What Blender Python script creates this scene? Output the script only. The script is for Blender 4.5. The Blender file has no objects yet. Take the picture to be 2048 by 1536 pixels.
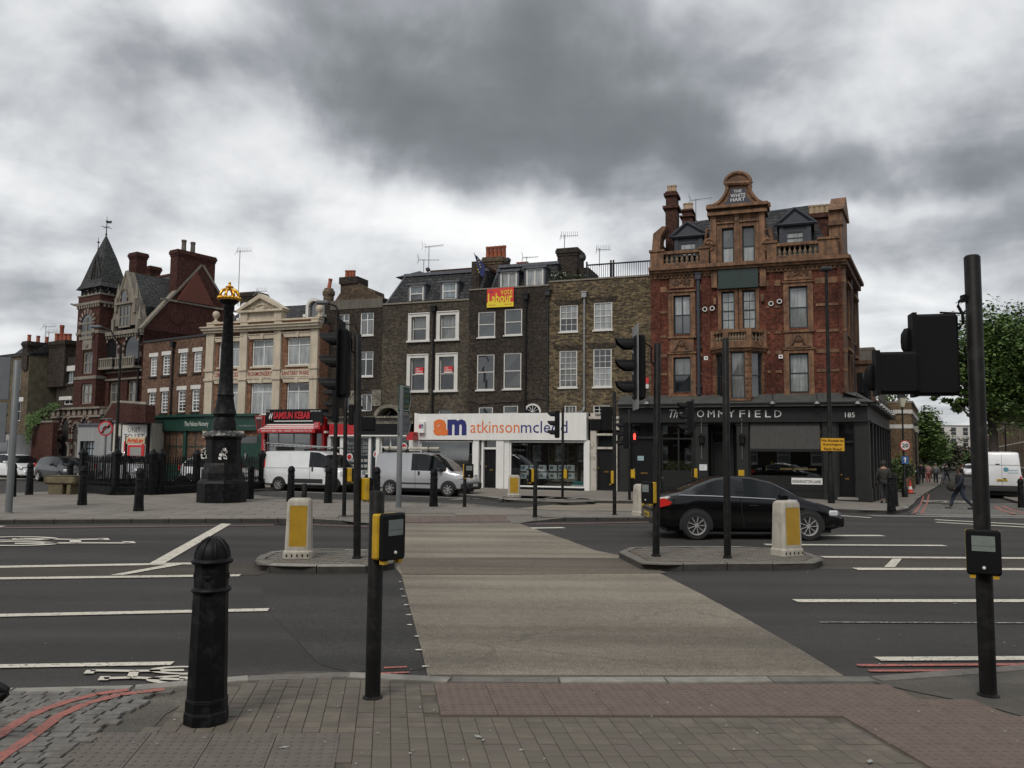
"""Street corner scene"""
import bpy,bmesh,math,random
from mathutils import Vector,Matrix,noise
from mathutils.geometry import tessellate_polygon
RND=random.Random(11)
SC=bpy.context.scene
COL=SC.collection
# camera
FPX=1657.0
PITCH=math.atan(0.0838);ROLL=0.009;EYE=Vector((0,0,1.85))
c_f=Vector((0,math.cos(PITCH),math.sin(PITCH)))
_u0=Vector((0,-math.sin(PITCH),math.cos(PITCH)));_r0=Vector((1,0,0))
c_r=_r0*math.cos(ROLL)+_u0*math.sin(ROLL)
c_u=_u0*math.cos(ROLL)-_r0*math.sin(ROLL)
cam_d=bpy.data.cameras.new('camera');cam=bpy.data.objects.new('camera',cam_d);COL.objects.link(cam)
cam.matrix_world=Matrix(((c_r.x,c_u.x,-c_f.x,EYE.x),(c_r.y,c_u.y,-c_f.y,EYE.y),(c_r.z,c_u.z,-c_f.z,EYE.z),(0,0,0,1)))
cam_d.sensor_width=36;cam_d.lens=36*FPX/2048;cam_d.clip_end=3000;cam_d.clip_start=.05
SC.camera=cam
SC.view_settings.view_transform='Standard';SC.view_settings.look='None'
SC.view_settings.gamma=1;SC.view_settings.use_curve_mapping=False
SC.view_settings.exposure=0.6
SC.cycles.max_bounces=5;SC.cycles.diffuse_bounces=3;SC.cycles.glossy_bounces=3;SC.cycles.transparent_max_bounces=12
# sky
SUN_EL,SUN_AZ=math.radians(48),math.radians(205)
W=bpy.data.worlds.new('World');SC.world=W;W.use_nodes=True
def sky():
 nt=W.node_tree;N=nt.nodes;L=nt.links;N.clear()
 def n(t,**k):
  x=N.new(t)
  for a,b in k.items():setattr(x,a,b)
  return x
 def mth(op,a,b=None,c=None,clamp=False):
  x=n('ShaderNodeMath',operation=op,use_clamp=clamp)
  for i,v in enumerate((a,b,c)):
   if v is None:continue
   if isinstance(v,(int,float)):x.inputs[i].default_value=v
   else:L.new(v,x.inputs[i])
  return x.outputs[0]
 out=n('ShaderNodeOutputWorld');bg=n('ShaderNodeBackground');bg.inputs[1].default_value=0.1
 st=n('ShaderNodeTexSky',sky_type='NISHITA',sun_disc=False)
 st.sun_elevation=SUN_EL;st.sun_rotation=SUN_AZ
 tc=n('ShaderNodeTexCoord');sep=n('ShaderNodeSeparateXYZ');L.new(tc.outputs['Generated'],sep.inputs[0])
 X,Y,Z=sep.outputs
 den=mth('ADD',mth('ABSOLUTE',Z),0.16)
 px_=mth('DIVIDE',X,den);py_=mth('DIVIDE',Y,den)
 cb=n('ShaderNodeCombineXYZ');L.new(px_,cb.inputs[0]);L.new(py_,cb.inputs[1]);cb.inputs[2].default_value=3.1
 def noise_(scale,detail,rough,dist,off,src=None):
  mp=n('ShaderNodeMapping');mp.inputs['Location'].default_value=off;mp.inputs['Scale'].default_value=(1,1,1)
  L.new(src or cb.outputs[0],mp.inputs[0])
  t=n('ShaderNodeTexNoise');t.inputs['Scale'].default_value=scale;t.inputs['Detail'].default_value=detail
  t.inputs['Roughness'].default_value=rough;t.inputs['Distortion'].default_value=dist
  L.new(mp.outputs[0],t.inputs[0]);return t.outputs[0]
 n1=noise_(0.62,4.0,.48,.35,(3.3,1.2,0));n2=noise_(1.9,5,.5,.35,(7.1,4.4,0));n3=noise_(5.5,5,.55,.3,(1.1,9.4,0),tc.outputs['Generated'])
 def dir_(px,py):
  d=c_f+c_r*((px-1024)/FPX)-c_u*((py-768)/FPX);return d.normalized()
 base=mth('ADD',mth('MULTIPLY',mth('SUBTRACT',n1,.5),.8),mth('ADD',mth('MULTIPLY',mth('SUBTRACT',n2,.5),1.5),mth('MULTIPLY',mth('SUBTRACT',n3,.5),1.25)))
 acc=base
 wn=n('ShaderNodeTexNoise');wn.inputs['Scale'].default_value=3.2;wn.inputs['Detail'].default_value=5;L.new(tc.outputs['Generated'],wn.inputs[0])
 wv=n('ShaderNodeVectorMath',operation='MULTIPLY_ADD');L.new(wn.outputs['Color'],wv.inputs[0]);wv.inputs[1].default_value=(.42,.42,.3);wv.inputs[2].default_value=(-.21,-.21,-.15)
 wa=n('ShaderNodeVectorMath',operation='ADD');L.new(tc.outputs['Generated'],wa.inputs[0]);L.new(wv.outputs[0],wa.inputs[1])
 BL=[(960,300,260,80,-.34),(1290,285,300,60,-.34),(1190,130,130,80,-.26),(660,190,180,80,-.20),(420,110,170,70,-.18),(1050,180,420,130,-.10),(1900,320,220,50,-.30),(1600,300,200,40,-.18),(1800,500,330,60,-.12),(380,360,260,50,-.10),(150,500,260,60,-.08),(90,150,190,150,.42),(40,330,160,60,.2),(600,480,330,100,.28),(1080,430,330,70,.26),(850,110,120,50,.16),(1530,150,150,50,.18),(1760,90,260,60,.04),(1950,190,160,50,.08),(1850,410,260,30,.16),(1800,600,300,40,.18),(1790,730,240,90,.34),(300,620,500,60,.10),(1200,480,200,50,.12)]
 for(px,py,rx,ry,a)in BL:
  d=dir_(px,py);r_=c_r;up=d.cross(-c_r).normalized()
  if up.z<0:up=-up
  rr=up.cross(d).normalized()
  def dot(v):
   x=n('ShaderNodeVectorMath',operation='DOT_PRODUCT');L.new(wa.outputs[0],x.inputs[0]);x.inputs[1].default_value=v;return x.outputs['Value']
  e=mth('ADD',mth('POWER',mth('MULTIPLY',dot(rr),FPX/rx),2.0),mth('POWER',mth('MULTIPLY',dot(up),FPX/ry),2.0))
  front=mth('GREATER_THAN',dot(d),0.0)
  g=mth('MULTIPLY',mth('DIVIDE',a,mth('ADD',1.0,mth('POWER',e,1.6))),front)
  acc=mth('ADD',acc,g)
 f=mth('ADD',.5,mth('MULTIPLY',.5,mth('TANH',mth('ADD',mth('MULTIPLY',acc,1.85),.32))))
 cr=n('ShaderNodeValToRGB');L.new(f,cr.inputs[0])
 els=cr.color_ramp.elements
 stops=[(0.0,(.105,.112,.118)),(.22,(.155,.166,.174)),(.45,(.245,.256,.272)),(.66,(.385,.395,.408)),(.84,(.545,.553,.558)),(1.0,(.73,.73,.72))]
 els[0].position=0;els[0].color=(*stops[0][1],1);els[1].position=1;els[1].color=(*stops[-1][1],1)
 for p,c in stops[1:-1]:
  e=els.new(p);e.color=(*c,1)
 sc=n('ShaderNodeVectorMath',operation='SCALE');L.new(cr.outputs[0],sc.inputs[0]);sc.inputs['Scale'].default_value=10.0
 mx=n('ShaderNodeMix',data_type='RGBA');mx.inputs[0].default_value=.96
 L.new(st.outputs[0],mx.inputs[6]);L.new(sc.outputs[0],mx.inputs[7])
 L.new(mx.outputs[2],bg.inputs[0]);L.new(bg.outputs[0],out.inputs[0])
sky()
W.cycles.sampling_method='MANUAL';W.cycles.sample_map_resolution=512
sun_d=bpy.data.lights.new('sun','SUN');sun=bpy.data.objects.new('sun',sun_d);COL.objects.link(sun)
sun_d.energy=1.2;sun_d.angle=math.radians(25);sun_d.color=(1,.93,.84)
_sd=Vector((math.sin(SUN_AZ)*math.cos(SUN_EL),math.cos(SUN_AZ)*math.cos(SUN_EL),math.sin(SUN_EL)))
sun.rotation_euler=(-_sd).to_track_quat('-Z','Y').to_euler()
# geometry of the view, ground height
def sstep(t):
 t=max(0.,min(1.,t));return t*t*(3-2*t)
def zg(x,y):
 return-.42*sstep((x-8)/14)*sstep((y-20)/20)
def ray(px,py):
 return c_f+c_r*((px-1024)/FPX)-c_u*((py-768)/FPX)
def G(px,py,off=0.0):
 r=ray(px,py);z=off
 for _ in range(6):
  t=(z-EYE.z)/r.z;p=EYE+r*t;z=zg(p.x,p.y)+off
 return Vector((p.x,p.y,z))
def AT(px,py,Y):
 r=ray(px,py);return EYE+r*(Y/r.y)
 # materials
MATS={}
def mat(name,col,rough=.7,var=.18,scale=2.5,bump=0.,bscale=60.,metal=0.,coat=0.,spec=.5,streak=0.,emit=None,dirt=None,dscale=.8,damt=.5):
 if name in MATS:return MATS[name]
 m=bpy.data.materials.new(name);m.use_nodes=True;nt=m.node_tree;N=nt.nodes;L=nt.links
 b=N['Principled BSDF'];b.inputs['Roughness'].default_value=rough;b.inputs['Metallic'].default_value=metal
 b.inputs['Coat Weight'].default_value=coat;b.inputs['Coat Roughness'].default_value=.04
 b.inputs['Specular IOR Level'].default_value=spec
 tc=N.new('ShaderNodeTexCoord')
 t=N.new('ShaderNodeTexNoise');t.inputs['Scale'].default_value=scale;t.inputs['Detail'].default_value=6;t.inputs['Roughness'].default_value=.62
 L.new(tc.outputs['Object'],t.inputs[0])
 r=N.new('ShaderNodeValToRGB');L.new(t.outputs[0],r.inputs[0])
 r.color_ramp.elements[0].position=.3;r.color_ramp.elements[1].position=.7
 r.color_ramp.elements[0].color=(*[max(0,c*(1-var))for c in col],1)
 r.color_ramp.elements[1].color=(*[min(1,c*(1+var))for c in col],1)
 last=r.outputs[0]
 if streak:
  mp=N.new('ShaderNodeMapping');mp.inputs['Scale'].default_value=(5,5,.5);L.new(tc.outputs['Object'],mp.inputs[0])
  s=N.new('ShaderNodeTexNoise');s.inputs['Scale'].default_value=1.6;s.inputs['Detail'].default_value=5;L.new(mp.outputs[0],s.inputs[0])
  mr=N.new('ShaderNodeMapRange');mr.inputs[1].default_value=.35;mr.inputs[2].default_value=.7;mr.inputs[3].default_value=1;mr.inputs[4].default_value=1-streak
  L.new(s.outputs[0],mr.inputs[0])
  v=N.new('ShaderNodeVectorMath');v.operation='SCALE';L.new(last,v.inputs[0]);L.new(mr.outputs[0],v.inputs['Scale']);last=v.outputs[0]
 if dirt:
  s=N.new('ShaderNodeTexNoise');s.inputs['Scale'].default_value=dscale;s.inputs['Detail'].default_value=9;s.inputs['Roughness'].default_value=.7;L.new(tc.outputs['Object'],s.inputs[0])
  mr=N.new('ShaderNodeMapRange');mr.inputs[1].default_value=.5;mr.inputs[2].default_value=.68;mr.inputs[3].default_value=0;mr.inputs[4].default_value=damt
  L.new(s.outputs[0],mr.inputs[0])
  mx=N.new('ShaderNodeMix');mx.data_type='RGBA';L.new(mr.outputs[0],mx.inputs[0]);L.new(last,mx.inputs[6]);mx.inputs[7].default_value=(*dirt,1);last=mx.outputs[2]
 L.new(last,b.inputs['Base Color'])
 if bump:
  t2=N.new('ShaderNodeTexNoise');t2.inputs['Scale'].default_value=bscale;t2.inputs['Detail'].default_value=4;L.new(tc.outputs['Object'],t2.inputs[0])
  bp=N.new('ShaderNodeBump');bp.inputs['Strength'].default_value=min(1,bump*10);bp.inputs['Distance'].default_value=bump*.1;L.new(t2.outputs[0],bp.inputs['Height']);L.new(bp.outputs[0],b.inputs['Normal'])
 if emit:
  b.inputs['Emission Color'].default_value=(*emit[:3],1);b.inputs['Emission Strength'].default_value=emit[3]
 MATS[name]=m;return m
def brick(name,c1,c2,mortar,ang,var=.35,patch=None,pamt=.6,pscale=.35,bw=.225,rh=.075,off=.5):
 if name in MATS:return MATS[name]
 m=bpy.data.materials.new(name);m.use_nodes=True;nt=m.node_tree;N=nt.nodes;L=nt.links
 b=N['Principled BSDF'];b.inputs['Roughness'].default_value=.88;b.inputs['Specular IOR Level'].default_value=.25
 tc=N.new('ShaderNodeTexCoord');mp=N.new('ShaderNodeMapping');mp.inputs['Rotation'].default_value=(0,0,-ang);L.new(tc.outputs['Object'],mp.inputs[0])
 sp=N.new('ShaderNodeSeparateXYZ');L.new(mp.outputs[0],sp.inputs[0])
 ad=N.new('ShaderNodeMath');L.new(sp.outputs[0],ad.inputs[0]);L.new(sp.outputs[1],ad.inputs[1])
 cb=N.new('ShaderNodeCombineXYZ');L.new(ad.outputs[0],cb.inputs[0]);L.new(sp.outputs[2],cb.inputs[1])
 bt=N.new('ShaderNodeTexBrick');L.new(cb.outputs[0],bt.inputs[0]);bt.offset=off
 bt.inputs['Scale'].default_value=1;bt.inputs['Brick Width'].default_value=bw;bt.inputs['Row Height'].default_value=rh;bt.inputs['Mortar Size'].default_value=rh*.13
 bt.inputs['Mortar Smooth'].default_value=.2
 bt.inputs['Color1'].default_value=(*c1,1);bt.inputs['Color2'].default_value=(*c2,1);bt.inputs['Mortar'].default_value=(*mortar,1)
 last=bt.outputs[0]
 def mulnoise(sc,lo,hi,det=6):
  nonlocal last
  t=N.new('ShaderNodeTexNoise');t.inputs['Scale'].default_value=sc;t.inputs['Detail'].default_value=det;L.new(tc.outputs['Object'],t.inputs[0])
  mr=N.new('ShaderNodeMapRange');mr.inputs[1].default_value=.3;mr.inputs[2].default_value=.7;mr.inputs[3].default_value=lo;mr.inputs[4].default_value=hi;L.new(t.outputs[0],mr.inputs[0])
  v=N.new('ShaderNodeVectorMath');v.operation='SCALE';L.new(last,v.inputs[0]);L.new(mr.outputs[0],v.inputs['Scale']);last=v.outputs[0]
 if patch:
  t=N.new('ShaderNodeTexNoise');t.inputs['Scale'].default_value=pscale;t.inputs['Detail'].default_value=8;t.inputs['Roughness'].default_value=.7;L.new(tc.outputs['Object'],t.inputs[0])
  mr=N.new('ShaderNodeMapRange');mr.inputs[1].default_value=.45;mr.inputs[2].default_value=.6;mr.inputs[4].default_value=pamt;L.new(t.outputs[0],mr.inputs[0])
  mx=N.new('ShaderNodeMix');mx.data_type='RGBA';L.new(mr.outputs[0],mx.inputs[0]);L.new(last,mx.inputs[6]);mx.inputs[7].default_value=(*patch,1);last=mx.outputs[2]
 mulnoise(.5,1-var,1+var*.6);mulnoise(7.5,.52,1.42,3)
 L.new(last,b.inputs['Base Color'])
 bp=N.new('ShaderNodeBump');bp.inputs['Strength'].default_value=.6;bp.inputs['Distance'].default_value=.012;bp.invert=True;L.new(bt.outputs['Fac'],bp.inputs['Height']);L.new(bp.outputs[0],b.inputs['Normal'])
 MATS[name]=m;return m
def glass(name,tint=(.8,.85,.85),opacity=.35,rough=.02):
 if name in MATS:return MATS[name]
 m=bpy.data.materials.new(name);m.use_nodes=True;nt=m.node_tree;N=nt.nodes;L=nt.links;N.clear()
 o=N.new('ShaderNodeOutputMaterial');g=N.new('ShaderNodeBsdfGlossy');g.inputs['Roughness'].default_value=rough;g.inputs['Color'].default_value=(.9,.92,.93,1)
 t=N.new('ShaderNodeBsdfTransparent');t.inputs[0].default_value=(*tint,1)
 fr=N.new('ShaderNodeFresnel');fr.inputs[0].default_value=1.5
 mr=N.new('ShaderNodeMapRange');mr.inputs[1].default_value=0;mr.inputs[2].default_value=1;mr.inputs[3].default_value=opacity;mr.inputs[4].default_value=1;L.new(fr.outputs[0],mr.inputs[0])
 mx=N.new('ShaderNodeMixShader');L.new(mr.outputs[0],mx.inputs[0]);L.new(t.outputs[0],mx.inputs[1]);L.new(g.outputs[0],mx.inputs[2]);L.new(mx.outputs[0],o.inputs[0])
 MATS[name]=m;return m
 # mesh builder
class MB:
 def __init__(s):s.v=[];s.f=[]
 def add(s,vs,fs):
  o=len(s.v);s.v+=[Vector(p)for p in vs];s.f+=[tuple(i+o for i in f)for f in fs]
 def quad(s,a,b,c,d):s.add([a,b,c,d],[(0,1,2,3)])
 def box(s,x0,x1,y0,y1,z0,z1,fr=None,bev=0):
  P=(lambda x,y,z:Vector((x,y,z)))if fr is None else(lambda x,y,z:fr.P(x,z,y))
  if bev:
   b=min(bev,(x1-x0)/2.2,(z1-z0)/2.2,(y1-y0)/2.2);pts=[]
   ring=[(x0+b,z0),(x1-b,z0),(x1,z0+b),(x1,z1-b),(x1-b,z1),(x0+b,z1),(x0,z1-b),(x0,z0+b)]
   rin=[(x0+b*1.6,z0+b),(x1-b*1.6,z0+b),(x1-b,z0+b*1.6),(x1-b,z1-b*1.6),(x1-b*1.6,z1-b),(x0+b*1.6,z1-b),(x0+b,z1-b*1.6),(x0+b,z0+b*1.6)]
   for rr,y in((rin,y0),(ring,y0+b),(ring,y1-b),(rin,y1)):pts+=[P(x,y,z)for x,z in rr]
   fs=[tuple(range(8))[::-1],tuple(range(24,32))]
   for k in range(3):
    for i in range(8):fs.append((k*8+i,k*8+(i+1)%8,k*8+8+(i+1)%8,k*8+8+i))
   s.add(pts,fs);return
  s.add([P(x0,y0,z0),P(x1,y0,z0),P(x1,y1,z0),P(x0,y1,z0),P(x0,y0,z1),P(x1,y0,z1),P(x1,y1,z1),P(x0,y1,z1)],[(0,3,2,1),(4,5,6,7),(0,1,5,4),(1,2,6,5),(2,3,7,6),(3,0,4,7)])
 def fb(s,F,u0,u1,z0,z1,d0,d1,bev=0):s.box(u0,u1,d0,d1,z0,z1,F,bev)
 def prism(s,pts,F,d0,d1):
  n=len(pts);a=[F.P(u,z,d0)for u,z in pts]+[F.P(u,z,d1)for u,z in pts]
  tri=tessellate_polygon([[Vector((u,z,0))for u,z in pts]])
  fs=[tuple(t)for t in tri]+[tuple(i+n for i in t[::-1])for t in tri]+[(i,(i+1)%n,(i+1)%n+n,i+n)for i in range(n)]
  s.add(a,fs)
 def tube(s,path,r,n=8,cap=True):
  path=[Vector(p)for p in path];m=len(path);rings=[]
  rr=r if isinstance(r,(list,tuple))else[r]*m
  ref=None
  for i,p in enumerate(path):
   t=(path[min(i+1,m-1)]-path[max(i-1,0)]).normalized()
   if ref is None:ref=Vector((0,0,1))if abs(t.z)<.9 else Vector((1,0,0))
   a=t.cross(ref).normalized();b=t.cross(a).normalized();ref=a.cross(t)if False else ref
   if abs(t.dot(ref))>.97:a=t.cross(Vector((1,0,0))if abs(t.x)<.9 else Vector((0,1,0))).normalized();b=t.cross(a).normalized()
   rings.append([p+(a*math.cos(6.28318*k/n)+b*math.sin(6.28318*k/n))*rr[i]for k in range(n)])
  vs=[v for R in rings for v in R];fs=[]
  for i in range(m-1):
   for k in range(n):fs.append((i*n+k,i*n+(k+1)%n,(i+1)*n+(k+1)%n,(i+1)*n+k))
  if cap:fs+=[tuple(range(n))[::-1],tuple(range((m-1)*n,m*n))]
  s.add(vs,fs)
 def lathe(s,prof,n=12,c=(0,0,0),rot=0,axis=None,cap=True):
  c=Vector(c);vs=[];fs=[];m=len(prof)
  for r,z in prof:
   for k in range(n):
    a=rot+6.283185*k/n
    p=Vector((r*math.cos(a),r*math.sin(a),z))
    if axis=='x':p=Vector((z,r*math.cos(a),r*math.sin(a)))
    if axis=='y':p=Vector((r*math.cos(a),z,r*math.sin(a)))
    vs.append(c+p)
  for i in range(m-1):
   for k in range(n):fs.append((i*n+k,i*n+(k+1)%n,(i+1)*n+(k+1)%n,(i+1)*n+k))
  closed=prof[0]==prof[-1]or not cap
  if prof[0][0]>1e-4 and not closed:fs.append(tuple(range(n))[::-1])
  if prof[-1][0]>1e-4 and not closed:fs.append(tuple(range((m-1)*n,m*n)))
  s.add(vs,fs)
 def build(s,name,m,parent=None,org=None,smooth=False,kind=None,label=None,xf=None):
  o=org if org is not None else(ORG.get(parent.name)if parent is not None else None)
  vs=s.v
  if xf is not None:vs=[xf@v for v in vs]
  if o is not None:vs=[v-o for v in vs]
  me=bpy.data.meshes.new(name);me.from_pydata([tuple(v)for v in vs],[],s.f);me.update()
  bm=bmesh.new();bm.from_mesh(me);bmesh.ops.recalc_face_normals(bm,faces=bm.faces);bm.to_mesh(me);bm.free()
  if smooth:
   me.polygons.foreach_set('use_smooth',[True]*len(me.polygons))
   if smooth is not True:me.set_sharp_from_angle(angle=math.radians(smooth))
  if m is not None:me.materials.append(MATS[m]if isinstance(m,str)else m)
  ob=bpy.data.objects.new(name,me);COL.objects.link(ob)
  if parent is not None:ob.parent=parent;ORG[ob.name]=o
  if o is not None and parent is None:ob.location=o
  if kind:ob['kind']=kind
  if label:ob['label']=label
  return ob
ORG={}
def tag(o,label=None,cat=None,group=None,kind=None):
 if label:o['label']=label
 if cat:o['category']=cat
 if group:o['group']=group
 if kind:o['kind']=kind
 return o
def thing(name,label,cat,loc=(0,0,0),rz=0,group=None,world=False):
 o=bpy.data.objects.new(name,None);COL.objects.link(o);o.location=loc;o.rotation_euler=(0,0,rz);o.empty_display_size=.2
 tag(o,label,cat,group)
 ORG[o.name]=Vector(loc)if world else None
 return o
def kids(o):return[c for c in bpy.data.objects if c.parent==o]
def copy_tree(o,parent=None,loc=None,rz=None,label=None):
 c=o.copy();COL.objects.link(c)
 if parent is not None:c.parent=parent
 if loc is not None:c.location=loc
 if rz is not None:c.rotation_euler=(0,0,rz)
 if label:c['label']=label
 for ch in list(o.children):copy_tree(ch,c)
 return c
def share(src,loc,parent,rz=0,scale=None,name=None):
 c=src.copy();COL.objects.link(c);c.parent=parent;c.location=loc;c.rotation_euler=(0,0,rz)
 if scale:c.scale=scale
 return c
 # frames (facades)
class Fr:
 def __init__(s,A,B,z=0.0):
  s.o=Vector((A[0],A[1],z));d=Vector((B[0]-A[0],B[1]-A[1],0));s.len=d.length;s.u=d.normalized();s.n=Vector((s.u.y,-s.u.x,0));s.w=Vector((0,0,1));s.ang=math.atan2(s.u.y,s.u.x)
 def P(s,u,z,d=0):return s.o+s.u*u+s.w*z+s.n*d
 def uz(s,px,py,d=0):
  r=ray(px,py);q=s.o+s.n*d-EYE;t=q.dot(s.n)/r.dot(s.n);p=EYE+r*t-s.o;return p.dot(s.u),p.dot(s.w)
 def rect(s,r,d=0):
  a=s.uz(r[0],r[1],d);b=s.uz(r[2],r[3],d);return a[0],b[0],b[1],a[1]
 def shift(s,d):
  f=Fr((0,0),(1,0));f.o=s.o+s.n*d;f.u=s.u;f.n=s.n;f.w=s.w;f.len=s.len;f.ang=s.ang;return f
class Fl(Fr):
 def __init__(s,o,u,n,w=(0,0,1)):
  s.o=Vector(o);s.u=Vector(u).normalized();s.n=Vector(n).normalized();s.w=Vector(w).normalized();s.ang=math.atan2(s.u.y,s.u.x);s.len=1
def wall(F,u0,u1,z0,z1,holes,d=0,rev=.16,mb=None):
 mb=mb or MB()
 us=sorted({u0,u1}|{h[0]for h in holes}|{h[1]for h in holes});zs=sorted({z0,z1}|{h[2]for h in holes}|{h[3]for h in holes})
 us=[x for x in us if u0<=x<=u1];zs=[x for x in zs if z0<=x<=z1]
 for j in range(len(zs)-1):
  run=None
  for i in range(len(us)-1):
   a,b,c,e=us[i],us[i+1],zs[j],zs[j+1];mu,mz=(a+b)/2,(c+e)/2
   if any(h[0]<mu<h[1]and h[2]<mz<h[3]for h in holes):
    if run is not None:mb.quad(F.P(run,c,d),F.P(a,c,d),F.P(a,e,d),F.P(run,e,d));run=None
   elif run is None:run=a
  if run is not None:mb.quad(F.P(run,zs[j],d),F.P(us[-1],zs[j],d),F.P(us[-1],zs[j+1],d),F.P(run,zs[j+1],d))
 for h in holes:
  a,b,c,e=h[:4]
  for(p,q)in(((a,c),(b,c)),((b,c),(b,e)),((b,e),(a,e)),((a,e),(a,c))):
   mb.quad(F.P(p[0],p[1],d),F.P(q[0],q[1],d),F.P(q[0],q[1],d-rev),F.P(p[0],p[1],d-rev))
 return mb
def shell(mb,F,u0,u1,z0,z1,d0,d1):
 P=F.P
 mb.quad(P(u0,z0,d1),P(u0,z1,d1),P(u0,z1,d0),P(u0,z0,d0));mb.quad(P(u1,z0,d1),P(u1,z1,d1),P(u1,z1,d0),P(u1,z0,d0))
 mb.quad(P(u0,z0,d0),P(u1,z0,d0),P(u1,z1,d0),P(u0,z1,d0));mb.quad(P(u0,z1,d0),P(u1,z1,d0),P(u1,z1,d1),P(u0,z1,d1))
def text(s,F,rc,d,m,parent,name='lettering',px=True,ext=.004,bold=0.,keep=False,shear=0,label=None,rev=False):
 """flat lettering fitted to a rectangle (pixels by default, else u0,u1,z0,z1)"""
 u0,u1,z0,z1=F.rect(rc,d)if px else rc
 cu=bpy.data.curves.new('t','FONT');cu.body=s;cu.resolution_u=2;cu.offset=bold;cu.shear=shear;cu.align_x='LEFT'
 ob=bpy.data.objects.new('t',cu);COL.objects.link(ob);dg=bpy.context.evaluated_depsgraph_get()
 me=bpy.data.meshes.new_from_object(ob.evaluated_get(dg));bpy.data.objects.remove(ob);bpy.data.curves.remove(cu)
 vs=[v.co.copy()for v in me.vertices];fs=[tuple(p.vertices)for p in me.polygons];bpy.data.meshes.remove(me)
 if not vs:return None
 x0=min(v.x for v in vs);x1=max(v.x for v in vs);y0=min(v.y for v in vs);y1=max(v.y for v in vs)
 sx=(u1-u0)/(x1-x0);sz=(z1-z0)/(y1-y0)
 if keep:sx=sz=min(sx,sz)
 mb=MB();a=[]
 cx,cz=(u0+u1)/2,(z0+z1)/2
 for v in vs:
  uu=cx+(v.x-(x0+x1)/2)*sx;a.append(F.P(uu,cz+(v.y-(y0+y1)/2)*sz,d+ext))
 mb.add(a,fs)
 me_fix=mb.build(name,m,parent,label=label)
 return me_fix
 # ground
def asphalt(name,col,speck=.5,seed=0.,worn=(.09,.085,.078)):
 if name in MATS:return MATS[name]
 m=bpy.data.materials.new(name);m.use_nodes=True;nt=m.node_tree;N=nt.nodes;L=nt.links
 b=N['Principled BSDF'];b.inputs['Roughness'].default_value=.85;b.inputs['Specular IOR Level'].default_value=.35
 tc=N.new('ShaderNodeTexCoord')
 def nz(s,d,r=.6,sc=(1,1,1)):
  mp=N.new('ShaderNodeMapping');mp.inputs['Scale'].default_value=sc;mp.inputs['Location'].default_value=(seed,seed*2,0);L.new(tc.outputs['Object'],mp.inputs[0])
  t=N.new('ShaderNodeTexNoise');t.inputs['Scale'].default_value=s;t.inputs['Detail'].default_value=d;t.inputs['Roughness'].default_value=r;L.new(mp.outputs[0],t.inputs[0]);return t.outputs[0]
 def mr(o,a,c,lo,hi):
  x=N.new('ShaderNodeMapRange');x.inputs[1].default_value=a;x.inputs[2].default_value=c;x.inputs[3].default_value=lo;x.inputs[4].default_value=hi;L.new(o,x.inputs[0]);return x.outputs[0]
 def mul(a,bb):
  x=N.new('ShaderNodeMath');x.operation='MULTIPLY';L.new(a,x.inputs[0]);L.new(bb,x.inputs[1]);return x.outputs[0]
 big=mr(nz(.35,5),.3,.7,.82,1.2);wheel=mr(nz(1.0,3,.5,(.08,1.1,1)),.35,.65,.76,1.24);fine=mr(nz(75,2,.8),.35,.7,1-speck,1+speck*1.1);mid=mr(nz(9,4),.3,.7,.88,1.12)
 f=mul(mul(big,wheel),mul(fine,mid))
 v=N.new('ShaderNodeVectorMath');v.operation='SCALE';v.inputs[0].default_value=col;L.new(f,v.inputs['Scale'])
 vo=N.new('ShaderNodeTexVoronoi');vo.inputs['Scale'].default_value=9;L.new(tc.outputs['Object'],vo.inputs[0])
 sp=mr(vo.outputs['Distance'],.035,.05,1,0)
 mx=N.new('ShaderNodeMix');mx.data_type='RGBA';k=mul(sp,mr(nz(2.3,3),.52,.6,0,.7));L.new(k,mx.inputs[0]);L.new(v.outputs[0],mx.inputs[6]);mx.inputs[7].default_value=(*[min(1,c*3)for c in worn],1)
 vc=N.new('ShaderNodeTexVoronoi');vc.feature='DISTANCE_TO_EDGE';vc.inputs['Scale'].default_value=.55
 wn=N.new('ShaderNodeTexNoise');wn.inputs['Scale'].default_value=3;wn.inputs['Detail'].default_value=6;L.new(tc.outputs['Object'],wn.inputs[0])
 wm=N.new('ShaderNodeMix');wm.data_type='RGBA';wm.inputs[0].default_value=.35;L.new(tc.outputs['Object'],wm.inputs[6]);L.new(wn.outputs['Color'],wm.inputs[7]);L.new(wm.outputs[2],vc.inputs[0])
 ck=mul(mr(vc.outputs['Distance'],.003,.008,1,0),mr(nz(.22,3),.54,.6,0,.55))
 m2=N.new('ShaderNodeMix');m2.data_type='RGBA';L.new(ck,m2.inputs[0]);L.new(mx.outputs[2],m2.inputs[6]);m2.inputs[7].default_value=(*[c*.45 for c in col],1)
 L.new(m2.outputs[2],b.inputs['Base Color'])
 bp=N.new('ShaderNodeBump');bp.inputs['Strength'].default_value=.6;bp.inputs['Distance'].default_value=.006;L.new(nz(80,2,.8),bp.inputs['Height']);L.new(bp.outputs[0],b.inputs['Normal'])
 MATS[name]=m;return m
asphalt('asphalt',(.043,.0415,.039),.7);asphalt('asphalt_brown',(.06,.051,.042),.6,4);asphalt('asphalt_patch',(.041,.04,.0385),.75,8)
asphalt('buff',(.215,.19,.152),.42,2,(.2,.18,.15));asphalt('buff_worn',(.125,.108,.086),.45,9);asphalt('footway_asphalt',(.1,.093,.08),.5,5)
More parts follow.
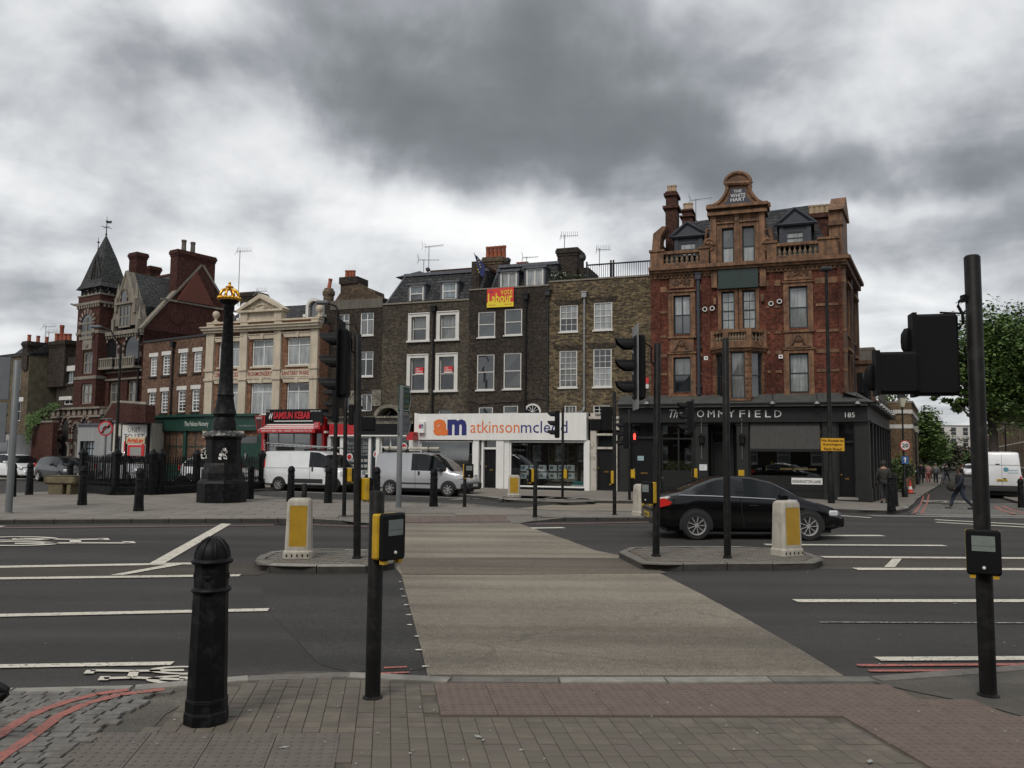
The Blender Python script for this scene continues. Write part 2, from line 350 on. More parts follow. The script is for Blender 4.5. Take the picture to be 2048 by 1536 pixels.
def worn_paint(name,col,amt=.45,under=(.06,.058,.06)):
 m=bpy.data.materials.new(name);m.use_nodes=True;nt=m.node_tree;N=nt.nodes;L=nt.links;b=N['Principled BSDF'];b.inputs['Roughness'].default_value=.7
 tc=N.new('ShaderNodeTexCoord');t=N.new('ShaderNodeTexNoise');t.inputs['Scale'].default_value=26;t.inputs['Detail'].default_value=7;t.inputs['Roughness'].default_value=.7;L.new(tc.outputs['Object'],t.inputs[0])
 r=N.new('ShaderNodeMapRange');r.inputs[1].default_value=amt;r.inputs[2].default_value=amt+.09;L.new(t.outputs[0],r.inputs[0])
 t2=N.new('ShaderNodeTexNoise');t2.inputs['Scale'].default_value=2;L.new(tc.outputs['Object'],t2.inputs[0])
 r2=N.new('ShaderNodeMapRange');r2.inputs[3].default_value=.75;r2.inputs[4].default_value=1.15;L.new(t2.outputs[0],r2.inputs[0])
 v=N.new('ShaderNodeVectorMath');v.operation='SCALE';v.inputs[0].default_value=col;L.new(r2.outputs[0],v.inputs['Scale'])
 mx=N.new('ShaderNodeMix');mx.data_type='RGBA';L.new(r.outputs[0],mx.inputs[0]);mx.inputs[6].default_value=(*under,1);L.new(v.outputs[0],mx.inputs[7]);L.new(mx.outputs[2],b.inputs['Base Color'])
 MATS[name]=m
worn_paint('road_white_bold',(.6,.57,.49),.31,(.2,.19,.17));worn_paint('road_white',(.62,.59,.5),.37,(.1,.097,.09));worn_paint('road_white_faint',(.36,.35,.32),.45);worn_paint('road_red',(.42,.13,.105),.4,(.09,.07,.065));worn_paint('road_red_bright',(.36,.125,.1),.39,(.12,.095,.08));worn_paint('road_red_faint',(.17,.085,.085),.46,(.08,.065,.065));worn_paint('road_yellow',(.5,.42,.2),.45)
mat('granite',(.25,.24,.215),.8,.2,9,.02,90,dirt=(.12,.11,.095),dscale=2.0);mat('granite_dark',(.15,.14,.125),.85,.22,9,.02,90,dirt=(.08,.07,.06),dscale=3)
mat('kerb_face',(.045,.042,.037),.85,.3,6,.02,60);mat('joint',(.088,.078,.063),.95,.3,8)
mat('paver_a',(.122,.108,.086),.85,.22,5,.03,110,dirt=(.07,.062,.05),dscale=1.6);mat('paver_b',(.14,.123,.098),.85,.22,6,.03,110,dirt=(.085,.075,.06),dscale=1.6)
mat('paver_c',(.13,.11,.094),.85,.22,6,.03,110,dirt=(.08,.068,.056),dscale=1.6);mat('tactile_red',(.14,.104,.088),.8,.2,4,.03,110,dirt=(.115,.1,.082),dscale=1.6,damt=.8)
mat('tactile_grey',(.13,.115,.1),.85,.2,4,.03,110,dirt=(.09,.078,.066),dscale=1.3)
mat('sett',(.14,.135,.125),.75,.4,12,.06,30,dirt=(.085,.072,.055),dscale=4,damt=.8);mat('sett_red',(.40,.125,.10),.75,.2,12,.05,30,dirt=(.12,.08,.07),dscale=5,damt=.7)
mat('slab_a',(.185,.168,.146),.85,.12,1.3,.02,60,dirt=(.15,.135,.115),dscale=.9);mat('slab_b',(.165,.152,.132),.85,.12,1.3,.02,60,dirt=(.14,.125,.105),dscale=.9);mat('slab_c',(.2,.183,.162),.85,.12,1.3,.02,60,dirt=(.16,.14,.12),dscale=.9)
def inpoly(p,poly):
 x,y=p[0],p[1];c=False;n=len(poly);j=n-1
 for i in range(n):
  xi,yi=poly[i][0],poly[i][1];xj,yj=poly[j][0],poly[j][1]
  if(yi>y)!=(yj>y)and x<(xj-xi)*(y-yi)/(yj-yi)+xi:c=not c
  j=i
 return c
def gp(pts,off=0.):return[G(x,y,off)for x,y in pts]
def sheet(name,pts,z,m,parent=None,kind=None,step=1.0,zf=None,label=None):
 """a thin horizontal sheet over the outline pts (world xy), cut every step metres so that it follows the ground"""
 me=bpy.data.meshes.new(name);bm=bmesh.new()
 P2=[Vector((p[0],p[1],0))for p in pts];tri=tessellate_polygon([P2]);vs=[bm.verts.new(p)for p in P2]
 for t in tri:
  try:bm.faces.new([vs[i]for i in t])
  except ValueError:pass
 xs=[p.x for p in P2];ys=[p.y for p in P2]
 if max(ys)>19 and max(xs)>7 or zf:
  for ax,lo,hi in((0,min(xs),max(xs)),(1,min(ys),max(ys))):
   k=math.ceil(lo/step)*step
   while k<hi:
    nn=(1,0,0)if ax==0 else(0,1,0);co=(k,0,0)if ax==0 else(0,k,0)
    bmesh.ops.bisect_plane(bm,geom=bm.verts[:]+bm.edges[:]+bm.faces[:],plane_co=co,plane_no=nn);k+=step
 for v in bm.verts:v.co.z=(zf(v.co.x,v.co.y)if zf else 0)+zg(v.co.x,v.co.y)+z
 bmesh.ops.recalc_face_normals(bm,faces=bm.faces)
 if sum(f.normal.z for f in bm.faces)<0:bmesh.ops.reverse_faces(bm,faces=bm.faces)
 bm.to_mesh(me);bm.free();me.materials.append(MATS[m]);o=bpy.data.objects.new(name,me);COL.objects.link(o)
 if parent:o.parent=parent
 if kind:o['kind']=kind
 if label:o['label']=label
 return o
def ground():
 xs=[-600,-300,-120,-60,-30,-10]+list(range(0,40,2))+[44,60,100,200,500];ys=[-80,-20,0,10]+list(range(18,62,2))+[70,100,200,500,1200]
 mb=MB();vs=[(x,y,zg(x,y))for y in ys for x in xs];n=len(xs)
 mb.add(vs,[(j*n+i,j*n+i+1,(j+1)*n+i+1,(j+1)*n+i)for j in range(len(ys)-1)for i in range(n-1)])
 return mb.build('road','asphalt',kind='structure')
ROAD=ground();ROAD['label']='dark grey asphalt road crossing in front of the shops'
E=.004
sheet('crossing_surface',gp([(858,1364),(843,1300),(820,1215),(803,1150),(776,1120),(772,1046),(1036,1046),(1080,1062),(1135,1080),(1190,1101),(1250,1113),(1330,1152),(1400,1187),(1500,1243),(1600,1300),(1705,1364)]),E,'buff',ROAD,label='buff anti skid surface of the pedestrian crossing')
sheet('crossing_surface',gp([(1006,1020),(1130,1007),(1340,1004),(1640,1010),(1640,1030),(1290,1030),(1100,1028)]),E,'buff',ROAD,label='second buff crossing surface beyond the paved island')
sheet('worn_patch',gp([(795,1118),(1000,1116),(1262,1117),(1335,1147),(1000,1150),(804,1150)]),2*E,'buff_worn',ROAD)
sheet('hatched_strip',gp([(-900,1147),(-900,1172),(515,1151),(560,1140),(515,1125)]),E,'asphalt_brown',ROAD)
sheet('hatched_strip',gp([(1640,1114),(2700,1121),(2700,1142),(1640,1139)]),E,'asphalt_brown',ROAD)
asphalt('buff_near',(.19,.168,.135),.46,12,(.2,.18,.15));sheet('crossing_patch',gp([(816,1208),(1436,1207),(1500,1243),(1600,1300),(1703,1363),(859,1363),(843,1300),(822,1215)]),2*E,'buff_near',ROAD);sheet('dirt_band',gp([(858,1352),(1686,1354),(1703,1363),(859,1363)]),3*E,'buff_worn',ROAD)
sheet('repair_patch',gp([(520,1165),(800,1160),(850,1340),(700,1345),(640,1330),(540,1225)]),E,'asphalt_patch',ROAD)
MARK=[]
def line(p0,p1,w,m='road_white',name='lane_line',lift=3*E):
 """stripe between two pixels on the ground, w px thick in the photograph"""
 a=G(*p0);b=G(*p1);wa=(G(p0[0],p0[1]-w/2)-G(p0[0],p0[1]+w/2)).length;wd=(b-a).cross(Vector((0,0,1))).normalized()
 wb=(G(p1[0],p1[1]-w/2)-G(p1[0],p1[1]+w/2)).length;w_=(wa+wb)/4*.74*abs(wd.y if abs(wd.y)>.5 else 1)
 return sheet(name,[a+wd*w_,b+wd*w_,b-wd*w_,a-wd*w_],lift,m,ROAD)
for l in[((-900,1151),(392,1128),5),((-900,1170),(480,1152),5),((-900,1252),(537,1221),7),((-900,1350),(345,1329),8),((25,1388),(208,1384),8),((1590,1203),(2700,1203),6),((1755,1320),(2700,1315),8),((1645,1115),(2700,1121),3.4),((1710,1139),(2700,1141),4.5),((1530,1090),(1890,1092),3),((1640,1072),(1766,1072),3),((1062,1057),(1128,1056),3),((1870,1040),(2700,1084),2.6),((1872,1045),(2700,1092),2.6),((1668,1031),(1742,1036),2.0),((-300,1054),(5,1054),3)]:line(*l)
for l in[((1640,1246),(2700,1250),2.0),((1740,1032),(2700,1042),2.0),((560,983),(760,990),1.6),((800,992),(1000,999),1.6),((905,1000),(985,992),1.5),((1835,1030),(2700,1036),1.6)]:line(*l,'road_white_faint')
for l in[((1715,1333),(2700,1327),4.5),((1738,1344),(1965,1343),4.5),((700,1352),(818,1347),4),((768,1338),(814,1336),4)]:line(*l,'road_red','red_line')
for l in[((-900,1066),(640,1050),3),((640,1051),(735,1054),3),((1070,1049),(1300,1045),3),((1300,1045),(1660,1048),3)]:line(*l,'road_red_faint','red_line')
sheet('hatch_line',gp([(296,1130),(326,1130),(462,1049),(443,1048)]),4*E,'road_white',ROAD)
sheet('hatch_line',gp([(220,1152),(246,1152),(374,1129),(352,1128)]),4*E,'road_white',ROAD)
sheet('hatch_line',gp([(1768,1136),(1790,1136),(1804,1119),(1785,1119)]),4*E,'road_white',ROAD)
for k in range(3):
 x0=2110+k*170;sheet('hatch_line',gp([(x0,1137),(x0+22,1137),(x0+36,1120),(x0+17,1120)]),4*E,'road_white',ROAD)
def cycle(bl,br,tl,tr):
 """painted bicycle; corners of its box as ground pixels: bottom (wheels) left/right, top (bars) left/right"""
 a,b,c,d=[G(*p)for p in(bl,br,tl,tr)];mb=MB()
 def q(s,t):return(a*(1-t)+b*t)*(1-s)+(c*(1-t)+d*t)*s+Vector((0,0,4*E))
 def seg(p,r,w=.055):
  dv=Vector((r[0]-p[0],r[1]-p[1]));nn=Vector((-dv.y,dv.x)).normalized()*w;nn.x*=.62
  mb.quad(q(p[0]+nn.x,p[1]+nn.y),q(r[0]+nn.x,r[1]+nn.y),q(r[0]-nn.x,r[1]-nn.y),q(p[0]-nn.x,p[1]-nn.y))
 for tc_ in(.24,.76):
  n=28;rs,rt=.25,.23
  for k in range(n):
   t0,t1=6.2832*k/n,6.2832*(k+1)/n
   o_=lambda t,s_:q(.27+rs*s_*math.cos(t),tc_+rt*s_*math.sin(t))
   mb.quad(o_(t0,1),o_(t1,1),o_(t1,.68),o_(t0,.68))
 for s_ in[((.27,.24),(.62,.36)),((.62,.36),(.62,.72)),((.62,.72),(.27,.76)),((.27,.24),(.27,.5)),((.62,.72),(.93,.76)),((.93,.78),(.93,.58)),((.62,.36),(.8,.32)),((.8,.22),(.8,.43))]:seg(*s_)
 mb.build('cycle_symbol','road_white_bold',ROAD)
cycle((455,1372),(440,1335),(135,1373),(170,1336))
cycle((-45,1074),(-75,1094),(262,1074),(292,1092))
# near pavement
NEARZ=.03
kerb_out=[(-700,1396),(0,1387),(160,1383),(370,1378),(460,1367),(520,1357),(580,1350),(645,1349),(700,1353),(760,1357),(852,1363),(1075,1365),(1290,1365),(1440,1363),(1600,1363),(1720,1363),(1800,1359),(1900,1350),(2048,1337),(2700,1290)]
KO=gp(kerb_out)
def offset_path(pts,w):
 out=[]
 for i,p in enumerate(pts):
  t=(pts[min(i+1,len(pts)-1)]-pts[max(i-1,0)]);t.z=0;t.normalize();out.append(p+Vector((t.y,-t.x,0))*w)
 return out
def resample(pts,step):
 out=[pts[0].copy()];acc=0
 for a,b in zip(pts,pts[1:]):
  L_=(b-a).length;pos=step-acc
  while pos<=L_:out.append(a+(b-a)*(pos/L_));pos+=step
  acc=(acc+L_)%step
 out.append(pts[-1].copy());return out
PAVE=sheet('pavement',[p.copy()for p in offset_path(KO,.02)]+[Vector((30,-6,0)),Vector((-30,-6,0))],NEARZ+.003,'joint',None,'structure');PAVE['label']='near pavement of small grey blocks and red blister tiles'
def kerbs(path,parent,w,h,ln,m,zoff=0.,gap=.008,wig=.004,zf=None,m2=None,name='kerb_stone',side=1):
 pts=resample(path,ln)
 for i in range(len(pts)-1):
  a,b=pts[i].copy(),pts[i+1].copy();d=b-a;d.z=0
  if d.length<.12:continue
  d.normalize();nn=Vector((d.y,-d.x,0))*side;a+=d*gap;b-=d*gap;j=RND.uniform(-wig,wig);mb=MB()
  def zt(p):return zg(p.x,p.y)+(zf(p.x,p.y)if zf else h)+zoff+j
  c=.018
  lo=[Vector((p.x,p.y,zg(p.x,p.y)-.08))for p in(a,b,b+nn*w,a+nn*w)]
  mid=[Vector((p.x,p.y,zt(p)-c))for p in(a,b,b+nn*w,a+nn*w)]
  tp=[Vector((p.x,p.y,zt(p)))for p in(a+nn*c,b+nn*c,b+nn*(w-.002),a+nn*(w-.002))]
  mb.add(lo+mid+tp,[(0,1,5,4),(1,2,6,5),(2,3,7,6),(3,0,4,7),(4,5,9,8),(5,6,10,9),(6,7,11,10),(7,4,8,11),(8,9,10,11)])
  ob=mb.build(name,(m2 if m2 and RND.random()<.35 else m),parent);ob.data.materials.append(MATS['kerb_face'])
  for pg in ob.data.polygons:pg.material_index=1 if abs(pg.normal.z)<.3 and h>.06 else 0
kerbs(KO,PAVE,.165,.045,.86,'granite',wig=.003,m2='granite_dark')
KI=offset_path(KO,.17)
inner=[(p.x,p.y)for p in KI]+[(30,-6),(-30,-6)]
va=Vector((math.cos(math.radians(1.2)),math.sin(math.radians(1.2)),0));vb=Vector((-math.sin(math.radians(8.5)),math.cos(math.radians(8.5)),0))
T0=G(868,1378)
red_poly=[(p.x,p.y)for p in gp([(866,1376),(1000,1375),(1400,1372),(1745,1372),(1840,1394),(1960,1417),(2060,1446),(2300,1500),(2600,1700),(1990,1800),(1870,1560),(1800,1500),(1730,1466),(1600,1446),(1400,1443),(890,1446)])]
grey_poly=[(p.x,p.y)for p in gp([(214,1490),(682,1481),(684,1536),(690,1640),(100,1660),(180,1536)])]
sett_poly=[(p.x,p.y)for p in gp([(-900,1412),(0,1398),(200,1395),(370,1391),(300,1408),(245,1440),(180,1490),(120,1545),(20,1660),(-900,1900)])]
asph_poly=[(p.x,p.y)for p in gp([(1745,1374),(1840,1396),(1960,1419),(2060,1448),(2300,1502),(2900,1560),(2900,1330),(2048,1352),(1900,1364),(1800,1372)])]
conc_poly=[(p.x,p.y)for p in gp([(372,1392),(455,1386),(400,1400),(330,1440),(285,1490),(214,1490),(180,1536),(60,1700),(-60,1700),(118,1545),(182,1490),(247,1440),(302,1408)])]
sheet('asphalt_infill',[Vector((*p,0))for p in asph_poly],NEARZ+.01,'footway_asphalt',PAVE)
sheet('asphalt_infill',[Vector((*p,0))for p in conc_poly],NEARZ+.008,'footway_asphalt',PAVE)
TG=G(680,1481)
def blockmesh(name,w,l,h,m,bl=0,jit=0.0,bev=.0022):
 mb=MB();A,B=va*w,vb*l;g=.002
 def q(s,t,z):return va*(s)+vb*(t)+Vector((0,0,z))
 w2,l2=w/2-g,l/2-g;b=bev
 r0=[q(-w2,-l2,-.03),q(w2,-l2,-.03),q(w2,l2,-.03),q(-w2,l2,-.03)];r1=[q(-w2,-l2,h-b),q(w2,-l2,h-b),q(w2,l2,h-b),q(-w2,l2,h-b)]
 r2=[q(-w2+b,-l2+b,h+RND.uniform(-jit,jit)),q(w2-b,-l2+b,h+RND.uniform(-jit,jit)),q(w2-b,l2-b,h+RND.uniform(-jit,jit)),q(-w2+b,l2-b,h+RND.uniform(-jit,jit))]
 mb.add(r0+r1+r2,[(i,(i+1)%4,(i+1)%4+4,i+4)for i in range(4)]+[(i+4,(i+1)%4+4,(i+1)%4+8,i+8)for i in range(4)]+[(8,9,10,11)])
 if bl:
  for i in range(bl):
   for j in range(bl):
    s=-w/2+w*(i+.5)/bl;t=-l/2+l*(j+.5)/bl;n=8;v0=[]
    for rad,z in((.0165,h-.001),(.0135,h+.005),(.008,h+.0062)):v0+=[q(s+rad*math.cos(6.283*k/n),t+rad*math.sin(6.283*k/n),z)for k in range(n)]
    mb.add(v0,[(r*n+k,r*n+(k+1)%n,(r+1)*n+(k+1)%n,(r+1)*n+k)for r in range(2)for k in range(n)]+[tuple(range(2*n,3*n))])
 return mb
def lattice(poly,w,l,skip=(),T0=T0):
 xs=[p[0]for p in poly];ys=[p[1]for p in poly];out=[]
 i0,i1=int((min(xs)-T0.x-3)/w)-2,int((max(xs)-T0.x+3)/w)+2;j0,j1=int((min(ys)-T0.y)/l)-4,int((max(ys)-T0.y)/l)+4
 for i in range(i0,i1):
  for j in range(j0,j1):
   c=T0+va*(w*(i+.5))+vb*(-l*(j*-1+.5))
   if inpoly(c,poly)and not any(inpoly(c,s)for s in skip):out.append(c)
 return out
def lay(name,protos,cells,parent,z,limit=300,jz=.0):
 """the cells nearest the camera are parts sharing mesh data, the rest one joined part"""
 cells=sorted(cells,key=lambda c:(c.x-EYE.x)**2+(c.y-EYE.y)**2);obs=[]
 for k,c in enumerate(cells[:limit]):
  pr,m=protos[RND.randrange(len(protos))]
  if pr.get('me')is None:
   o=pr['mb'].build(name,m,parent);pr['me']=o.data
  else:
   o=bpy.data.objects.new(name,pr['me']);COL.objects.link(o);o.parent=parent
  o.location=(c.x,c.y,z+zg(c.x,c.y)+RND.uniform(-jz,jz));o.rotation_euler=(RND.uniform(-jz,jz)*1.5,RND.uniform(-jz,jz)*1.5,0)
 rest={}
 for c in cells[limit:]:
  pr,m=protos[RND.randrange(len(protos))];mb=rest.setdefault(m,MB());o_=Vector((c.x,c.y,z+zg(c.x,c.y)+RND.uniform(-jz,jz)));mb.add([v+o_ for v in pr['mb'].v],pr['mb'].f)
 return[mb.build(name+'s',m,parent,kind='stuff')for m,mb in rest.items()]
fov_poly=[(p.x,p.y)for p in gp([(-60,1345),(2110,1330),(2110,1560),(1500,1640),(500,1640),(-60,1600)])]
red_cells=[c for c in lattice(red_poly,.4,.4)if inpoly(c,inner)]
lay('tactile_tile',[dict(mb=blockmesh('',.4,.4,.018,'',6),me=None,m=0)]and[(dict(mb=blockmesh('',.4,.4,.018,'',6),me=None),'tactile_red')],red_cells,PAVE,NEARZ)
lay('tactile_tile',[(dict(mb=blockmesh('',.4,.4,.018,'',6),me=None),'tactile_grey')],lattice(grey_poly,.4,.4,(),TG),PAVE,NEARZ)
pav_poly=[(p.x,p.y)for p in gp([(460,1384),(520,1374),(590,1366),(645,1365),(700,1369),(760,1373),(852,1378),(1400,1376),(1745,1376),(2100,1500),(2150,1640),(200,1640),(215,1492),(285,1490),(330,1440),(400,1400)])]
pav=[]
for c in lattice(pav_poly,.115,.105):
 if not inpoly(c,inner):continue
 if any(inpoly(c,s)for s in(red_poly,grey_poly,sett_poly,asph_poly,conc_poly)):continue
 if any(abs((c-rc).dot(va))<.2+.045 and abs((c-rc).dot(vb))<.2+.045 for rc in red_cells):continue
 pav.append(c)
lay('paving_block',[(dict(mb=blockmesh('',.115,.105,.012,'',0,.0015),me=None),k)for k in('paver_a','paver_b','paver_a','paver_c')],pav,PAVE,NEARZ,jz=.0018)
def curve_px(pts,n=40):
 P_=[G(0+x*.3418,1200+y*.3418)for x,y in pts];out=[]
 for i in range(len(P_)-1):
  for k in range(8):out.append(P_[i].lerp(P_[i+1],k/8))
 return out+[P_[-1]]
RC=[curve_px([(-500,1150),(-200,950),(0,850),(60,800),(150,745),(260,693),(400,645),(560,602),(750,575)]),curve_px([(-300,1250),(-120,1080),(20,970),(140,890),(260,800),(340,735),(500,660),(700,605),(960,572)])]
def setts():
 gx=[];r=0;y=3.2
 while y<7.2:
  x=-6.5+(r%2)*.09
  while x<1.0:
   w=RND.uniform(.11,.18);c=Vector((x+w/2,y,0))
   if inpoly(c,sett_poly):gx.append((c,w))
   x+=w
  y+=.088;r+=1
 gx.sort(key=lambda t:(t[0].x+1.5)**2+t[0].y**2);far={}
 for k,(c,w)in enumerate(gx):
  red=False
  mb=MB();w2,l2=w/2-.006,.038;j=lambda:RND.uniform(-.002,.002);b=.012;h=.03+j()
  r0=[(-w2,-l2),(w2,-l2),(w2,l2),(-w2,l2)]
  mb.add([Vector((p[0],p[1],-.02))+c for p in r0]+[Vector((p[0]*.98+j(),p[1]*.98+j(),h-.005))+c for p in r0]+[Vector((p[0]*.93+j(),p[1]*.86+j(),h+j()))+c for p in r0],[(i,(i+1)%4,(i+1)%4+4,i+4)for i in range(4)]+[(i+4,(i+1)%4+4,(i+1)%4+8,i+8)for i in range(4)]+[(8,9,10,11)])
  m='sett_red' if red else 'sett'
  mb.v=[v+Vector((0,0,NEARZ))for v in mb.v]
  if k<300:mb.build('sett',m,PAVE,smooth=False)
  else:far.setdefault(m,MB()).add(mb.v,mb.f)
 for m,mb in far.items():mb.build('setts',m,PAVE,kind='stuff')
setts()
for cv in RC:
 seg=[p for p in cv if p.x>-4];k=0
 while k<len(seg)-1:
  a,b=seg[k],seg[k+1];k+=1;d=b-a
  if d.length<.01:continue
  nn=Vector((-d.y,d.x,0)).normalized()*.04;zz=NEARZ+.035;o=.97
  mb=MB();mb.quad(*[Vector((p.x,p.y,zz))for p in(a+nn,a+d*o+nn,a+d*o-nn,a-nn)]);mb.build('red_line','road_red_bright',PAVE)
  # refuge islands
def island(name_label,outer,h,z_top_m,slabs=True):
 P_=gp(outer);root=sheet('traffic_island',[p.copy()for p in P_],h-.02,z_top_m,None);tag(root,name_label,'traffic island','kerbed refuge islands in the road');
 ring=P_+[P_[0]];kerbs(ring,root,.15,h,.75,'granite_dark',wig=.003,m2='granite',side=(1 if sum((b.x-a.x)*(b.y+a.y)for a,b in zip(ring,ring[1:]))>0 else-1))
 if slabs:
  xs=[p.x for p in P_];ys=[p.y for p in P_];poly=[(p.x,p.y)for p in P_];y=min(ys);r=0
  while y<max(ys):
   x=min(xs)+(r%2)*.1
   while x<max(xs):
    c=Vector((x,y,0));ok=all(inpoly(c+Vector((dx,dy,0)),poly)for dx,dy in((.2,0),(-.2,0),(0,.2),(0,-.2)))
    if ok:
     mb=MB();mb.box(c.x-.094,c.x+.094,c.y-.044,c.y+.044,h-.05,h-.004+RND.uniform(-.004,.004));mb.build('paving_block','granite_dark' if RND.random()<.5 else 'paver_b',root)
    x+=.2
   y+=.1;r+=1
 return root
ISL1=island('small kerbed island with a yellow and white bollard, left of the crossing',[(509,1134),(515,1143),(560,1146),(600,1147),(700,1146),(745,1146),(785,1139),(795,1127),(770,1113),(700,1111),(620,1110),(560,1113),(520,1121)],.12,'joint')
ISL2=island('long kerbed island right of the crossing with two black poles and a bollard',[(1238,1116),(1262,1129),(1285,1141),(1330,1143),(1450,1141),(1560,1141),(1630,1139),(1648,1132),(1640,1124),(1600,1113),(1500,1105),(1380,1105),(1260,1106)],.12,'joint')
# plaza (paved island beyond the road)
PZ_near=[(-900,1060),(-300,1052),(0,1048.5),(300,1046.5),(560,1045.5),(640,1045.5),(700,1049),(770,1049),(1034,1048),(1090,1043),(1290,1042.5),(1450,1044),(1560,1046)]
PZ_far=[(1600,1036),(1500,1031),(1290,1029),(1130,1028),(1010,1021.5),(930,1013),(850,1012),(780,1009),(700,1006),(600,1004),(520,998),(430,984),(300,978),(200,983),(80,989),(0,993),(-300,1000),(-900,1010)]
xa,xb=G(770,1049).x,G(1034,1048).x;yn=G(900,1048).y
def zpl(x,y):
 side=sstep((xa-.1-x)/1.3 if x<(xa+xb)/2 else(x-xb)/1.3);deep=sstep((y-yn)/2.2)
 return .02+.10*max(side,deep*.9)
PN=gp(PZ_near);PF=gp(PZ_far)
PLAZA=sheet('pavement',[p.copy()for p in PN+PF],-.015,'slab_b',None,'structure',1.0,zpl);PLAZA['label']='wide slab paved island with the lamp column and the black railings'
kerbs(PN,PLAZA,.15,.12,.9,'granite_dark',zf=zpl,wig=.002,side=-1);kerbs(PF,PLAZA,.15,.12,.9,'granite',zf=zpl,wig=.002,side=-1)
def plaza_slabs():
 poly=[(p.x,p.y)for p in PN+PF];du=(G(640,1045)-G(0,1048));du.z=0;du.normalize();dn=Vector((-du.y,du.x,0));o=G(640,1045);cells=[]
 for j in range(0,22):
  for i in range(-40,14):
   c=o+du*(.92*i+(j%2)*.46)+dn*(.2+.38+.76*j)
   if all(inpoly(c+du*a+dn*b,poly)for a,b in((.6,.5),(-.6,.5),(.6,-.5),(-.6,-.5)))and zpl(c.x,c.y)>.108:cells.append(c)
 def mb_():
  mb=MB();q=lambda s,t,z:du*s+dn*t+Vector((0,0,z));r=[(-.453,-.373),(.453,-.373),(.453,.373),(-.453,.373)]
  mb.add([q(s,t,-.03)for s,t in r]+[q(s,t,0)for s,t in r]+[q(s*.99,t*.985,.004)for s,t in r],[(i,(i+1)%4,(i+1)%4+4,i+4)for i in range(4)]+[(i+4,(i+1)%4+4,(i+1)%4+8,i+8)for i in range(4)]+[(8,9,10,11)]);return mb
 lay('paving_slab',[(dict(mb=mb_(),me=None),k)for k in('slab_a','slab_b','slab_c')],cells,PLAZA,.12-.004,jz=.0012)
plaza_slabs()
def ribbed():
 a,b=G(778,1045,.02),G(1030,1044.5,.02);n=int((b-a).length/.4)
 t=(b-a).normalized();nn=Vector((-t.y,t.x,0));mesh=None
 for r in range(3):
  for i in range(n):
   c=a+t*(.2+.4*i)+nn*(.2+.4*r);mb=MB()
   q=lambda s,u,z:c+t*s+nn*u+Vector((0,0,z));z0=zpl((c).x,(c).y)-.02
   mb.add([q(s,u,-.04+z0)for s,u in((-.197,-.197),(.197,-.197),(.197,.197),(-.197,.197))]+[q(s,u,.012+zpl(q(s,u,0).x,q(s,u,0).y)-.02)for s,u in((-.197,-.197),(.197,-.197),(.197,.197),(-.197,.197))],[(4,5,6,7),(0,1,5,4),(1,2,6,5),(2,3,7,6),(3,0,4,7)])
   for k in range(4):
    s=-.15+k*.1;mb.add([q(s-.02,-.18,.012+zpl(q(s,-.18,0).x,q(s,-.18,0).y)-.02),q(s+.02,-.18,.012+zpl(q(s,-.18,0).x,q(s,-.18,0).y)-.02),q(s+.02,.18,.012+zpl(q(s,.18,0).x,q(s,.18,0).y)-.02),q(s-.02,.18,.012+zpl(q(s,.18,0).x,q(s,.18,0).y)-.02),q(s,-.18,.02+zpl(q(s,-.18,0).x,q(s,-.18,0).y)-.02),q(s,.18,.02+zpl(q(s,.18,0).x,q(s,.18,0).y)-.02)],[(0,4,5,3),(4,1,2,5),(0,1,4),(2,3,5)])
   mb.build('tactile_tile','tactile_red',PLAZA)
ribbed()
# street frames of the facades
F0=Fr((-17.4,47.38),(15.3,35.6));F1=Fr((-30.5,56.34),(-17.4,47.38))
CORNER=F0.P(F0.uz(1736,950)[0],0)
dS=Vector((math.sin(math.radians(27.6)),math.cos(math.radians(27.6)),0))
FS=Fr((CORNER.x,CORNER.y),(CORNER.x+dS.x*60,CORNER.y+dS.y*60))
def sub(p,d):return F0.P(p,0,d)
ko2=gp([(-900,962),(-100,962),(150,962),(420,975),(520,978),(620,982),(735,985),(905,992),(1000,1002),(1150,1006),(1300,1008),(1450,1014),(1600,1021),(1730,1027),(1790,1028),(1815,1023),(1832,1004),(1850,990),(1880,972)])
ko2b=[ko2[-1]+dS*12,ko2[-1]+dS*40]
back=[FS.P(90,0,-3),FS.P(20,0,-.5),FS.P(0,0,-.5),F0.P(F0.len,0,-.5),F0.P(0,0,-.5),F1.P(0,0,-.5),F1.P(-30,0,0)]
FARP=sheet('pavement',[p.copy()for p in ko2+ko2b+back],.11,'slab_a',None,'structure',1.0);FARP['label']='far pavement along the shopfronts and round the pub corner'
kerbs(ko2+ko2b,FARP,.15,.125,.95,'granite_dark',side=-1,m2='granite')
ISL3=island('low kerbed build out with a yellow bollard before the white shop',[(995,1000),(1010,1005),(1130,1011),(1190,1009),(1190,1004),(1100,998.5),(1020,996)],.13,'granite_dark',False)
for a,b in(((998,999),(1020,992)),((1020,992),(1100,992)),((1130,999),(1155,995)),((1140,999),(1165,995)),((1080,999),(1110,994))):
 A_,B_=G(a[0],a[1],.13),G(b[0],b[1],.13);w_=(B_-A_).cross(Vector((0,0,1))).normalized()*.06;m_=MB();m_.quad(A_+w_+Vector((0,0,.006)),B_+w_+Vector((0,0,.006)),B_-w_+Vector((0,0,.006)),A_-w_+Vector((0,0,.006)));m_.build('painted_line','road_white_faint',ISL3,org=Vector((0,0,0)))
sheet('sett_strip',gp([(1822,1028),(1838,1008),(2060,1006),(2300,1012),(2300,1036),(1900,1033)]),E,'granite_dark',ROAD)
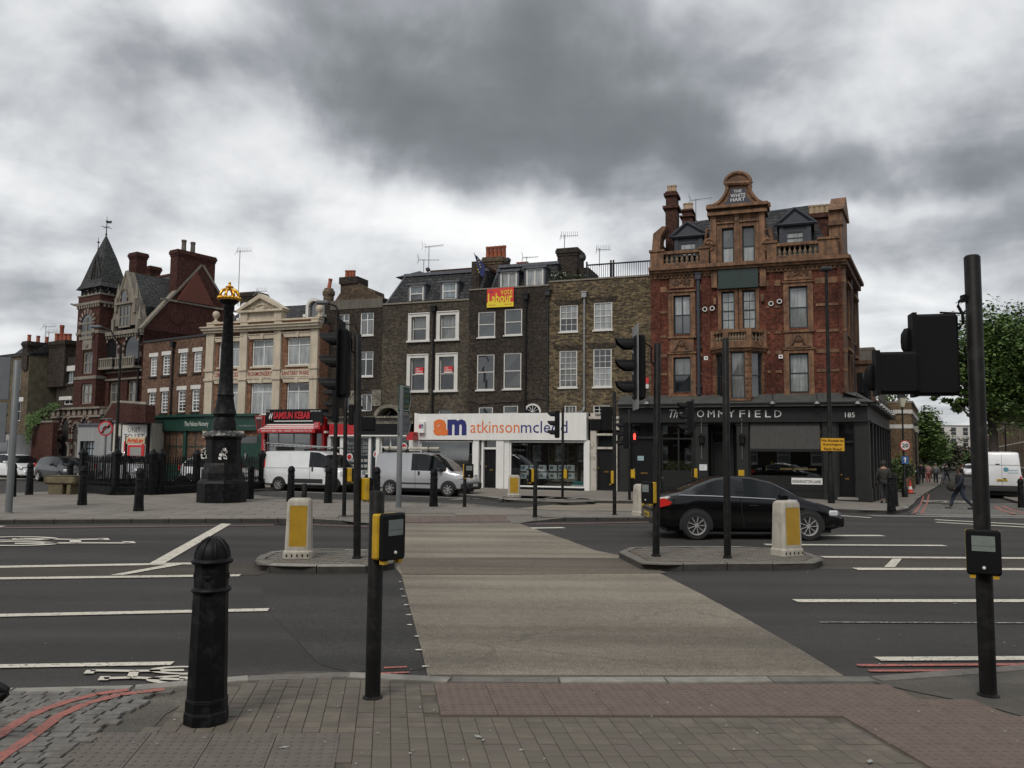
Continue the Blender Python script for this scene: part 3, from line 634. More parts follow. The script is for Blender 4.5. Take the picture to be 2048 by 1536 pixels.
def farsetts():
 A_,B_,C_,D_=G(1824,1027),G(2055,1029),G(1842,1010),G(2048,1008);mb=MB()
 for j in range(12):
  for i in range(46):
   s,t=(i+.5+(j%2)*.5)/46.5,(j+.5)/12;c=(A_*(1-s)+B_*s)*(1-t)+(C_*(1-s)+D_*s)*t;z=zg(c.x,c.y)
   w,l=(B_-A_).length/46*.42,(C_-A_).length/12*.4;mb.box(c.x-w,c.x+w,c.y-l,c.y+l,z,z+.016+RND.uniform(0,.01))
 mb.build('setts','sett',ROAD,kind='stuff')
farsetts()
for l in[((1829,1028),(1848,990),2),((1843,1029),(1858,990),2)]:
 a,b=G(*l[0]),G(*l[1]);w_=(b-a).cross(Vector((0,0,1))).normalized()*.04;sheet('red_line',[a+w_,b+w_,b-w_,a-w_],.032,'road_red_bright',ROAD)
for l in[((1851,989),(1864,976),2),((1990,1014),(2030,1030),2),((2005,1013),(2060,1030),2)]:
 a,b=G(*l[0]),G(*l[1]);w_=(b-a).cross(Vector((0,0,1))).normalized()*.08;sheet('red_line' if l[0][0]>1900 else 'yellow_line',[a+w_,b+w_,b-w_,a-w_],.032,'road_red_bright' if l[0][0]>1900 else 'road_yellow',ROAD)
def roundel():
 c=G(1902,1004);mb=MB();n=30
 for k in range(n):
  t0,t1=6.2832*k/n,6.2832*(k+1)/n;q=lambda t,s:c+Vector((1.35*s*math.cos(t),1.1*s*math.sin(t),.02+zg(c.x,c.y)-zg(c.x,c.y)))
  mb.quad(q(t0,1),q(t1,1),q(t1,.8),q(t0,.8))
 r=mb.build('speed_roundel','road_white',ROAD)
 text('20',Fl(c,(1,0,0),(0,0,1),(0,1,0)),(-.7,.7,-.5,.5),.02,'road_white',ROAD,'speed_numerals',px=False)
roundel()
rp=gp([(2300,1018),(2060,1014),(2010,1000),(1992,985),(1960,960)]);rb=[rp[-1]+dS*40,rp[-1]+dS*40+Vector((30,0,0)),Vector((70,30,0))]
RPAV=sheet('pavement',[p.copy()for p in rp+rb],.10,'slab_b',None,'structure',1.0);RPAV['label']='right hand pavement of the side street under the trees'
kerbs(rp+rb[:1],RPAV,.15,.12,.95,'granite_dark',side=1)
# building library
A0=F0.ang;A1=F1.ang;AS=FS.ang
mat('white_paint',(.66,.65,.62),.5,.06,2,streak=.12);mat('white_upvc',(.74,.75,.74),.35,.03,2);mat('cream',(.56,.49,.38),.8,.1,1.5,.01,40,streak=.25,dirt=(.3,.25,.19),dscale=.9,damt=.45)
mat('stone_trim',(.25,.225,.185),.85,.2,3,.02,40,streak=.35,dirt=(.1,.085,.07),dscale=1.5,damt=.6);mat('render_grey',(.13,.12,.1),.9,.2,1.2,.01,30,streak=.3);mat('lead',(.1,.11,.13),.6,.2,3,streak=.3)
mat('black_paint',(.008,.008,.009),.45,.3,3,spec=.3);mat('dark_metal',(.02,.02,.022),.5,.3,4);mat('rust_pot',(.3,.085,.045),.85,.25,5,dirt=(.12,.05,.03));mat('buff_pot',(.36,.27,.18),.85,.2,5,dirt=(.12,.09,.06))
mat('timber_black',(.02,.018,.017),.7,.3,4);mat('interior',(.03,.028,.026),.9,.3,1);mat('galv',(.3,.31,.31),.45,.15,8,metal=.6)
def panemat(n,col,rough=.04,ior=2.0):
 m=mat(n,col,rough,.35,.7,spec=.5,streak=.55 if col[0]>.1 else 0);m.node_tree.nodes['Principled BSDF'].inputs['IOR'].default_value=ior
panemat('pane_dark',(.012,.014,.016));panemat('pane_mid',(.06,.068,.072));panemat('pane_net',(.16,.17,.165));panemat('pane_blind',(.34,.37,.37));panemat('pane_blue',(.2,.25,.28))
brick('brick_grey',(.04,.033,.025),(.105,.083,.056),(.12,.11,.09),A0,.3,(.05,.044,.038),.5)
brick('brick_dark',(.025,.02,.016),(.068,.05,.037),(.06,.053,.045),A0,.3,(.035,.03,.027),.6)
brick('brick_yellow',(.04,.031,.021),(.24,.18,.095),(.14,.12,.09),A0,.3,(.055,.045,.035),.45,.5)
brick('brick_orange',(.2,.085,.045),(.26,.12,.065),(.22,.17,.13),A0,.25)
brick('brick_pelican',(.12,.062,.04),(.19,.1,.062),(.16,.135,.11),A1,.3,(.09,.05,.035),.4)
brick('brick_station',(.062,.021,.017),(.095,.031,.023),(.075,.045,.036),A1,.35,(.04,.018,.015),.5,.5)
brick('brick_house',(.1,.072,.042),(.15,.115,.068),(.17,.15,.12),A1,.35,(.09,.07,.045),.6,.6)
brick('brick_stack',(.1,.068,.045),(.16,.11,.07),(.13,.11,.09),A0,.4,(.05,.038,.03),.6,1.2)
brick('brick_stack_red',(.08,.03,.022),(.12,.045,.03),(.08,.06,.05),A0,.4,(.06,.03,.024),.6,1.2)
brick('slate',(.032,.034,.038),(.055,.058,.063),(.018,.018,.02),A0,.3,(.07,.07,.065),.4,1.5,.3,.2)
brick('slate_station',(.05,.053,.055),(.075,.079,.08),(.028,.03,.03),A1,.25,(.06,.065,.06),.4,1.5,.3,.18)
def win(F,root,rc,d=0,rails=(.5,),cols=1,rows=1,fm='white_paint',fw=.055,pane='pane_dark',sill=None,sur=None,surm='white_paint',rev=.14,lintel=None,px=True,bar=.022,arch=False,name='window',curtain=None):
 u0,u1,z0,z1=F.rect(rc,d)if px else rc
 if sur:
  ou0,ou1,oz0,oz1=u0,u1,z0,z1;u0+=sur;u1-=sur;z1-=sur;z0+=sur*.35
 hole=(u0,u1,z0,z1);w=MB();dd=d-rev
 w.fb(F,u0,u0+fw,z0,z1,dd-.05,dd+.03);w.fb(F,u1-fw,u1,z0,z1,dd-.05,dd+.03)
 w.fb(F,u0+fw,u1-fw,z1-fw,z1,dd-.05,dd+.028);w.fb(F,u0+fw,u1-fw,z0,z0+fw,dd-.05,dd+.032)
 zs=[z0+fw]+[z0+(z1-z0)*r for r in rails]+[z1-fw]
 for r in zs[1:-1]:w.fb(F,u0+fw,u1-fw,r-fw*.38,r+fw*.38,dd-.04,dd+.02)
 iu0,iu1=u0+fw,u1-fw
 for i in range(1,cols):
  x=iu0+(iu1-iu0)*i/cols;bw=bar if cols>2 or rows>1 else fw*.8;w.fb(F,x-bw/2,x+bw/2,z0+fw,z1-fw,dd-.03,dd+.012)
 for a,b in zip(zs,zs[1:]):
  for j in range(1,rows):y=a+(b-a)*j/rows;w.fb(F,iu0,iu1,y-bar/2,y+bar/2,dd-.03,dd+.013)
 fr=w.build(name,fm,root)
 ps=pane if isinstance(pane,(list,tuple))else[pane]*(len(zs)-1)
 for k,(a,b)in enumerate(zip(zs,zs[1:])):
  m=MB();t=[RND.uniform(-.006,.006)for _ in range(4)]
  m.quad(F.P(iu0,a,dd-.015+t[0]),F.P(iu1,a,dd-.015+t[1]),F.P(iu1,b,dd-.015+t[2]),F.P(iu0,b,dd-.015+t[1]+t[2]-t[0]));m.build('pane',ps[k],fr,org=ORG.get(root.name))
 if sur:
  s=MB();s.fb(F,ou0,u0,oz0,oz1,d-.02,d+.06);s.fb(F,u1,ou1,oz0,oz1,d-.02,d+.06);s.fb(F,u0,u1,z1,oz1,d-.02,d+.058);s.fb(F,ou0+.03,ou1-.03,oz1-.05,oz1+.0,d-.02,d+.1);s.fb(F,ou0-.06,ou1+.06,oz0-.03,z0,d-rev,d+.14)
  s.build('window_surround',surm,fr,org=ORG.get(root.name))
 elif sill:
  s=MB();s.fb(F,u0-.05,u1+.05,z0-sill[0],z0-.002,d-rev,d+.08);s.build('sill',sill[1],fr,org=ORG.get(root.name))
 if lintel:
  s=MB();h,m_,ex=lintel;s.fb(F,u0-ex,u1+ex,z1+.003,z1+h,d-.02,d+.025);s.build('lintel',m_,fr,org=ORG.get(root.name))
 return hole
def pipe(F,root,px,y0,y1,d=0,m='black_paint',r=.05,hopper=True,name='drainpipe'):
 u,z1=F.uz(px,y0,d);_,z0=F.uz(px,y1,d);mb=MB();mb.tube([F.P(u,z0,d+.09),F.P(u,z1,d+.09)],r,8)
 z=z0+.4
 while z<z1:mb.fb(F,u-r*1.5,u+r*1.5,z-.03,z+.03,d,d+.13);z+=1.8
 if hopper:mb.fb(F,u-.13,u+.13,z1-.05,z1+.2,d,d+.22);mb.fb(F,u-.16,u+.16,z1+.2,z1+.25,d,d+.25)
 return mb.build(name,m,root)
def broot(name,label,F,u,group=None,cat='building'):
 p=F.P(u,0,0);return thing(name,label,cat,(p.x,p.y,0),0,group,world=True)
def pot(root,F,u,z,d,h=.5,r=.13,m='rust_pot',tilt=0):
 mb=MB();mb.lathe([(r*1.05,0),(r*.95,.06),(r*.85,h*.8),(r*1.0,h*.84),(r*1.0,h),(r*.8,h),(r*.75,h*.6)],10)
 c=F.P(u,z,d);mb.v=[Matrix.Rotation(tilt,3,'Y')@v+c for v in mb.v];return mb.build('chimney_pot',m,root,smooth=35)
def stack(F,root,rc,d,dep,m='brick_stack',px=True,cap='brick_stack',pots=0,ph=.5,pr=.13,pm='rust_pot',base=1.0,steps=True):
 u0,u1,z0,z1=F.rect(rc,d)if px else rc;mb=MB();mb.fb(F,u0+.06,u1-.06,z0-base,z1-.42,d-dep+.06,d-.06)
 if steps:mb.fb(F,u0+.02,u1-.02,z1-.42,z1-.28,d-dep+.02,d-.02);mb.fb(F,u0-.03,u1+.03,z1-.28,z1-.1,d-dep-.03,d+.03);mb.fb(F,u0+.01,u1-.01,z1-.1,z1,d-dep,d-.01)
 else:mb.fb(F,u0,u1,z1-.42,z1,d-dep,d)
 s=mb.build('chimney',m,root)
 for k in range(pots):
  o=pot(s,F,u0+(u1-u0)*(k+.5)/pots,z1-.02,d-dep/2,ph,pr,pm)
 return s
def aerial(name_label,base,h,kind,rz=0.,group='television aerials on the roofs',s=1.0):
 t=thing('television_aerial',name_label,'aerial',base,rz,group);mb=MB();mb.tube([(0,0,0),(0,0,h)],.022,6);mb.build('mast','galv',t)
 mb=MB();mb.tube([(-.35*s,0,h-.06),(1.1*s,0,h+(.0 if kind else-.12))],.015,5)
 for k in range(9):
  x=-.25*s+k*.16*s;l=.22-k*.008;mb.tube([(x,-l,h-.05),(x,l,h-.05)]if kind else[(x,0,h-l),(x,0,h+l*.8)],.009,4)
 if kind:
  for a in(-.5,.5):mb.tube([(-.35*s,-.2,h-.06),(-.45*s,-.2,h+a*.5)],.01,4);mb.tube([(-.35*s,.2,h-.06),(-.45*s,.2,h+a*.5)],.01,4)
 else:mb.tube([(-.3*s,-.2,h-.35),(-.3*s,.2,h+.25)],.012,4)
 mb.build('antenna','galv',t);return t
 # dark brick row (right half of the centre)
DB=-.9
def c3(*v):return tuple((740+x*.3776)if i%2==0 else(460+x*.3776)for i,x in enumerate(v))
def u_at(F,px,d=0,py=700):return F.uz(px,py,d)[0]
def z_at(F,px,py,d=0):return F.uz(px,py,d)[1]
# third house: white window surrounds, slate mansard
B3=broot('terraced_house','grey brick house with thick white window surrounds, red posters and a slate mansard',F0,u_at(F0,764,DB),'dark brick terraced houses')
ua,ub=u_at(F0,764,DB),u_at(F0,937,DB);zt=z_at(F0,850,605.5,DB)
H=[win(F0,B3,c3(205,443,316,590),DB,sur=.2,pane=['pane_dark','pane_net']),win(F0,B3,c3(355,433,472,583),DB,sur=.2,pane=['pane_net','pane_net']),win(F0,B3,c3(198,660,308,858),DB,sur=.2,pane='pane_dark'),win(F0,B3,c3(350,653,464,855),DB,sur=.2,pane='pane_dark'),win(F0,B3,c3(360,950,432,1030),DB)]
mb=wall(F0,ua,ub,0,zt,H,DB);shell(mb,F0,ua,ub,0,zt,-10,DB);mb.build('wall','brick_grey',B3)
mb=MB();mb.fb(F0,ua,ub,zt,zt+.08,DB-.4,DB+.06);mb.build('coping','stone_trim',B3)
for r in((240,728,282,765),(392,722,437,757)):
 u0,u1,z0,z1=F0.rect(c3(*r),DB-.08);mb=MB();mb.fb(F0,u0,u1,z0,z1,DB-.1,DB-.09);p_=mb.build('poster',mat('poster_red',(.6,.03,.035),.5,.05),B3)
 zz=z0+(z1-z0)*.22;mb=MB();mb.fb(F0,u0,u1,z0,zz,DB-.0895,DB-.088);mb.build('poster_strip','white_paint',p_,org=ORG[B3.name])
 text('vote',F0,(u0+.03,u0+(u1-u0)*.5,z1-(z1-z0)*.35,z1-.03),DB-.087,'white_paint',B3,px=False);text('Labour',F0,(u0+.04,u1-.04,zz+.05,z1-(z1-z0)*.38),DB-.087,'white_paint',B3,px=False,bold=.02)
pipe(F0,B3,869,622,840,DB)
def mansard(F,root,uL,uR,zb,zt_,d0,dep,hipL=0.,hipR=0.,m='slate',back=-9):
 mb=MB();P=F.P
 a,b,c,e=P(uL,zb,d0),P(uR,zb,d0),P(uR-hipR,zt_,d0-dep),P(uL+hipL,zt_,d0-dep);A_,B_,C_,E_=P(uL,zb,back),P(uR,zb,back),P(uR-hipR,zt_,back),P(uL+hipL,zt_,back)
 mb.add([a,b,c,e,A_,B_,C_,E_],[(0,1,2,3),(0,3,7,4),(1,5,6,2),(3,2,6,7),(4,7,6,5)]);r=mb.build('roof',m,root)
 mb=MB();mb.fb(F,uL+hipL-.05,uR-hipR+.05,zt_-.04,zt_+.12,d0-dep-.2,d0-dep+.12);mb.tube([a,e],.06,6);mb.build('lead_flashing','lead',r,org=ORG[root.name]);return r
zb=zt+.08;zm=z_at(F0,880,549.5,DB-1.3)
r3=mansard(F0,B3,ua+.1,ub+.55,zb,zm,DB-.15,1.0,.65,0)
def dormer(F,root,rc,d,back,rail=(.5,),pane='pane_blue',cheek='lead',cols=1,flat=True):
 u0,u1,z0,z1=F.rect(rc,d);h=win(F,root,(u0,u1,z0,z1),d,px=False,rails=rail,cols=cols,pane=pane,rev=.04,fw=.08,name='dormer_window')
 mb=MB();mb.fb(F,u0-.1,u0,z0,z1,back,d);mb.fb(F,u1,u1+.1,z0,z1,back,d);mb.fb(F,u0-.18,u1+.18,z1,z1+.1,back,d+.1);mb.fb(F,u0,u1,z0,z1,back,d-.12);mb.build('dormer_cheek',cheek,root)
dormer(F0,B3,c3(210,295,283,380),DB-.2,DB-1.3,pane=['pane_mid','pane_blue']);dormer(F0,B3,c3(383,280,458,367),DB-.2,DB-1.3,pane='pane_blue')
u0,zz=F0.uz(793,556,DB-1.3);u1,zp=F0.uz(842,543,DB-1.3);u2,z2=F0.uz(858,553,DB-1.3)
mb=MB();mb.prism([(u0,zm),(u1,zp),(u2+.1,zm)],F0,DB-6,DB-1.15);mb.build('roof_ridge_gable','lead',B3)
mb=MB();mb.fb(F0,u2,ub+.5,zm+.12,zm+.3,DB-5,DB-1.4);mb.build('ridge_tiles','brick_stack_red',B3)
# fourth house
B4=broot('terraced_house','dark brick house with plain white sash windows and a red vote banner on its parapet',F0,u_at(F0,937,DB),'dark brick terraced houses')
ua,ub=u_at(F0,937,DB)+.003,u_at(F0,1098,DB);zt=z_at(F0,1000,577.5,DB)
H=[win(F0,B4,c3(573,435,662,566),DB,pane=['pane_mid','pane_mid'],sill=(.07,'white_paint'),rev=.06),win(F0,B4,c3(713,420,805,554),DB,pane=['pane_mid','pane_mid'],sill=(.07,'white_paint'),rev=.06),win(F0,B4,c3(567,660,657,846),DB,sill=(.07,'white_paint'),rev=.06),win(F0,B4,c3(708,652,800,841),DB,sill=(.07,'white_paint'),rev=.06),win(F0,B4,c3(575,938,650,1010),DB,rev=.06),win(F0,B4,c3(706,930,783,1010),DB,rev=.06),]
mb=wall(F0,ua,ub,0,zt,H,DB);shell(mb,F0,ua,ub,0,zt,-10,DB);mb.build('wall','brick_dark',B4)
mb=MB();mb.fb(F0,ua,ub,zt,zt+.07,DB-.35,DB+.05);mb.build('coping','stone_trim',B4)
u0,u1,z0,z1=F0.rect(c3(818,920,908,1030),DB);uc=(u0+u1)/2;ra=(u1-u0)/2;zc=z1-ra
mb=MB();n=14
for k in range(n):
 a,b=math.pi*k/n,math.pi*(k+1)/n;q=lambda t,s:(uc+ra*s*math.cos(t),zc+ra*s*math.sin(t));pts=[q(a,1),q(b,1),q(b,.8),q(a,.8)];mb.prism(pts,F0,DB,DB+.08)
for k in range(1,6):a=math.pi*k/6;mb.prism([(uc-.015,zc),(uc+.015,zc),(uc+ra*.8*math.cos(a)+.015,zc+ra*.8*math.sin(a)),(uc+ra*.8*math.cos(a)-.015,zc+ra*.8*math.sin(a))],F0,DB,DB+.05)
mb.build('fanlight','white_paint',B4);mb=MB();mb.prism([(uc+ra*.85*math.cos(math.pi*k/12),zc+ra*.85*math.sin(math.pi*k/12))for k in range(13)],F0,DB,DB+.02);mb.build('fanlight_glass','pane_dark',B4)
pipe(F0,B4,1053,598,840,DB);pipe(F0,B4,1097,590,840,DB,'dark_metal',.04)
def cable(F,root,pts,d,r=.018):
 mb=MB();mb.tube([F.P(*F.uz(x,y,d),d+.05)for x,y in pts],r,5);mb.build('cable','dark_metal',root)
cable(F0,B4,[(940,800),(960,808),(985,806),(1010,804),(1040,803),(1055,800),(1075,796),(1097,800)],DB)
zm4=z_at(F0,1045,533,DB-2.2);mansard(F0,B4,ua+.6,u_at(F0,1115,DB-2),zt+.05,zm4,DB-1.4,.7,.3,0)
dormer(F0,B4,c3(690,224,778,320),DB-1.3,DB-2.6,rail=(.96,),cols=2,pane='pane_blind');dormer(F0,B4,c3(828,205,918,305),DB-1.3,DB-2.6,rail=(.96,),cols=2,pane='pane_blind')
mb=MB();mb.fb(F0,ua-.1,ua+.35,zt-.1,zm4+.05,DB-5,DB-.5);mb.build('party_wall','brick_dark',B4)
s4=stack(F0,B4,c3(593,145,700,215),DB-3.2,1.2,'brick_stack',pots=5,ph=.75,pr=.13,base=1.2)
stack(F0,B4,c3(765,195,825,215),DB-4,.8,'brick_stack_red',pots=3,ph=.35,pr=.14,base=1.0)
# fifth house: yellow stock brick, glazing bars
B5=broot('terraced_house','yellow stock brick house with small paned sashes beside the red pub',F0,u_at(F0,1098,DB),'dark brick terraced houses')
ua,ub=u_at(F0,1098,DB)+.003,u_at(F0,1304,DB);zt=z_at(F0,1200,558.5,DB)
H=[win(F0,B5,c3(1005,400,1100,536),DB,cols=3,rows=2,pane=['pane_dark','pane_blind'],sill=(.08,'white_paint'),rev=.06),win(F0,B5,c3(1185,385,1283,526),DB,cols=3,rows=2,pane='pane_blind',sill=(.08,'white_paint'),rev=.06),win(F0,B5,c3(1003,640,1097,832),DB,cols=3,rows=3,pane=['pane_net','pane_net'],sill=(.08,'white_paint'),rev=.06),win(F0,B5,c3(1182,630,1280,829),DB,cols=3,rows=3,pane=['pane_blind','pane_dark'],sill=(.08,'white_paint'),rev=.06),win(F0,B5,c3(1030,930,1093,1010),DB,cols=3,rails=(.96,),pane='pane_net',rev=.06),win(F0,B5,c3(1182,928,1270,1010),DB,cols=3,rows=2,pane='pane_dark',rev=.06)]
mb=wall(F0,ua,ub,0,zt,H,DB);shell(mb,F0,ua,ub,0,zt,-10,DB);mb.build('wall','brick_yellow',B5)
for h in H[:4]:
 mb=MB();uc=(h[0]+h[1])/2
 for k in range(-8,9):
  x=uc+k*.075;t=k*.018;mb.prism([(x-.03,h[3]+.01),(x+.03,h[3]+.01),(x+.034+t,h[3]+.27),(x-.034+t,h[3]+.27)],F0,DB-.01,DB+.012)
 mb.build('brick_arch','brick_dark',B5)
mb=MB();mb.fb(F0,ua,ub,zt,zt+.07,DB-.35,DB+.05);mb.build('coping','stone_trim',B5)
p5=pipe(F0,B5,1169.5,594,818,DB,'galv',.05);u,z=F0.uz(1169,820,DB);mb=MB();mb.tube([F0.P(u,z+.1,DB+.1),F0.P(u,z-.05,DB+.2),F0.P(u-.35,z-.3,DB+.7)],[.06,.07,.09],8);mb.build('pipe_shoe','galv',B5)
RZ0=z_at(F0,1240,527,DB-.3);t=B5;mb=MB();uL,uR=u_at(F0,1172,DB-.3),u_at(F0,1302,DB-.3)
x=uL
while x<uR:mb.fb(F0,x,x+.022,zt+.05,RZ0,DB-.32,DB-.3);x+=.11
rail=mb.build('railing_bars','black_paint',B5,kind='stuff');mb=MB();mb.fb(F0,uL,uR,RZ0,RZ0+.06,DB-.35,DB-.27);mb.fb(F0,uL,uR,zt+.1,zt+.15,DB-.35,DB-.27)
for f in(0,.38,.42):mb.fb(F0,uL+(uR-uL)*f,uL+(uR-uL)*f+.07,zt,RZ0+.2,DB-.36,DB-.26)
mb.build('roof_railing','black_paint',B5)
stack(F0,B5,c3(985,98,1100,200),DB-2.6,1.6,'brick_dark',base=1.4)
mb=MB();mb.fb(F0,u_at(F0,1155,DB-2.6),u_at(F0,1175,DB-2.6),zt,zt+1.3,DB-5,DB-2.8);mb.build('party_wall','brick_dark',B5)
u,z=F0.uz(1293,800,DB);mb=MB();
# second house (narrow, rendered parapet)
def c2(*v):return tuple((380+x*.3385)if i%2==0 else(540+x*.3385)for i,x in enumerate(v))
B2=broot('terraced_house','narrow brown brick house with a rendered parapet behind the traffic lights',F0,u_at(F0,642,DB),'dark brick terraced houses')
ua,ub=u_at(F0,643,DB),u_at(F0,763.5,DB);zt=z_at(F0,720,600,DB)
H=[win(F0,B2,c2(875,262,938,385),DB,rails=(.68,),cols=2,pane=['pane_net','pane_mid'],fm='white_upvc',rev=.08),win(F0,B2,c2(1008,253,1083,383),DB,rails=(.68,),cols=2,pane=['pane_net','pane_mid'],fm='white_upvc',rev=.08,sill=(.08,'white_paint')),win(F0,B2,(716,703,745.5,752),DB,rails=(.68,),cols=2,pane=['pane_dark','pane_mid'],fm='white_upvc',rev=.08,sill=(.08,'white_paint')),win(F0,B2,(676,706,697,755),DB,rails=(.68,),cols=2,pane='pane_mid',fm='white_upvc',rev=.08),win(F0,B2,(722,788,743,822),DB,rails=(.97,),cols=2,pane='pane_dark',fm='white_upvc',rev=.08),win(F0,B2,(690,790,708,824),DB,rails=(.97,),cols=1,pane='pane_dark',fm='white_upvc',rev=.08)]
mb=wall(F0,ua,ub,0,zt,H,DB);shell(mb,F0,ua,ub,0,zt,-10,DB);mb.build('wall','brick_dark',B2)
zpb=z_at(F0,720,617,DB);mb=MB();mb.fb(F0,ua+.5,ub-.01,zpb,zt+.04,DB-.35,DB+.03);mb.build('parapet','render_grey',B2)
pts=[F0.uz(*p,DB-2.5)for p in[(666,607),(681,585),(681,560),(713,560),(717,568),(750,581),(751,589),(772,597),(772,612),(666,616)]]
mb=MB();mb.prism(pts,F0,DB-3.6,DB-2.5);g2=mb.build('gable_wall','brick_stack',B2);u0,u1,z0,z1=F0.rect((679,555,715,566),DB-2.45);mb=MB();mb.fb(F0,u0,u1,z0,z1,DB-3.7,DB-2.4);mb.build('chimney_cap','brick_dark',B2)
for x in(694,701,707):u,z=F0.uz(x,556,DB-3);pot(g2,F0,u,z,DB-3,.45,.13)
u,z=F0.uz(657,605,DB-1);mb=MB();mb.lathe([(.3,-.8),(.3,.35),(.36,.45),(.36,.62),(.3,.68),(.26,.8),(0,.82)],12,F0.P(u,z,DB-1));g=mb.build('round_chimney','brick_stack',B2);pot(g,F0,u,z+.78,DB-1,.6,.12,tilt=.14)
mat('stucco_worn',(.2,.185,.15),.9,.7,6,.06,30,dirt=(.05,.045,.04),dscale=3,damt=.9)
u0,u1,z0,z1=F0.rect((700,781,762,812),DB);mb=MB();mb.fb(F0,u0,H[4][0]-.02,z0,z1,DB,DB+.05);mb.fb(F0,H[4][1]+.02,u1,z0,z1,DB,DB+.05);mb.build('worn_stucco','stucco_worn',B2,kind='stuff')
cable(F0,B2,[(645,640),(648,700),(650,800)],DB,.03);cable(F0,B2,[(700,800),(708,786),(722,790),(733,820),(745,822)],DB+.3);cable(F0,B2,[(724,838),(723,790),(735,782),(760,800),(790,822),(812,830)],DB+.5)
# cream and brick showroom (left of the houses)
def c4(*v):return tuple((420+x*.20833)if i%2==0 else(540+x*.20833)for i,x in enumerate(v))
B1=broot('shop_building','cream and red brick building with a pediment and painted IRONMONGERY lettering',F0,u_at(F0,415,0))
ua,ub=u_at(F0,415.5),u_at(F0,640);zc_=z_at(F0,530,662);zpt=z_at(F0,600,636.5)
mat('terracotta_panel',(.27,.15,.1),.85,.15,3,.02,40,streak=.2)
H=[win(F0,B1,r,0,rails=(.73,),cols=2,pane=p,fm='white_upvc',fw=.06,rev=.12,sill=(.1,'cream'))for r,p in[(c4(85,700,283,930),['pane_blind','pane_mid']),(c4(408,672,612,922),['pane_blind','pane_net']),(c4(745,652,955,908),['pane_blind','pane_net']),(c4(75,1100,268,1400),['pane_blind','pane_blind']),(c4(395,1092,597,1390),['pane_blind','pane_blind']),(c4(738,1087,943,1375),['pane_blind','pane_dark'])]]
mb=wall(F0,ua,ub,0,zpt-.3,H,0);shell(mb,F0,ua,ub,0,zpt-.3,-9,0);mb.build('wall','brick_orange',B1)
pil=[(415.5,430.5),(482.5,497),(550,564.5),(623.5,638)];PU=[(u_at(F0,a),u_at(F0,b))for a,b in pil]
zsg0,zsg1=z_at(F0,590,755),z_at(F0,590,737.5)
for a,b in PU:
 mb=MB();mb.fb(F0,a,b,2.6,zc_-.02,.0,.16);mb.fb(F0,a-.05,b+.05,zsg1-.04,zsg1+.12,0,.22);mb.fb(F0,a-.05,b+.05,zsg0-.1,zsg0+.05,0,.22);mb.build('pilaster','cream',B1)
mb=MB();mb.fb(F0,ua-.15,ub+.06,zc_-.02,zc_+.12,0,.3);mb.fb(F0,ua-.2,ub+.1,zc_+.12,zc_+.26,0,.42);mb.fb(F0,ua-.25,ub+.14,zc_+.26,zc_+.33,0,.5);mb.build('cornice','cream',B1)
for(a,b),(c_,d_),tx in zip(PU,PU[1:],('CEMENT BRICKS','IRONMONGERY','SANITARY WARE')):
 mb=MB();mb.fb(F0,b,c_,zsg0+.05,zsg1-.04,0,.09);mb.build('sign_band','cream',B1);w=c_-b
 text(tx,F0,(b+.08,c_-.08,zsg0+.12,zsg1-.11),.09,mat('letter_red',(.22,.012,.015),.7,.15,9),B1,px=False,bold=.02)
 for h in H:
  if b<h[0]<c_:
   m2=MB();m2.prism([(h[0]-.12,h[3]+.03),(h[1]+.12,h[3]+.03),(h[1]+.26,h[3]+.26),(h[0]-.26,h[3]+.26)],F0,0,.12);m2.fb(F0,h[0]-.3,h[1]+.3,h[3]+.26,h[3]+.32,0,.16);m2.prism([((h[0]+h[1])/2-.07,h[3]),((h[0]+h[1])/2+.07,h[3]),((h[0]+h[1])/2+.12,h[3]+.33),((h[0]+h[1])/2-.12,h[3]+.33)],F0,.1,.17);m2.build('lintel','cream',B1)
 mb=MB();mb.fb(F0,b,c_,zc_+.33,zpt-.1,.0,.05);mb.build('attic_panel','terracotta_panel',B1)
for a,b in PU:mb=MB();mb.fb(F0,a,b,zc_+.33,zpt-.05,0,.16);mb.build('attic_pier','cream',B1)
mb=MB();mb.fb(F0,ua,ub,zpt-.1,zpt,-.3,.2);mb.build('coping','cream',B1)
uP0,uP1=PU[1][0]-.05,PU[2][1]+.05;zb_=z_at(F0,530,620.5);zap=z_at(F0,526,589);mb=MB();mb.fb(F0,PU[1][0],PU[1][1],zpt,zb_-.1,-.3,.2);mb.fb(F0,PU[2][0],PU[2][1],zpt,zb_-.1,-.3,.2);mb.fb(F0,PU[1][1],PU[2][0],zpt,zb_-.1,-.3,.1);mb.fb(F0,uP0-.1,uP1+.1,zb_-.12,zb_,-.3,.34);mb.build('pediment_base','cream',B1)
um=(uP0+uP1)/2;mb=MB();mb.prism([(uP0,zb_),(uP1,zb_),(um,zap-.15)],F0,-.3,.12);mb.prism([(uP0-.2,zb_),(uP0+.1,zb_),(um,zap-.25),(um,zap)],F0,-.3,.34);mb.prism([(uP1+.2,zb_),(um,zap),(um,zap-.25),(uP1-.1,zb_)],F0,-.3,.34);mb.build('pediment','cream',B1)
mb=MB()
for k in range(26):
 a=RND.random();b=RND.random()*(1-abs(a-.5)*2)*.7;c=F0.P(uP0+.5+(uP1-uP0-1)*a,zb_+.1+(zap-zb_-.5)*b,.12);mb.lathe([(.09,-.0),(.08,.04),(.03,.06),(0,.06)],7,c)
mb.build('relief_carving','cream',B1)
for i,(x,zz)in enumerate(((428.5,641),(635.6,631))):
 u=u_at(F0,x);mb=MB();mb.lathe([(.2,0),(.22,.06),(.1,.12),(.08,.22),(.12,.28),(.19,.38),(.21,.48),(.18,.6),(.1,.67),(0,.7)],14,F0.P(u,zpt,-.05));mb.build('ball_finial','cream',B1,smooth=50)
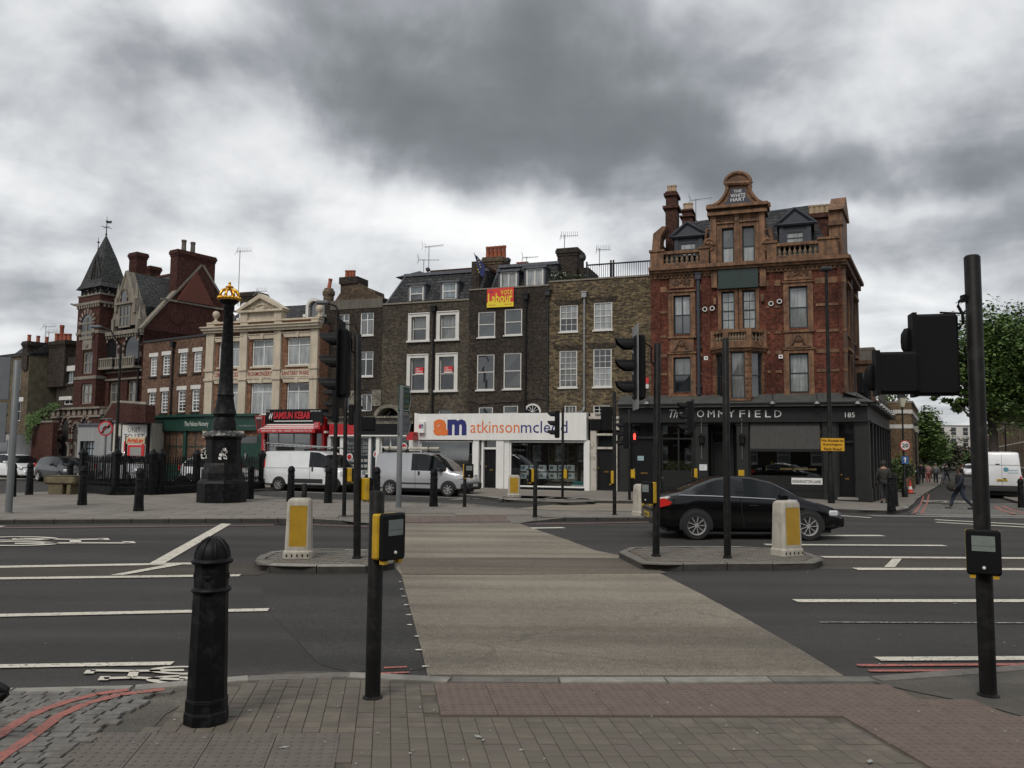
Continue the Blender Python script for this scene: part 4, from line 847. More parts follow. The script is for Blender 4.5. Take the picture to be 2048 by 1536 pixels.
zr=z_at(F0,600,609,-3);mb=MB();P=F0.P;mb.add([P(ua,zpt-.3,-.6),P(ub,zpt-.3,-.6),P(ub,zr,-3.2),P(ua,zr,-3.2),P(ua,zpt-.3,-8),P(ub,zpt-.3,-8)],[(0,1,2,3),(3,2,5,4),(0,3,4),(1,5,2)]);mb.build('roof','slate',B1)
for x0,x1 in((611,641),(478,500)):
 u0,u1=u_at(F0,x0,-.6),u_at(F0,x1,-.6);uc=(u0+u1)/2;r=(u1-u0)/2;zc2=z_at(F0,625,597,-.6)-r;mb=MB();n=12
 for k in range(n):
  a,b=math.pi*k/n,math.pi*(k+1)/n;q=lambda t,s:(uc+r*s*math.cos(t),zc2+r*s*math.sin(t));mb.prism([q(a,1),q(b,1),q(b,.68),q(a,.68)],F0,-1.6,-.5)
 mb.fb(F0,u0,uc-r*.66,zpt-.2,zc2,-1.6,-.5);mb.fb(F0,uc+r*.66,u1,zpt-.2,zc2,-1.6,-.5);mb.fb(F0,u0-.14,u0+.05,zpt+.15,zpt+.3,-1,-.45);mb.fb(F0,u1-.05,u1+.14,zpt+.15,zpt+.3,-1,-.45);d1=mb.build('dormer','white_paint',B1)
 mb=MB();mb.fb(F0,u0+.2,u1-.2,zpt-.2,zc2,-.8,-.7);mb.prism([(uc+r*.7*math.cos(math.pi*k/12),zc2+r*.7*math.sin(math.pi*k/12))for k in range(13)],F0,-.8,-.7);mb.build('pane','pane_mid',d1,org=ORG[B1.name])
stack(F0,B1,c4(278,215,448,330),-4,1.2,'brick_dark',base=1.4,pots=0)
# brown brick building with twelve-pane sashes over the green shop
def c1(*v):return tuple((x*.4297)if i%2==0 else(400+x*.4297)for i,x in enumerate(v))
B0=broot('shop_building','brown brick building with narrow white sashes above the green nursery shop',F1,u_at(F1,287))
ua,ub=u_at(F1,287),F1.len-.003;zt=z_at(F1,350,679)
H=[win(F1,B0,c1(*r),0,cols=2,rows=3,pane=p,fm='white_upvc',fw=.09,bar=.035,rev=.1,lintel=(.24,'white_paint',.1),sill=(.12,'brick_dark'))for r,p in[((700,732,728,820),'pane_blind'),((758,724,788,814),'pane_mid'),((836,713,868,806),'pane_net'),((902,707,935,800),'pane_blind'),((692,897,720,995),'pane_dark'),((750,892,778,990),'pane_mid'),((828,886,860,987),'pane_dark'),((893,881,925,984),'pane_mid')]]
mb=wall(F1,ua,ub,0,zt,H,0,.12);shell(mb,F1,ua,ub,0,zt,-8,0);mb.build('wall','brick_pelican',B0)
mb=MB();mb.fb(F1,ua,ub,zt,zt+.12,-.4,.06);mb.build('coping','dark_metal',B0);pipe(F1,B0,349,692,838,0)
# red fire station with its spired tower
def c5(*v):return tuple((140+x*.28658)if i%2==0 else(420+x*.28658)for i,x in enumerate(v))
FSN=broot('fire_station','tall red brick victorian station with stone arches, steep slate roof and a spired tower',F1,u_at(F1,200))
DT=.65;PI_4=math.pi/4;uT1=u_at(F1,195,DT);uT0=u_at(F1,155,DT,640);zTt=z_at(F1,190,590,DT)
uM0,uM1=uT1-1.2,u_at(F1,286.5)-.004;zE=z_at(F1,284,657)
H=[win(F1,FSN,c5(272,1200,340,1345),0,rails=(.5,),cols=2,fm='stone_trim',fw=.12,bar=.1,pane='pane_net',rev=.18),win(F1,FSN,c5(400,1190,472,1352),0,rails=(.5,),cols=2,fm='stone_trim',fw=.12,bar=.1,pane='pane_net',rev=.18)]
arches=[F1.rect(c5(248,880,345,1100)),F1.rect(c5(380,858,495,1090))]
H2=[(a+.14,b-.14,c,e-.75)for a,b,c,e in arches]
mb=wall(F1,uM0,uM1,0,zE,H+H2,0,.3)
for h in H2:mb.quad(F1.P(h[0],h[2],-.3),F1.P(h[1],h[2],-.3),F1.P(h[1],h[3],-.3),F1.P(h[0],h[3],-.3))
shell(mb,F1,uM0,uM1,0,zE-.02,-7.8,0);W_=mb.build('wall','brick_station',FSN)
def arch_pts(u0,u1,zs,zt_,n=8):
 uc=(u0+u1)/2;r=(u1-u0)/2;out=[]
 for k in range(n+1):t=k/n;out.append((u0+(uc-u0)*(1-math.cos(t*math.pi/2))**.9 if False else u0+(uc-u0)*(1-math.cos(t*1.35))/(1-math.cos(1.35)),zs+(zt_-zs)*math.sin(t*1.35)/math.sin(1.35)))
 return out+[(2*uc-u,z)for u,z in out[::-1][1:]]
def striped_arch(F,root,u0,u1,z0,zs,zt_,d,w=.16,dep=.08,glass_m='pane_dark',cols=('stone_trim','brick_station'),jamb=True):
 o=arch_pts(u0,u1,zs,zt_);i=arch_pts(u0+w,u1-w,zs,zt_-w*1.2);A_,B_=MB(),MB()
 for k in range(len(o)-1):(A_ if k%2==0 else B_).prism([o[k],o[k+1],i[k+1],i[k]],F,d-.02,d+dep)
 if jamb:
  z=z0;k=0
  while z<zs:(A_ if k%2 else B_).fb(F,u0,u0+w,z,min(zs,z+.3),d-.02,d+dep);(A_ if k%2 else B_).fb(F,u1-w,u1,z,min(zs,z+.3),d-.02,d+dep);z+=.3;k+=1
 a=A_.build('stone_voussoirs',cols[0],root,kind='stuff');b=B_.build('brick_voussoirs',cols[1],root,kind='stuff')
 mb=MB();mb.prism([(u0+w,z0)]+i+[(u1-w,z0)],F,d-.01,d+.02);mb.build('arch_recess',glass_m,root);return a
for u0,u1,z0,z1 in arches:
 striped_arch(F1,FSN,u0,u1,z0+.3,z0+(z1-z0)*.5,z1,.0,.17,.1)
 mb=MB();mb.fb(F1,u0-.05,u1+.05,z0-.12,z0+.02,0,.55);mb.fb(F1,u0-.05,u1+.05,z0+.5,z0+.6,.42,.55);k=u0
 while k<u1:mb.fb(F1,k,k+.1,z0,z0+.5,.45,.53);k+=.24
 mb.build('balcony','stone_trim',FSN)
for zf in(z_at(F1,284,740),z_at(F1,284,755)):mb=MB();mb.fb(F1,uM0,uM1,zf-.06,zf+.06,0,.07);mb.build('stone_band','stone_trim',FSN)
mb=MB();mb.fb(F1,uM0,uM1,zE-.25,zE,0,.22);k=uM0
while k<uM1:mb.fb(F1,k,k+.14,zE-.42,zE-.25,0,.16);k+=.3
mb.build('corbel_table','stone_trim',FSN)
g=[F1.uz(*c5(x,y))for x,y in((318,815),(345,650),(410,430),(470,650),(492,800))];mb=MB();mb.prism([g[0],g[4],g[3],g[2],g[1]],F1,-.5,.14);mb.build('stone_gable','stone_trim',FSN)
win(F1,FSN,c5(347,668,418,815),.16,rails=(.48,),cols=3,fm='stone_trim',fw=.1,bar=.1,pane='pane_dark',rev=.0)
for a,b in((g[1],g[2]),(g[2],g[3])):mb=MB();mb.tube([F1.P(a[0],a[1],.1),F1.P(b[0],b[1],.1)],.12,6);mb.build('gable_coping','stone_trim',FSN)
for a,b,hh in((345,650,.9),(472,652,.9),(322,800,.8),(492,795,.8)):
 u,z=F1.uz(*c5(a,b));mb=MB();mb.fb(F1,u-.13,u+.13,z-.6,z+.3,-.1,.26);mb.lathe([(.2,0),(.16,.08),(.03,hh),(0,hh+.05)],4,F1.P(u,z+.3,.08),rot=PI_4);mb.build('pinnacle','stone_trim',FSN)
u0,u1,z0,z1=F1.rect(c5(372,555,420,645));striped_arch(F1,FSN,u0,u1,z0,z0+(z1-z0)*.5,z1,.14,.08,.06,'pane_dark');z=z_at(F1,255,607);mb=MB();mb.fb(F1,g[1][0]-.1,g[3][0]+.1,z-.08,z+.08,.1,.28);mb.build('stone_band','stone_trim',FSN)
zR=z_at(F1,352,549,-3.9);P=F1.P;D2=-7.8;mb=MB()
mb.add([P(uM0,zE,.05),P(uM1-.3,zE,.05),P(uM1-.3,zR,-3.9),P(uM0,zR,-3.9),P(uM0,zE,D2),P(uM1-.3,zE,D2)],[(0,1,2,3),(3,2,5,4),(0,3,4)]);mb.build('roof','slate_station',FSN)
mb=MB();mb.add([P(uM0+.4,zE+.1,.0),P(g[4][0]+.5,zE+.1,.0),P(g[3][0]+.3,z_at(F1,262,575,-.5),-3.4),P(g[2][0]-1.2,z_at(F1,262,575,-.5),-3.4)],[(0,1,2,3)])
mb.quad(P(g[2][0],g[2][1],-.4),P(g[3][0],g[3][1],-.4),P(g[4][0]+.2,zE+1.2,-2.5),P(g[2][0],g[2][1],-3.6));mb.build('roof_slope','slate_station',FSN)
mb=MB();mb.fb(F1,uM0,uM1-.2,zR-.02,zR+.12,-4.0,-3.8);mb.build('ridge_tiles','brick_stack_red',FSN)
GE=Fl(P(uM1,0,0),-F1.n,F1.u)
mb=MB();mb.prism([(0,0),(7.8,0),(7.8,zE),(3.9,zR+.1),(0,zE)],GE,-.35,0);mb.build('gable_wall','brick_station',FSN)
for a,b in(((-.15,zE-.1),(3.9,zR+.25)),((3.9,zR+.25),(7.95,zE-.1))):
 dv=Vector((b[0]-a[0],b[1]-a[1])).normalized();nn=(-dv.y*.14,dv.x*.14);mb=MB();mb.prism([a,b,(b[0]+nn[0],b[1]+nn[1]),(a[0]+nn[0],a[1]+nn[1])],GE,-.4,.08);mb.build('gable_coping','stone_trim',FSN)
cz=GE.uz(394,507)[1];ca,cb_=GE.uz(352,530)[0],GE.uz(431,530)[0]
stack(GE,FSN,(ca,cb_,zR-1.5,cz),.12,.9,'brick_station',px=False,base=.3);
for x in(373,391):u,z=GE.uz(x,500);pot(FSN,GE,u,cz-.03,-.3,.8,.17,'render_grey')
mat('brick_red_panel',(.13,.042,.03),.85,.1,4,.02,40);tri=[GE.uz(*p,.13)for p in((355,600),(393.5,543),(428,612))];mb=MB();mb.prism(tri,GE,0,.16);mb.build('brick_panel','brick_red_panel',FSN)
zb3=tri[0][1];mb=MB();mb.fb(GE,1.0,6.9,zb3-.14,zb3-.02,0,.09);mb.build('stone_band','stone_trim',FSN)
mb=MB();uc,zc=GE.uz(354,634);mb.lathe([(.5,0),(.5,.05),(.38,.06)],14,(0,0,0));mb.v=[GE.P(uc+v.x,zc+v.y,v.z)for v in mb.v];mb.build('roundel_panel','brick_station',FSN)
stack(F1,FSN,(u_at(F1,247,-2.2),u_at(F1,264,-2.2),zR-2,z_at(F1,255,507,-2.2)),-2.2,.9,'brick_station',px=False,base=.5,pots=0)
stack(F1,FSN,(u_at(F1,264,-4),u_at(F1,293,-4),zR-1,z_at(F1,280,535,-4)),-4,.9,'brick_station',px=False,base=.5,pots=0)
H=[win(F1,FSN,c5(92,990,150,1140),DT,rails=(.5,),cols=2,fm='stone_trim',fw=.14,bar=.12,pane='pane_mid',rev=.12),win(F1,FSN,c5(80,1212,147,1352),DT,rails=(.5,),cols=2,fm='stone_trim',fw=.14,bar=.12,pane='pane_net',rev=.12)]
mb=wall(F1,uT0,uT1,0,zTt,H,DT,.15);shell(mb,F1,uT0,uT1,0,zTt,-1.2,DT);mb.build('tower_wall','brick_station',FSN)
u0,u1,z0,z1=F1.rect(c5(72,697,175,885),DT);striped_arch(F1,FSN,u0,u1,z0,z0+(z1-z0)*.5,z1,DT,.3,.08,'pane_mid');mb=MB();mb.fb(F1,(u0+u1)/2-.06,(u0+u1)/2+.06,z0,z1-.6,DT,DT+.06);mb.fb(F1,u0+.2,u1-.2,z0-.12,z0+.08,DT,DT+.1);mb.fb(F1,u0+.3,u1-.3,z0+.9,z0+1.02,DT,DT+.055);mb.build('tracery','stone_trim',FSN)
u0,u1,z0,z1=F1.rect(c5(94,905,155,970),DT);mb=MB();mb.fb(F1,u0,u1,z0,z1,DT,DT+.06);mb.lathe([(.22,0),(.2,.06),(0,.1)],10);nv=len(mb.v);mb.v=mb.v[:8]+[F1.P((u0+u1)/2+v.x,(z0+z1)/2+v.y,DT+.06+v.z)for v in mb.v[8:]];mb.build('carved_panel','stone_trim',FSN)
for py,h in((1165,.1),(850,.1)):z=z_at(F1,190,420+.28658*py,DT);mb=MB();mb.fb(F1,uT0-.04,uT1+.04,z-h,z+h,-1.2,DT+.04);mb.build('stone_band','stone_trim',FSN)
zc=z_at(F1,192,607,DT);mb=MB();mb.fb(F1,uT0-.12,uT1+.12,zc,zc+.16,-1.25,DT+.12)
for(s0,s1,f)in((uT0,uT1,0),(-1.1,DT,1)):
 k=s0
 while k<s1-.1:
  if f==0:mb.fb(F1,k,k+.13,zc-.22,zc,DT,DT+.1)
  else:mb.fb(F1,uT1,uT1+.1,zc-.22,zc,k,k+.13)
  k+=.28
mb.build('corbel_table','stone_trim',FSN);mb=MB();mb.fb(F1,uT0-.05,uT1+.05,zTt,zTt+.1,-1.25,DT+.05);mb.build('coping','stone_trim',FSN)
mb=MB();mb.tube([F1.P(uT0,zc+.1,DT),F1.P(uT0-.3,zc+.12,DT+.1),F1.P(uT0-.65,zc+.22,DT+.15)],[.12,.09,.05],6);mb.build('gargoyle','stone_trim',FSN)
uc,dc=(uT0+uT1)/2,(DT-1.2)/2;hu,hd=(uT1-uT0)/2,(DT+1.2)/2;ze0,ze1=zTt+.1,z_at(F1,195,572,DT)
mb=MB();mb.fb(F1,uT0+.15,uT1-.15,ze0,ze1,-1.0,DT-.15);mb.build('lantern_wall','white_paint',FSN);mb=MB()
for f in range(2):
 L_=(uT1-uT0-.3)if f==0 else(DT+.85);n=5
 for k in range(n):
  a,b=L_*k/n,L_*(k+1)/n
  FF=Fl(F1.P(uT0+.15,0,DT-.15),F1.u,F1.n)if f==0 else Fl(F1.P(uT1-.15,0,DT-.15),-F1.n,F1.u)
  for p,q in(((a,ze0),(b,ze1)),((b,ze0),(a,ze1)),((a,ze0),(a,ze1)))if k%2==0 else(((a,ze0),(b,ze1)),((a,ze0),(a,ze1))):mb.tube([FF.P(p[0],p[1],.03),FF.P(q[0],q[1],.03)],.055,4)
mb.build('timber_frame','timber_black',FSN)
zA=z_at(F1,228,467,dc);mb=MB();prof=[(1.14,ze1-.05),(.96,ze1+.28),(.84,ze1+(zA-ze1)*.2),(.5,ze1+(zA-ze1)*.57),(.2,ze1+(zA-ze1)*.84),(.02,zA)]
vs=[F1.P(uc+sx*hu*r,z,dc+sy*hd*r)for r,z in prof for sx,sy in((-1,-1),(1,-1),(1,1),(-1,1))]
mb.add(vs,[(i*4+k,i*4+(k+1)%4,i*4+4+(k+1)%4,i*4+4+k)for i in range(5)for k in range(4)]+[(0,1,2,3)]);mb.build('spire','slate_station',FSN)
u0,zz=F1.uz(190,530,DT);zd0,zd1=z_at(F1,185,556,DT),z_at(F1,190,517,DT);mb=MB();mb.prism([(u0-.55,zd0),(u0+.55,zd0),(u0,zd1+.15)],F1,DT-1.0,DT-.1);mb.build('spire_dormer','slate_station',FSN);mb=MB()
for s in(-1,1):mb.tube([F1.P(u0+s*.55,zd0,DT-.08),F1.P(u0,zd1+.15,DT-.08)],.06,5);mb.tube([F1.P(u0+s*.2,zd0,DT-.08),F1.P(u0+s*.1,zd0+.9,DT-.08)],.04,5)
mb.build('timber_frame','timber_black',FSN)
def finial(p,h,vane):
 mb=MB();mb.tube([p,p+Vector((0,0,h))],[.04,.012],6);mb.lathe([(0,-.1),(.09,0),(0,.1)],8,p+Vector((0,0,h*.75)));mb.lathe([(0,-.1),(.08,0),(0,.12)],8,p+Vector((0,0,.12)))
 if vane:
  z=p+Vector((0,0,h*.45));mb.tube([z-F1.u*.35,z+F1.u*.35],.02,5);mb.tube([z-F1.n*.35,z+F1.n*.35],.02,5);z=p+Vector((0,0,h*.7));mb.box(-.0,.38,-.012,.012,-.07,.1);mb.v=mb.v[:-8]+[z+Vector((.9,-.1,0))*v.x+Vector((0,v.y,v.z))for v in mb.v[-8:]]
 mb.build('weather_vane' if vane else 'finial','dark_metal',FSN)
finial(F1.P(uc,zA-.05,dc),1.35,True);finial(F1.P(u0,zd1+.1,DT-.15),1.35,False)
pipe(F1,FSN,283,668,820,0,'black_paint',.07)
def c6(*v):return tuple((x*.1953)if i%2==0 else(780+x*.1953)for i,x in enumerate(v))
DP=2.3;POR=FSN
u0,u1=u_at(F1,103,DP,850),u_at(F1,200,DP,850);zp=z_at(F1,150,819,DP)
mb=MB();mb.fb(F1,u0,u1,0,zp,DT+.02,DP-.02);mb.build('porch_wall','brick_station',FSN);mb=MB();mb.fb(F1,u0-.1,u1+.1,zp,zp+.12,1.5,DP+.15);mb.fb(F1,u0-.05,u1+.05,zp-.5,zp-.38,1.8,DP+.06);k=u0
while k<u1:mb.fb(F1,k,k+.35,zp-.36,zp-.04,2.0,DP+.03);k+=.62
mb.build('porch_parapet','stone_trim',FSN)
for(a,b,t0)in((103.5,119,878),(122,143,830),(145,160,860),(160,182,830)):
 q0,q1=u_at(F1,a,DP,880),u_at(F1,b,DP,880);z1=z_at(F1,a+8,t0 if t0<840 else 842,DP);striped_arch(F1,FSN,q0,q1,.4,z1-(q1-q0)*.75,z1,DP,.14,.12,'interior')
for x in(121,144,160):u=u_at(F1,x,DP,880);mb=MB();mb.lathe([(.2,.1),(.2,.5),(.11,.62),(.1,2.0),(.19,2.2),(.22,2.3)],10,F1.P(u,0,DP+.16));mb.build('column','stone_trim',FSN,smooth=40)
pts=[F1.uz(*c6(*p),2.5)for p in((990,310),(1100,130),(1140,130),(1440,150),(1440,330),(1140,330))];mb=MB();mb.prism(pts,F1,1.6,2.2);mb.build('wing_wall','brick_station',FSN);mb=MB()
for a,b in((pts[0],pts[1]),(pts[2],pts[3])):mb.tube([F1.P(a[0],a[1]+.05,2.1),F1.P(b[0],b[1]+.05,2.1)],.13,6)
mb.build('wing_coping','stone_trim',FSN)
u0,u1=u_at(F1,58,3.4,900),u_at(F1,100,3.4,900);LW=broot('brick_wall','red brick boundary wall with stone coping left of the porch',F1,u0,cat='wall');mb=MB();mb.fb(F1,u0,u1,0,z_at(F1,80,845,3.4),3.0,3.3);mb.build('wall','brick_station',LW)
mb=MB();z=z_at(F1,80,845,3.4);mb.fb(F1,u0,u1,z,z+.1,2.95,3.35);mb.build('coping','stone_trim',LW)
_b=AT(303,900,48.4);FU=Fr((_b-Vector((.99,-.14,0))*14)[:2],_b[:2])
def unit(label,x0,x1,yt,m,wins,D=0,cap='lead',F1=FU):
 u0,u1=u_at(F1,x0,D,880),u_at(F1,x1,D,880);z=z_at(F1,(x0+x1)/2,yt,D);r=broot('shop_unit',label,F1,u0,'single storey units beside the station');mb=MB();H=[]
 for w in wins:H.append(win(F1,r,w[0],D,rails=w[1],cols=w[2],pane=w[3],fm=w[4],fw=.05,rev=.15,name='shop_window',rows=w[5]if len(w)>5 else 1))
 wall(F1,u0,u1,0,z,H,D,.18,mb);shell(mb,F1,u0,u1,0,z,-2.2,D);mb.build('wall',m,r);mb=MB();mb.fb(F1,u0-.05,u1+.05,z,z+.12,-2.2,D+.1);mb.build('roof_edge',cap,r);return r
mat('render_pale',(.33,.34,.34),.85,.08,1.5,.01,40,streak=.2);mat('render_cream',(.55,.52,.45),.85,.08,1.5,.01,40,streak=.2)
UN1=unit('low grey rendered unit with a dark gridded window beside the porch',155,222,851,'render_pale',[((160,882,168,930),(.96,),1,'pane_dark','black_paint'),((169,882,187,925),(.33,.66),3,'pane_blue','black_paint')])
UN2=unit('low cream rendered unit with a large to let board',226,303,845,'render_cream',[((232,872,240,925),(.96,),1,'pane_dark','white_paint')])
def board(x0,y0,x1,y1,F1=FU):
 D=.25;t=broot('letting_board','white board reading UNIT TO LET fixed on the cream unit',F1,u_at(F1,x0,D),cat='sign');u0,u1,z0,z1=F1.rect((x0,y0,x1,y1),D);mb=MB();mb.fb(F1,u0,u1,z0,z1,.05,D);mb.build('panel','white_paint',t)
 mb=MB();w=.05;mb.fb(F1,u0-w,u0,z0,z1,0.03,D+.03);mb.fb(F1,u1,u1+w,z0,z1,0.03,D+.03);mb.fb(F1,u0-w,u1+w,z1,z1+w,0.03,D+.03);mb.build('frame','black_paint',t)
 text('UNIT',F1,(256,855,281,865),D,'black_paint',t);text('TO LET',F1,(248,868,288,879),D,'black_paint',t)
 for a,b in((248,252),(284,288)):q=F1.rect((a,883,b,905),D);mb=MB();mb.fb(F1,*q,D,D+.006);mb.build('red_panel','poster_red',t)
board(245,849,292,918)
# houses at the far left
def houses():
 D=4.0;c7=lambda*v:tuple((x*.2214)if i%2==0 else(700+x*.2214)for i,x in enumerate(v));DH=1.0
 FA=Fr(F1.P(-16,0,DH+.0)[:2],F1.P(0,0,DH+.0)[:2])
 h=broot('corner_house','yellow brick house at the far left with a mossy blank side wall',FA,u_at(FA,54,0,800));uB=u_at(FA,54,0,800);uA=u_at(FA,-10,0,800);z=z_at(FA,40,713)
 H=[win(FA,h,c7(140,205,180,358),0,pane='pane_mid',lintel=(.25,'stone_trim',.1),rev=.12),win(FA,h,c7(145,468,182,640),0,pane='pane_dark',lintel=(.3,'white_paint',.3),rev=.12)]
 mb=wall(FA,uA,uB,0,z,H,0);shell(mb,FA,uA,uB,0,z,-7,0);mb.build('wall','brick_house',h)
 SF=Fl(FA.P(uB,0,0),-FA.n,FA.u);L_=SF.uz(113,800)[0];mb=MB();mb.fb(SF,.01,L_,0,z-.02,-.1,.02);mb.build('side_wall',mat('moss_render',(.125,.115,.075),.95,.35,1.6,.03,30,dirt=(.07,.065,.045),dscale=1.5,damt=.8),h)
 mb=MB();mb.fb(FA,uA,uB+.05,z,z+.25,-7,.08);mb.prism([(0,z),(L_*.5,z+.9),(L_,z+.1)],SF,-3,0.05);mb.build('roof','slate_station',h)
 stack(SF,h,(SF.uz(33,700)[0]if False else-.2,1.6,z,z+1.0),.0,.8,'brick_dark',px=False,pots=3,ph=.5);
 b=broot('brick_house','dark brick house with white window bands between the corner house and the tower',FA,u_at(FA,113,-L_,780));q0,q1=u_at(FA,113,-L_*.75,780),u_at(FA,160,-L_*.75,780);zz=z_at(FA,130,716,-L_*.75);dd=-L_*.75
 H=[win(FA,b,c7(600,190,660,300),dd,cols=3,rails=(.97,),fm='white_upvc',pane='pane_blue',rev=.1,sill=(.15,'brick_dark')),win(FA,b,c7(575,450,655,490),dd,cols=2,rails=(.97,),fm='white_upvc',pane='pane_dark',rev=.1)]
 mb=wall(FA,q0,q1,0,zz,H,dd);shell(mb,FA,q0,q1,0,zz,dd-5,dd);mb.build('wall','brick_dark',b)
 for r in((541,153,684,186),(541,423,652,448)):e=FA.rect(c7(*r),dd);mb=MB();mb.fb(FA,e[0],e[1],e[2],e[3],dd,dd+.06);mb.build('white_band','white_paint',b)
 s=stack(FA,b,(u_at(FA,96,dd),u_at(FA,138,dd),zz,z_at(FA,110,684,dd)),dd+.3,1.2,'brick_dark',px=False,pots=0,base=2)
 for x,hh in((104,.7),(113,1.25),(120.5,.6),(129,.55)):u=u_at(FA,x,dd);pot(s,FA,u,z_at(FA,110,684,dd)-.03,dd-.3,hh,.16)
 s=broot('shop_unit','pale garage front at the left edge of the street',FA,u_at(FA,-20,3),None);e=FA.rect((-60,870,28,958),3.2);mb=MB();mb.fb(FA,e[0],e[1],0,e[3],0.2,3.2);mb.build('wall','render_pale',s)
 for x0,x1 in((-20,12),(17,25)):e=FA.rect((x0,880,x1,920),3.25);mb=MB();mb.fb(FA,*e,3.19,3.23);mb.build('window','pane_dark',s)
 return FA,SF,z,L_
FA,SFh,zh,Lh=houses()
# shopfronts
mat('shop_red',(.45,.012,.02),.4,.08,3,coat=.3);mat('shop_green',(.012,.05,.036),.45,.2,3);mat('shop_black',(.007,.007,.008),.4,.2,3,spec=.3);mat('gloss_white',(.78,.78,.76),.4,.05,1.2,streak=.08)
mat('pub_dark',(.008,.0085,.009),.45,.2,2.5,streak=.25);mat('pub_dark2',(.013,.015,.0145),.5,.2,2.5,streak=.25);mat('shop_floor',(.09,.08,.07),.8,.2,2);mat('shop_wall',(.12,.115,.105),.9,.2,1);mat('logo_orange',(.72,.17,.035),.5,.05);mat('logo_navy',(.018,.022,.16),.5,.05)
mat('letter_white',(.72,.72,.7),.5,.05);mat('letter_grey',(.3,.31,.3),.6,.1);mat('teal',(.03,.2,.22),.5,.1);mat('card',(.6,.62,.63),.4,.25,9);mat('olive_leather',(.19,.17,.065),.45,.25,6)
glass('shop_glass',(.62,.68,.68),.16)
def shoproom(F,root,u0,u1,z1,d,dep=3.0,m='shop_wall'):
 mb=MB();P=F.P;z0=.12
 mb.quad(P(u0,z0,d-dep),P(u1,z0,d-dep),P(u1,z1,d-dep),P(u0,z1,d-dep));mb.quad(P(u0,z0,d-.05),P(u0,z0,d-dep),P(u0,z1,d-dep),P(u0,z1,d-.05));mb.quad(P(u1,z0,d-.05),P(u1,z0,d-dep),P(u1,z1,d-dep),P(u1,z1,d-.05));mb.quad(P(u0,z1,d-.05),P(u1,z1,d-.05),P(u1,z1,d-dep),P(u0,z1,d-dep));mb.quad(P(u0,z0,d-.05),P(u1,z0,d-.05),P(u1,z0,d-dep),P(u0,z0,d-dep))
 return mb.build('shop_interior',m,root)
def pane(F,root,e,d,m='shop_glass',name='shop_glass'):
 mb=MB();mb.quad(F.P(e[0],e[2],d),F.P(e[1],e[2],d),F.P(e[1],e[3],d),F.P(e[0],e[3],d));return mb.build(name,m,root)
def slab(F,root,rc,d0,d1,m,name,px=True,d=None,bev=0):
 e=F.rect(rc,d1 if d is None else d)if px else rc;mb=MB();mb.fb(F,e[0],e[1],e[2],e[3],d0,d1,bev);return mb.build(name,m,root)
def framebars(F,root,e,d,w,m,name='shop_window_frame',us=(),zs=()):
 mb=MB();mb.fb(F,e[0],e[0]+w,e[2],e[3],d-.05,d+.04);mb.fb(F,e[1]-w,e[1],e[2],e[3],d-.05,d+.04);mb.fb(F,e[0]+w,e[1]-w,e[2],e[2]+w,d-.05,d+.045);mb.fb(F,e[0]+w,e[1]-w,e[3]-w,e[3],d-.05,d+.045)
 for f in us:x=e[0]+(e[1]-e[0])*f;mb.fb(F,x-w/2,x+w/2,e[2]+w,e[3]-w,d-.04,d+.03)
 for f in zs:z=e[2]+(e[3]-e[2])*f;mb.fb(F,e[0]+w,e[1]-w,z-w/2,z+w/2,d-.04,d+.032)
 return mb.build(name,m,root)
U=lambda px,d=.25,py=900:F0.uz(px,py,d)[0]
Z=lambda py,px,d=.25:F0.uz(px,py,d)[1]
D=.28
# white estate agent: fascia, two windows, black door
EA=broot('shopfront','white estate agent shopfront with a long fascia reading atkinsonmcleod and a black door',F0,U(830),'shopfronts along the parade','shopfront')
uA,uB=U(831),U(1173);e=F0.rect((831,828,1172.5,880.5),D+.12);zf0,zf1=e[2],e[3]
mb=MB();mb.fb(F0,e[0],e[1],zf0,zf1,D-.3,D+.12);mb.build('fascia','gloss_white',EA)
mb=MB();P=F0.P;mb.fb(F0,e[0],e[1],zf1-.06,zf1-.01,DB+.01,D-.3);mb.build('flat_roof','lead',EA)
slab(F0,EA,(829,826,831.5,905),D-.3,D+.1,'gloss_white','end_post');
text('a',F0,(867,838.5,896,871.5),D+.12,'logo_orange',EA,'logo_letter',bold=.05,ext=.012);text('m',F0,(895,838.5,933,870.5),D+.12,'logo_navy',EA,'logo_letter',bold=.05,ext=.008)
text('atkinson',F0,(941,842,1039,866),D+.12,'logo_orange',EA,ext=.008);text('mcleod',F0,(1042,842,1135,866),D+.12,'logo_navy',EA,ext=.008)
s_=slab(F0,EA,(836,843,847.5,866),D+.14,D+.32,'gloss_white','projecting_sign',bev=.01);text('a',F0,(837.5,848.5,841.5,857),D+.32,'shop_red',EA,'logo_letter',bold=.04);text('m',F0,(841.3,848.5,846.5,857),D+.32,'logo_navy',EA,'logo_letter',bold=.04)
zb_=.12
for x0,x1,m_ in((831,840,'gloss_white'),(947.5,958.5,'gloss_white'),(993.5,1008.5,'gloss_white'),(1008.8,1019,'gloss_white'),(1170,1180,'gloss_white')):
 mb=MB();mb.fb(F0,U(x0),U(x1),zb_,zf0-.003,D-.35,D+(.06 if x0!=1008.8 else .0));mb.build('pilaster',m_,EA)
wl=(U(840),U(947),.55,zf0-.05);wr=(U(1019),U(1170),Z(975,1100),zf0-.05)
for w_ in(wl,wr):framebars(F0,EA,w_,D-.1,.07,'gloss_white');pane(F0,EA,(w_[0]+.06,w_[1]-.06,w_[2]+.06,w_[3]-.06),D-.11);slab(F0,EA,(w_[0],w_[1],.12,w_[2]),D-.3,D-.04,'shop_black','stall_riser',px=False);shoproom(F0,EA,w_[0],w_[1],w_[3],D-.12)
slab(F0,EA,(U(933),U(945),.6,zf0-.1),D-.2,D-.12,'shop_black','window_post',px=False)
text('am',F0,(925,912,943,920),D-.5,'logo_orange',EA,'logo_letter',bold=.04)
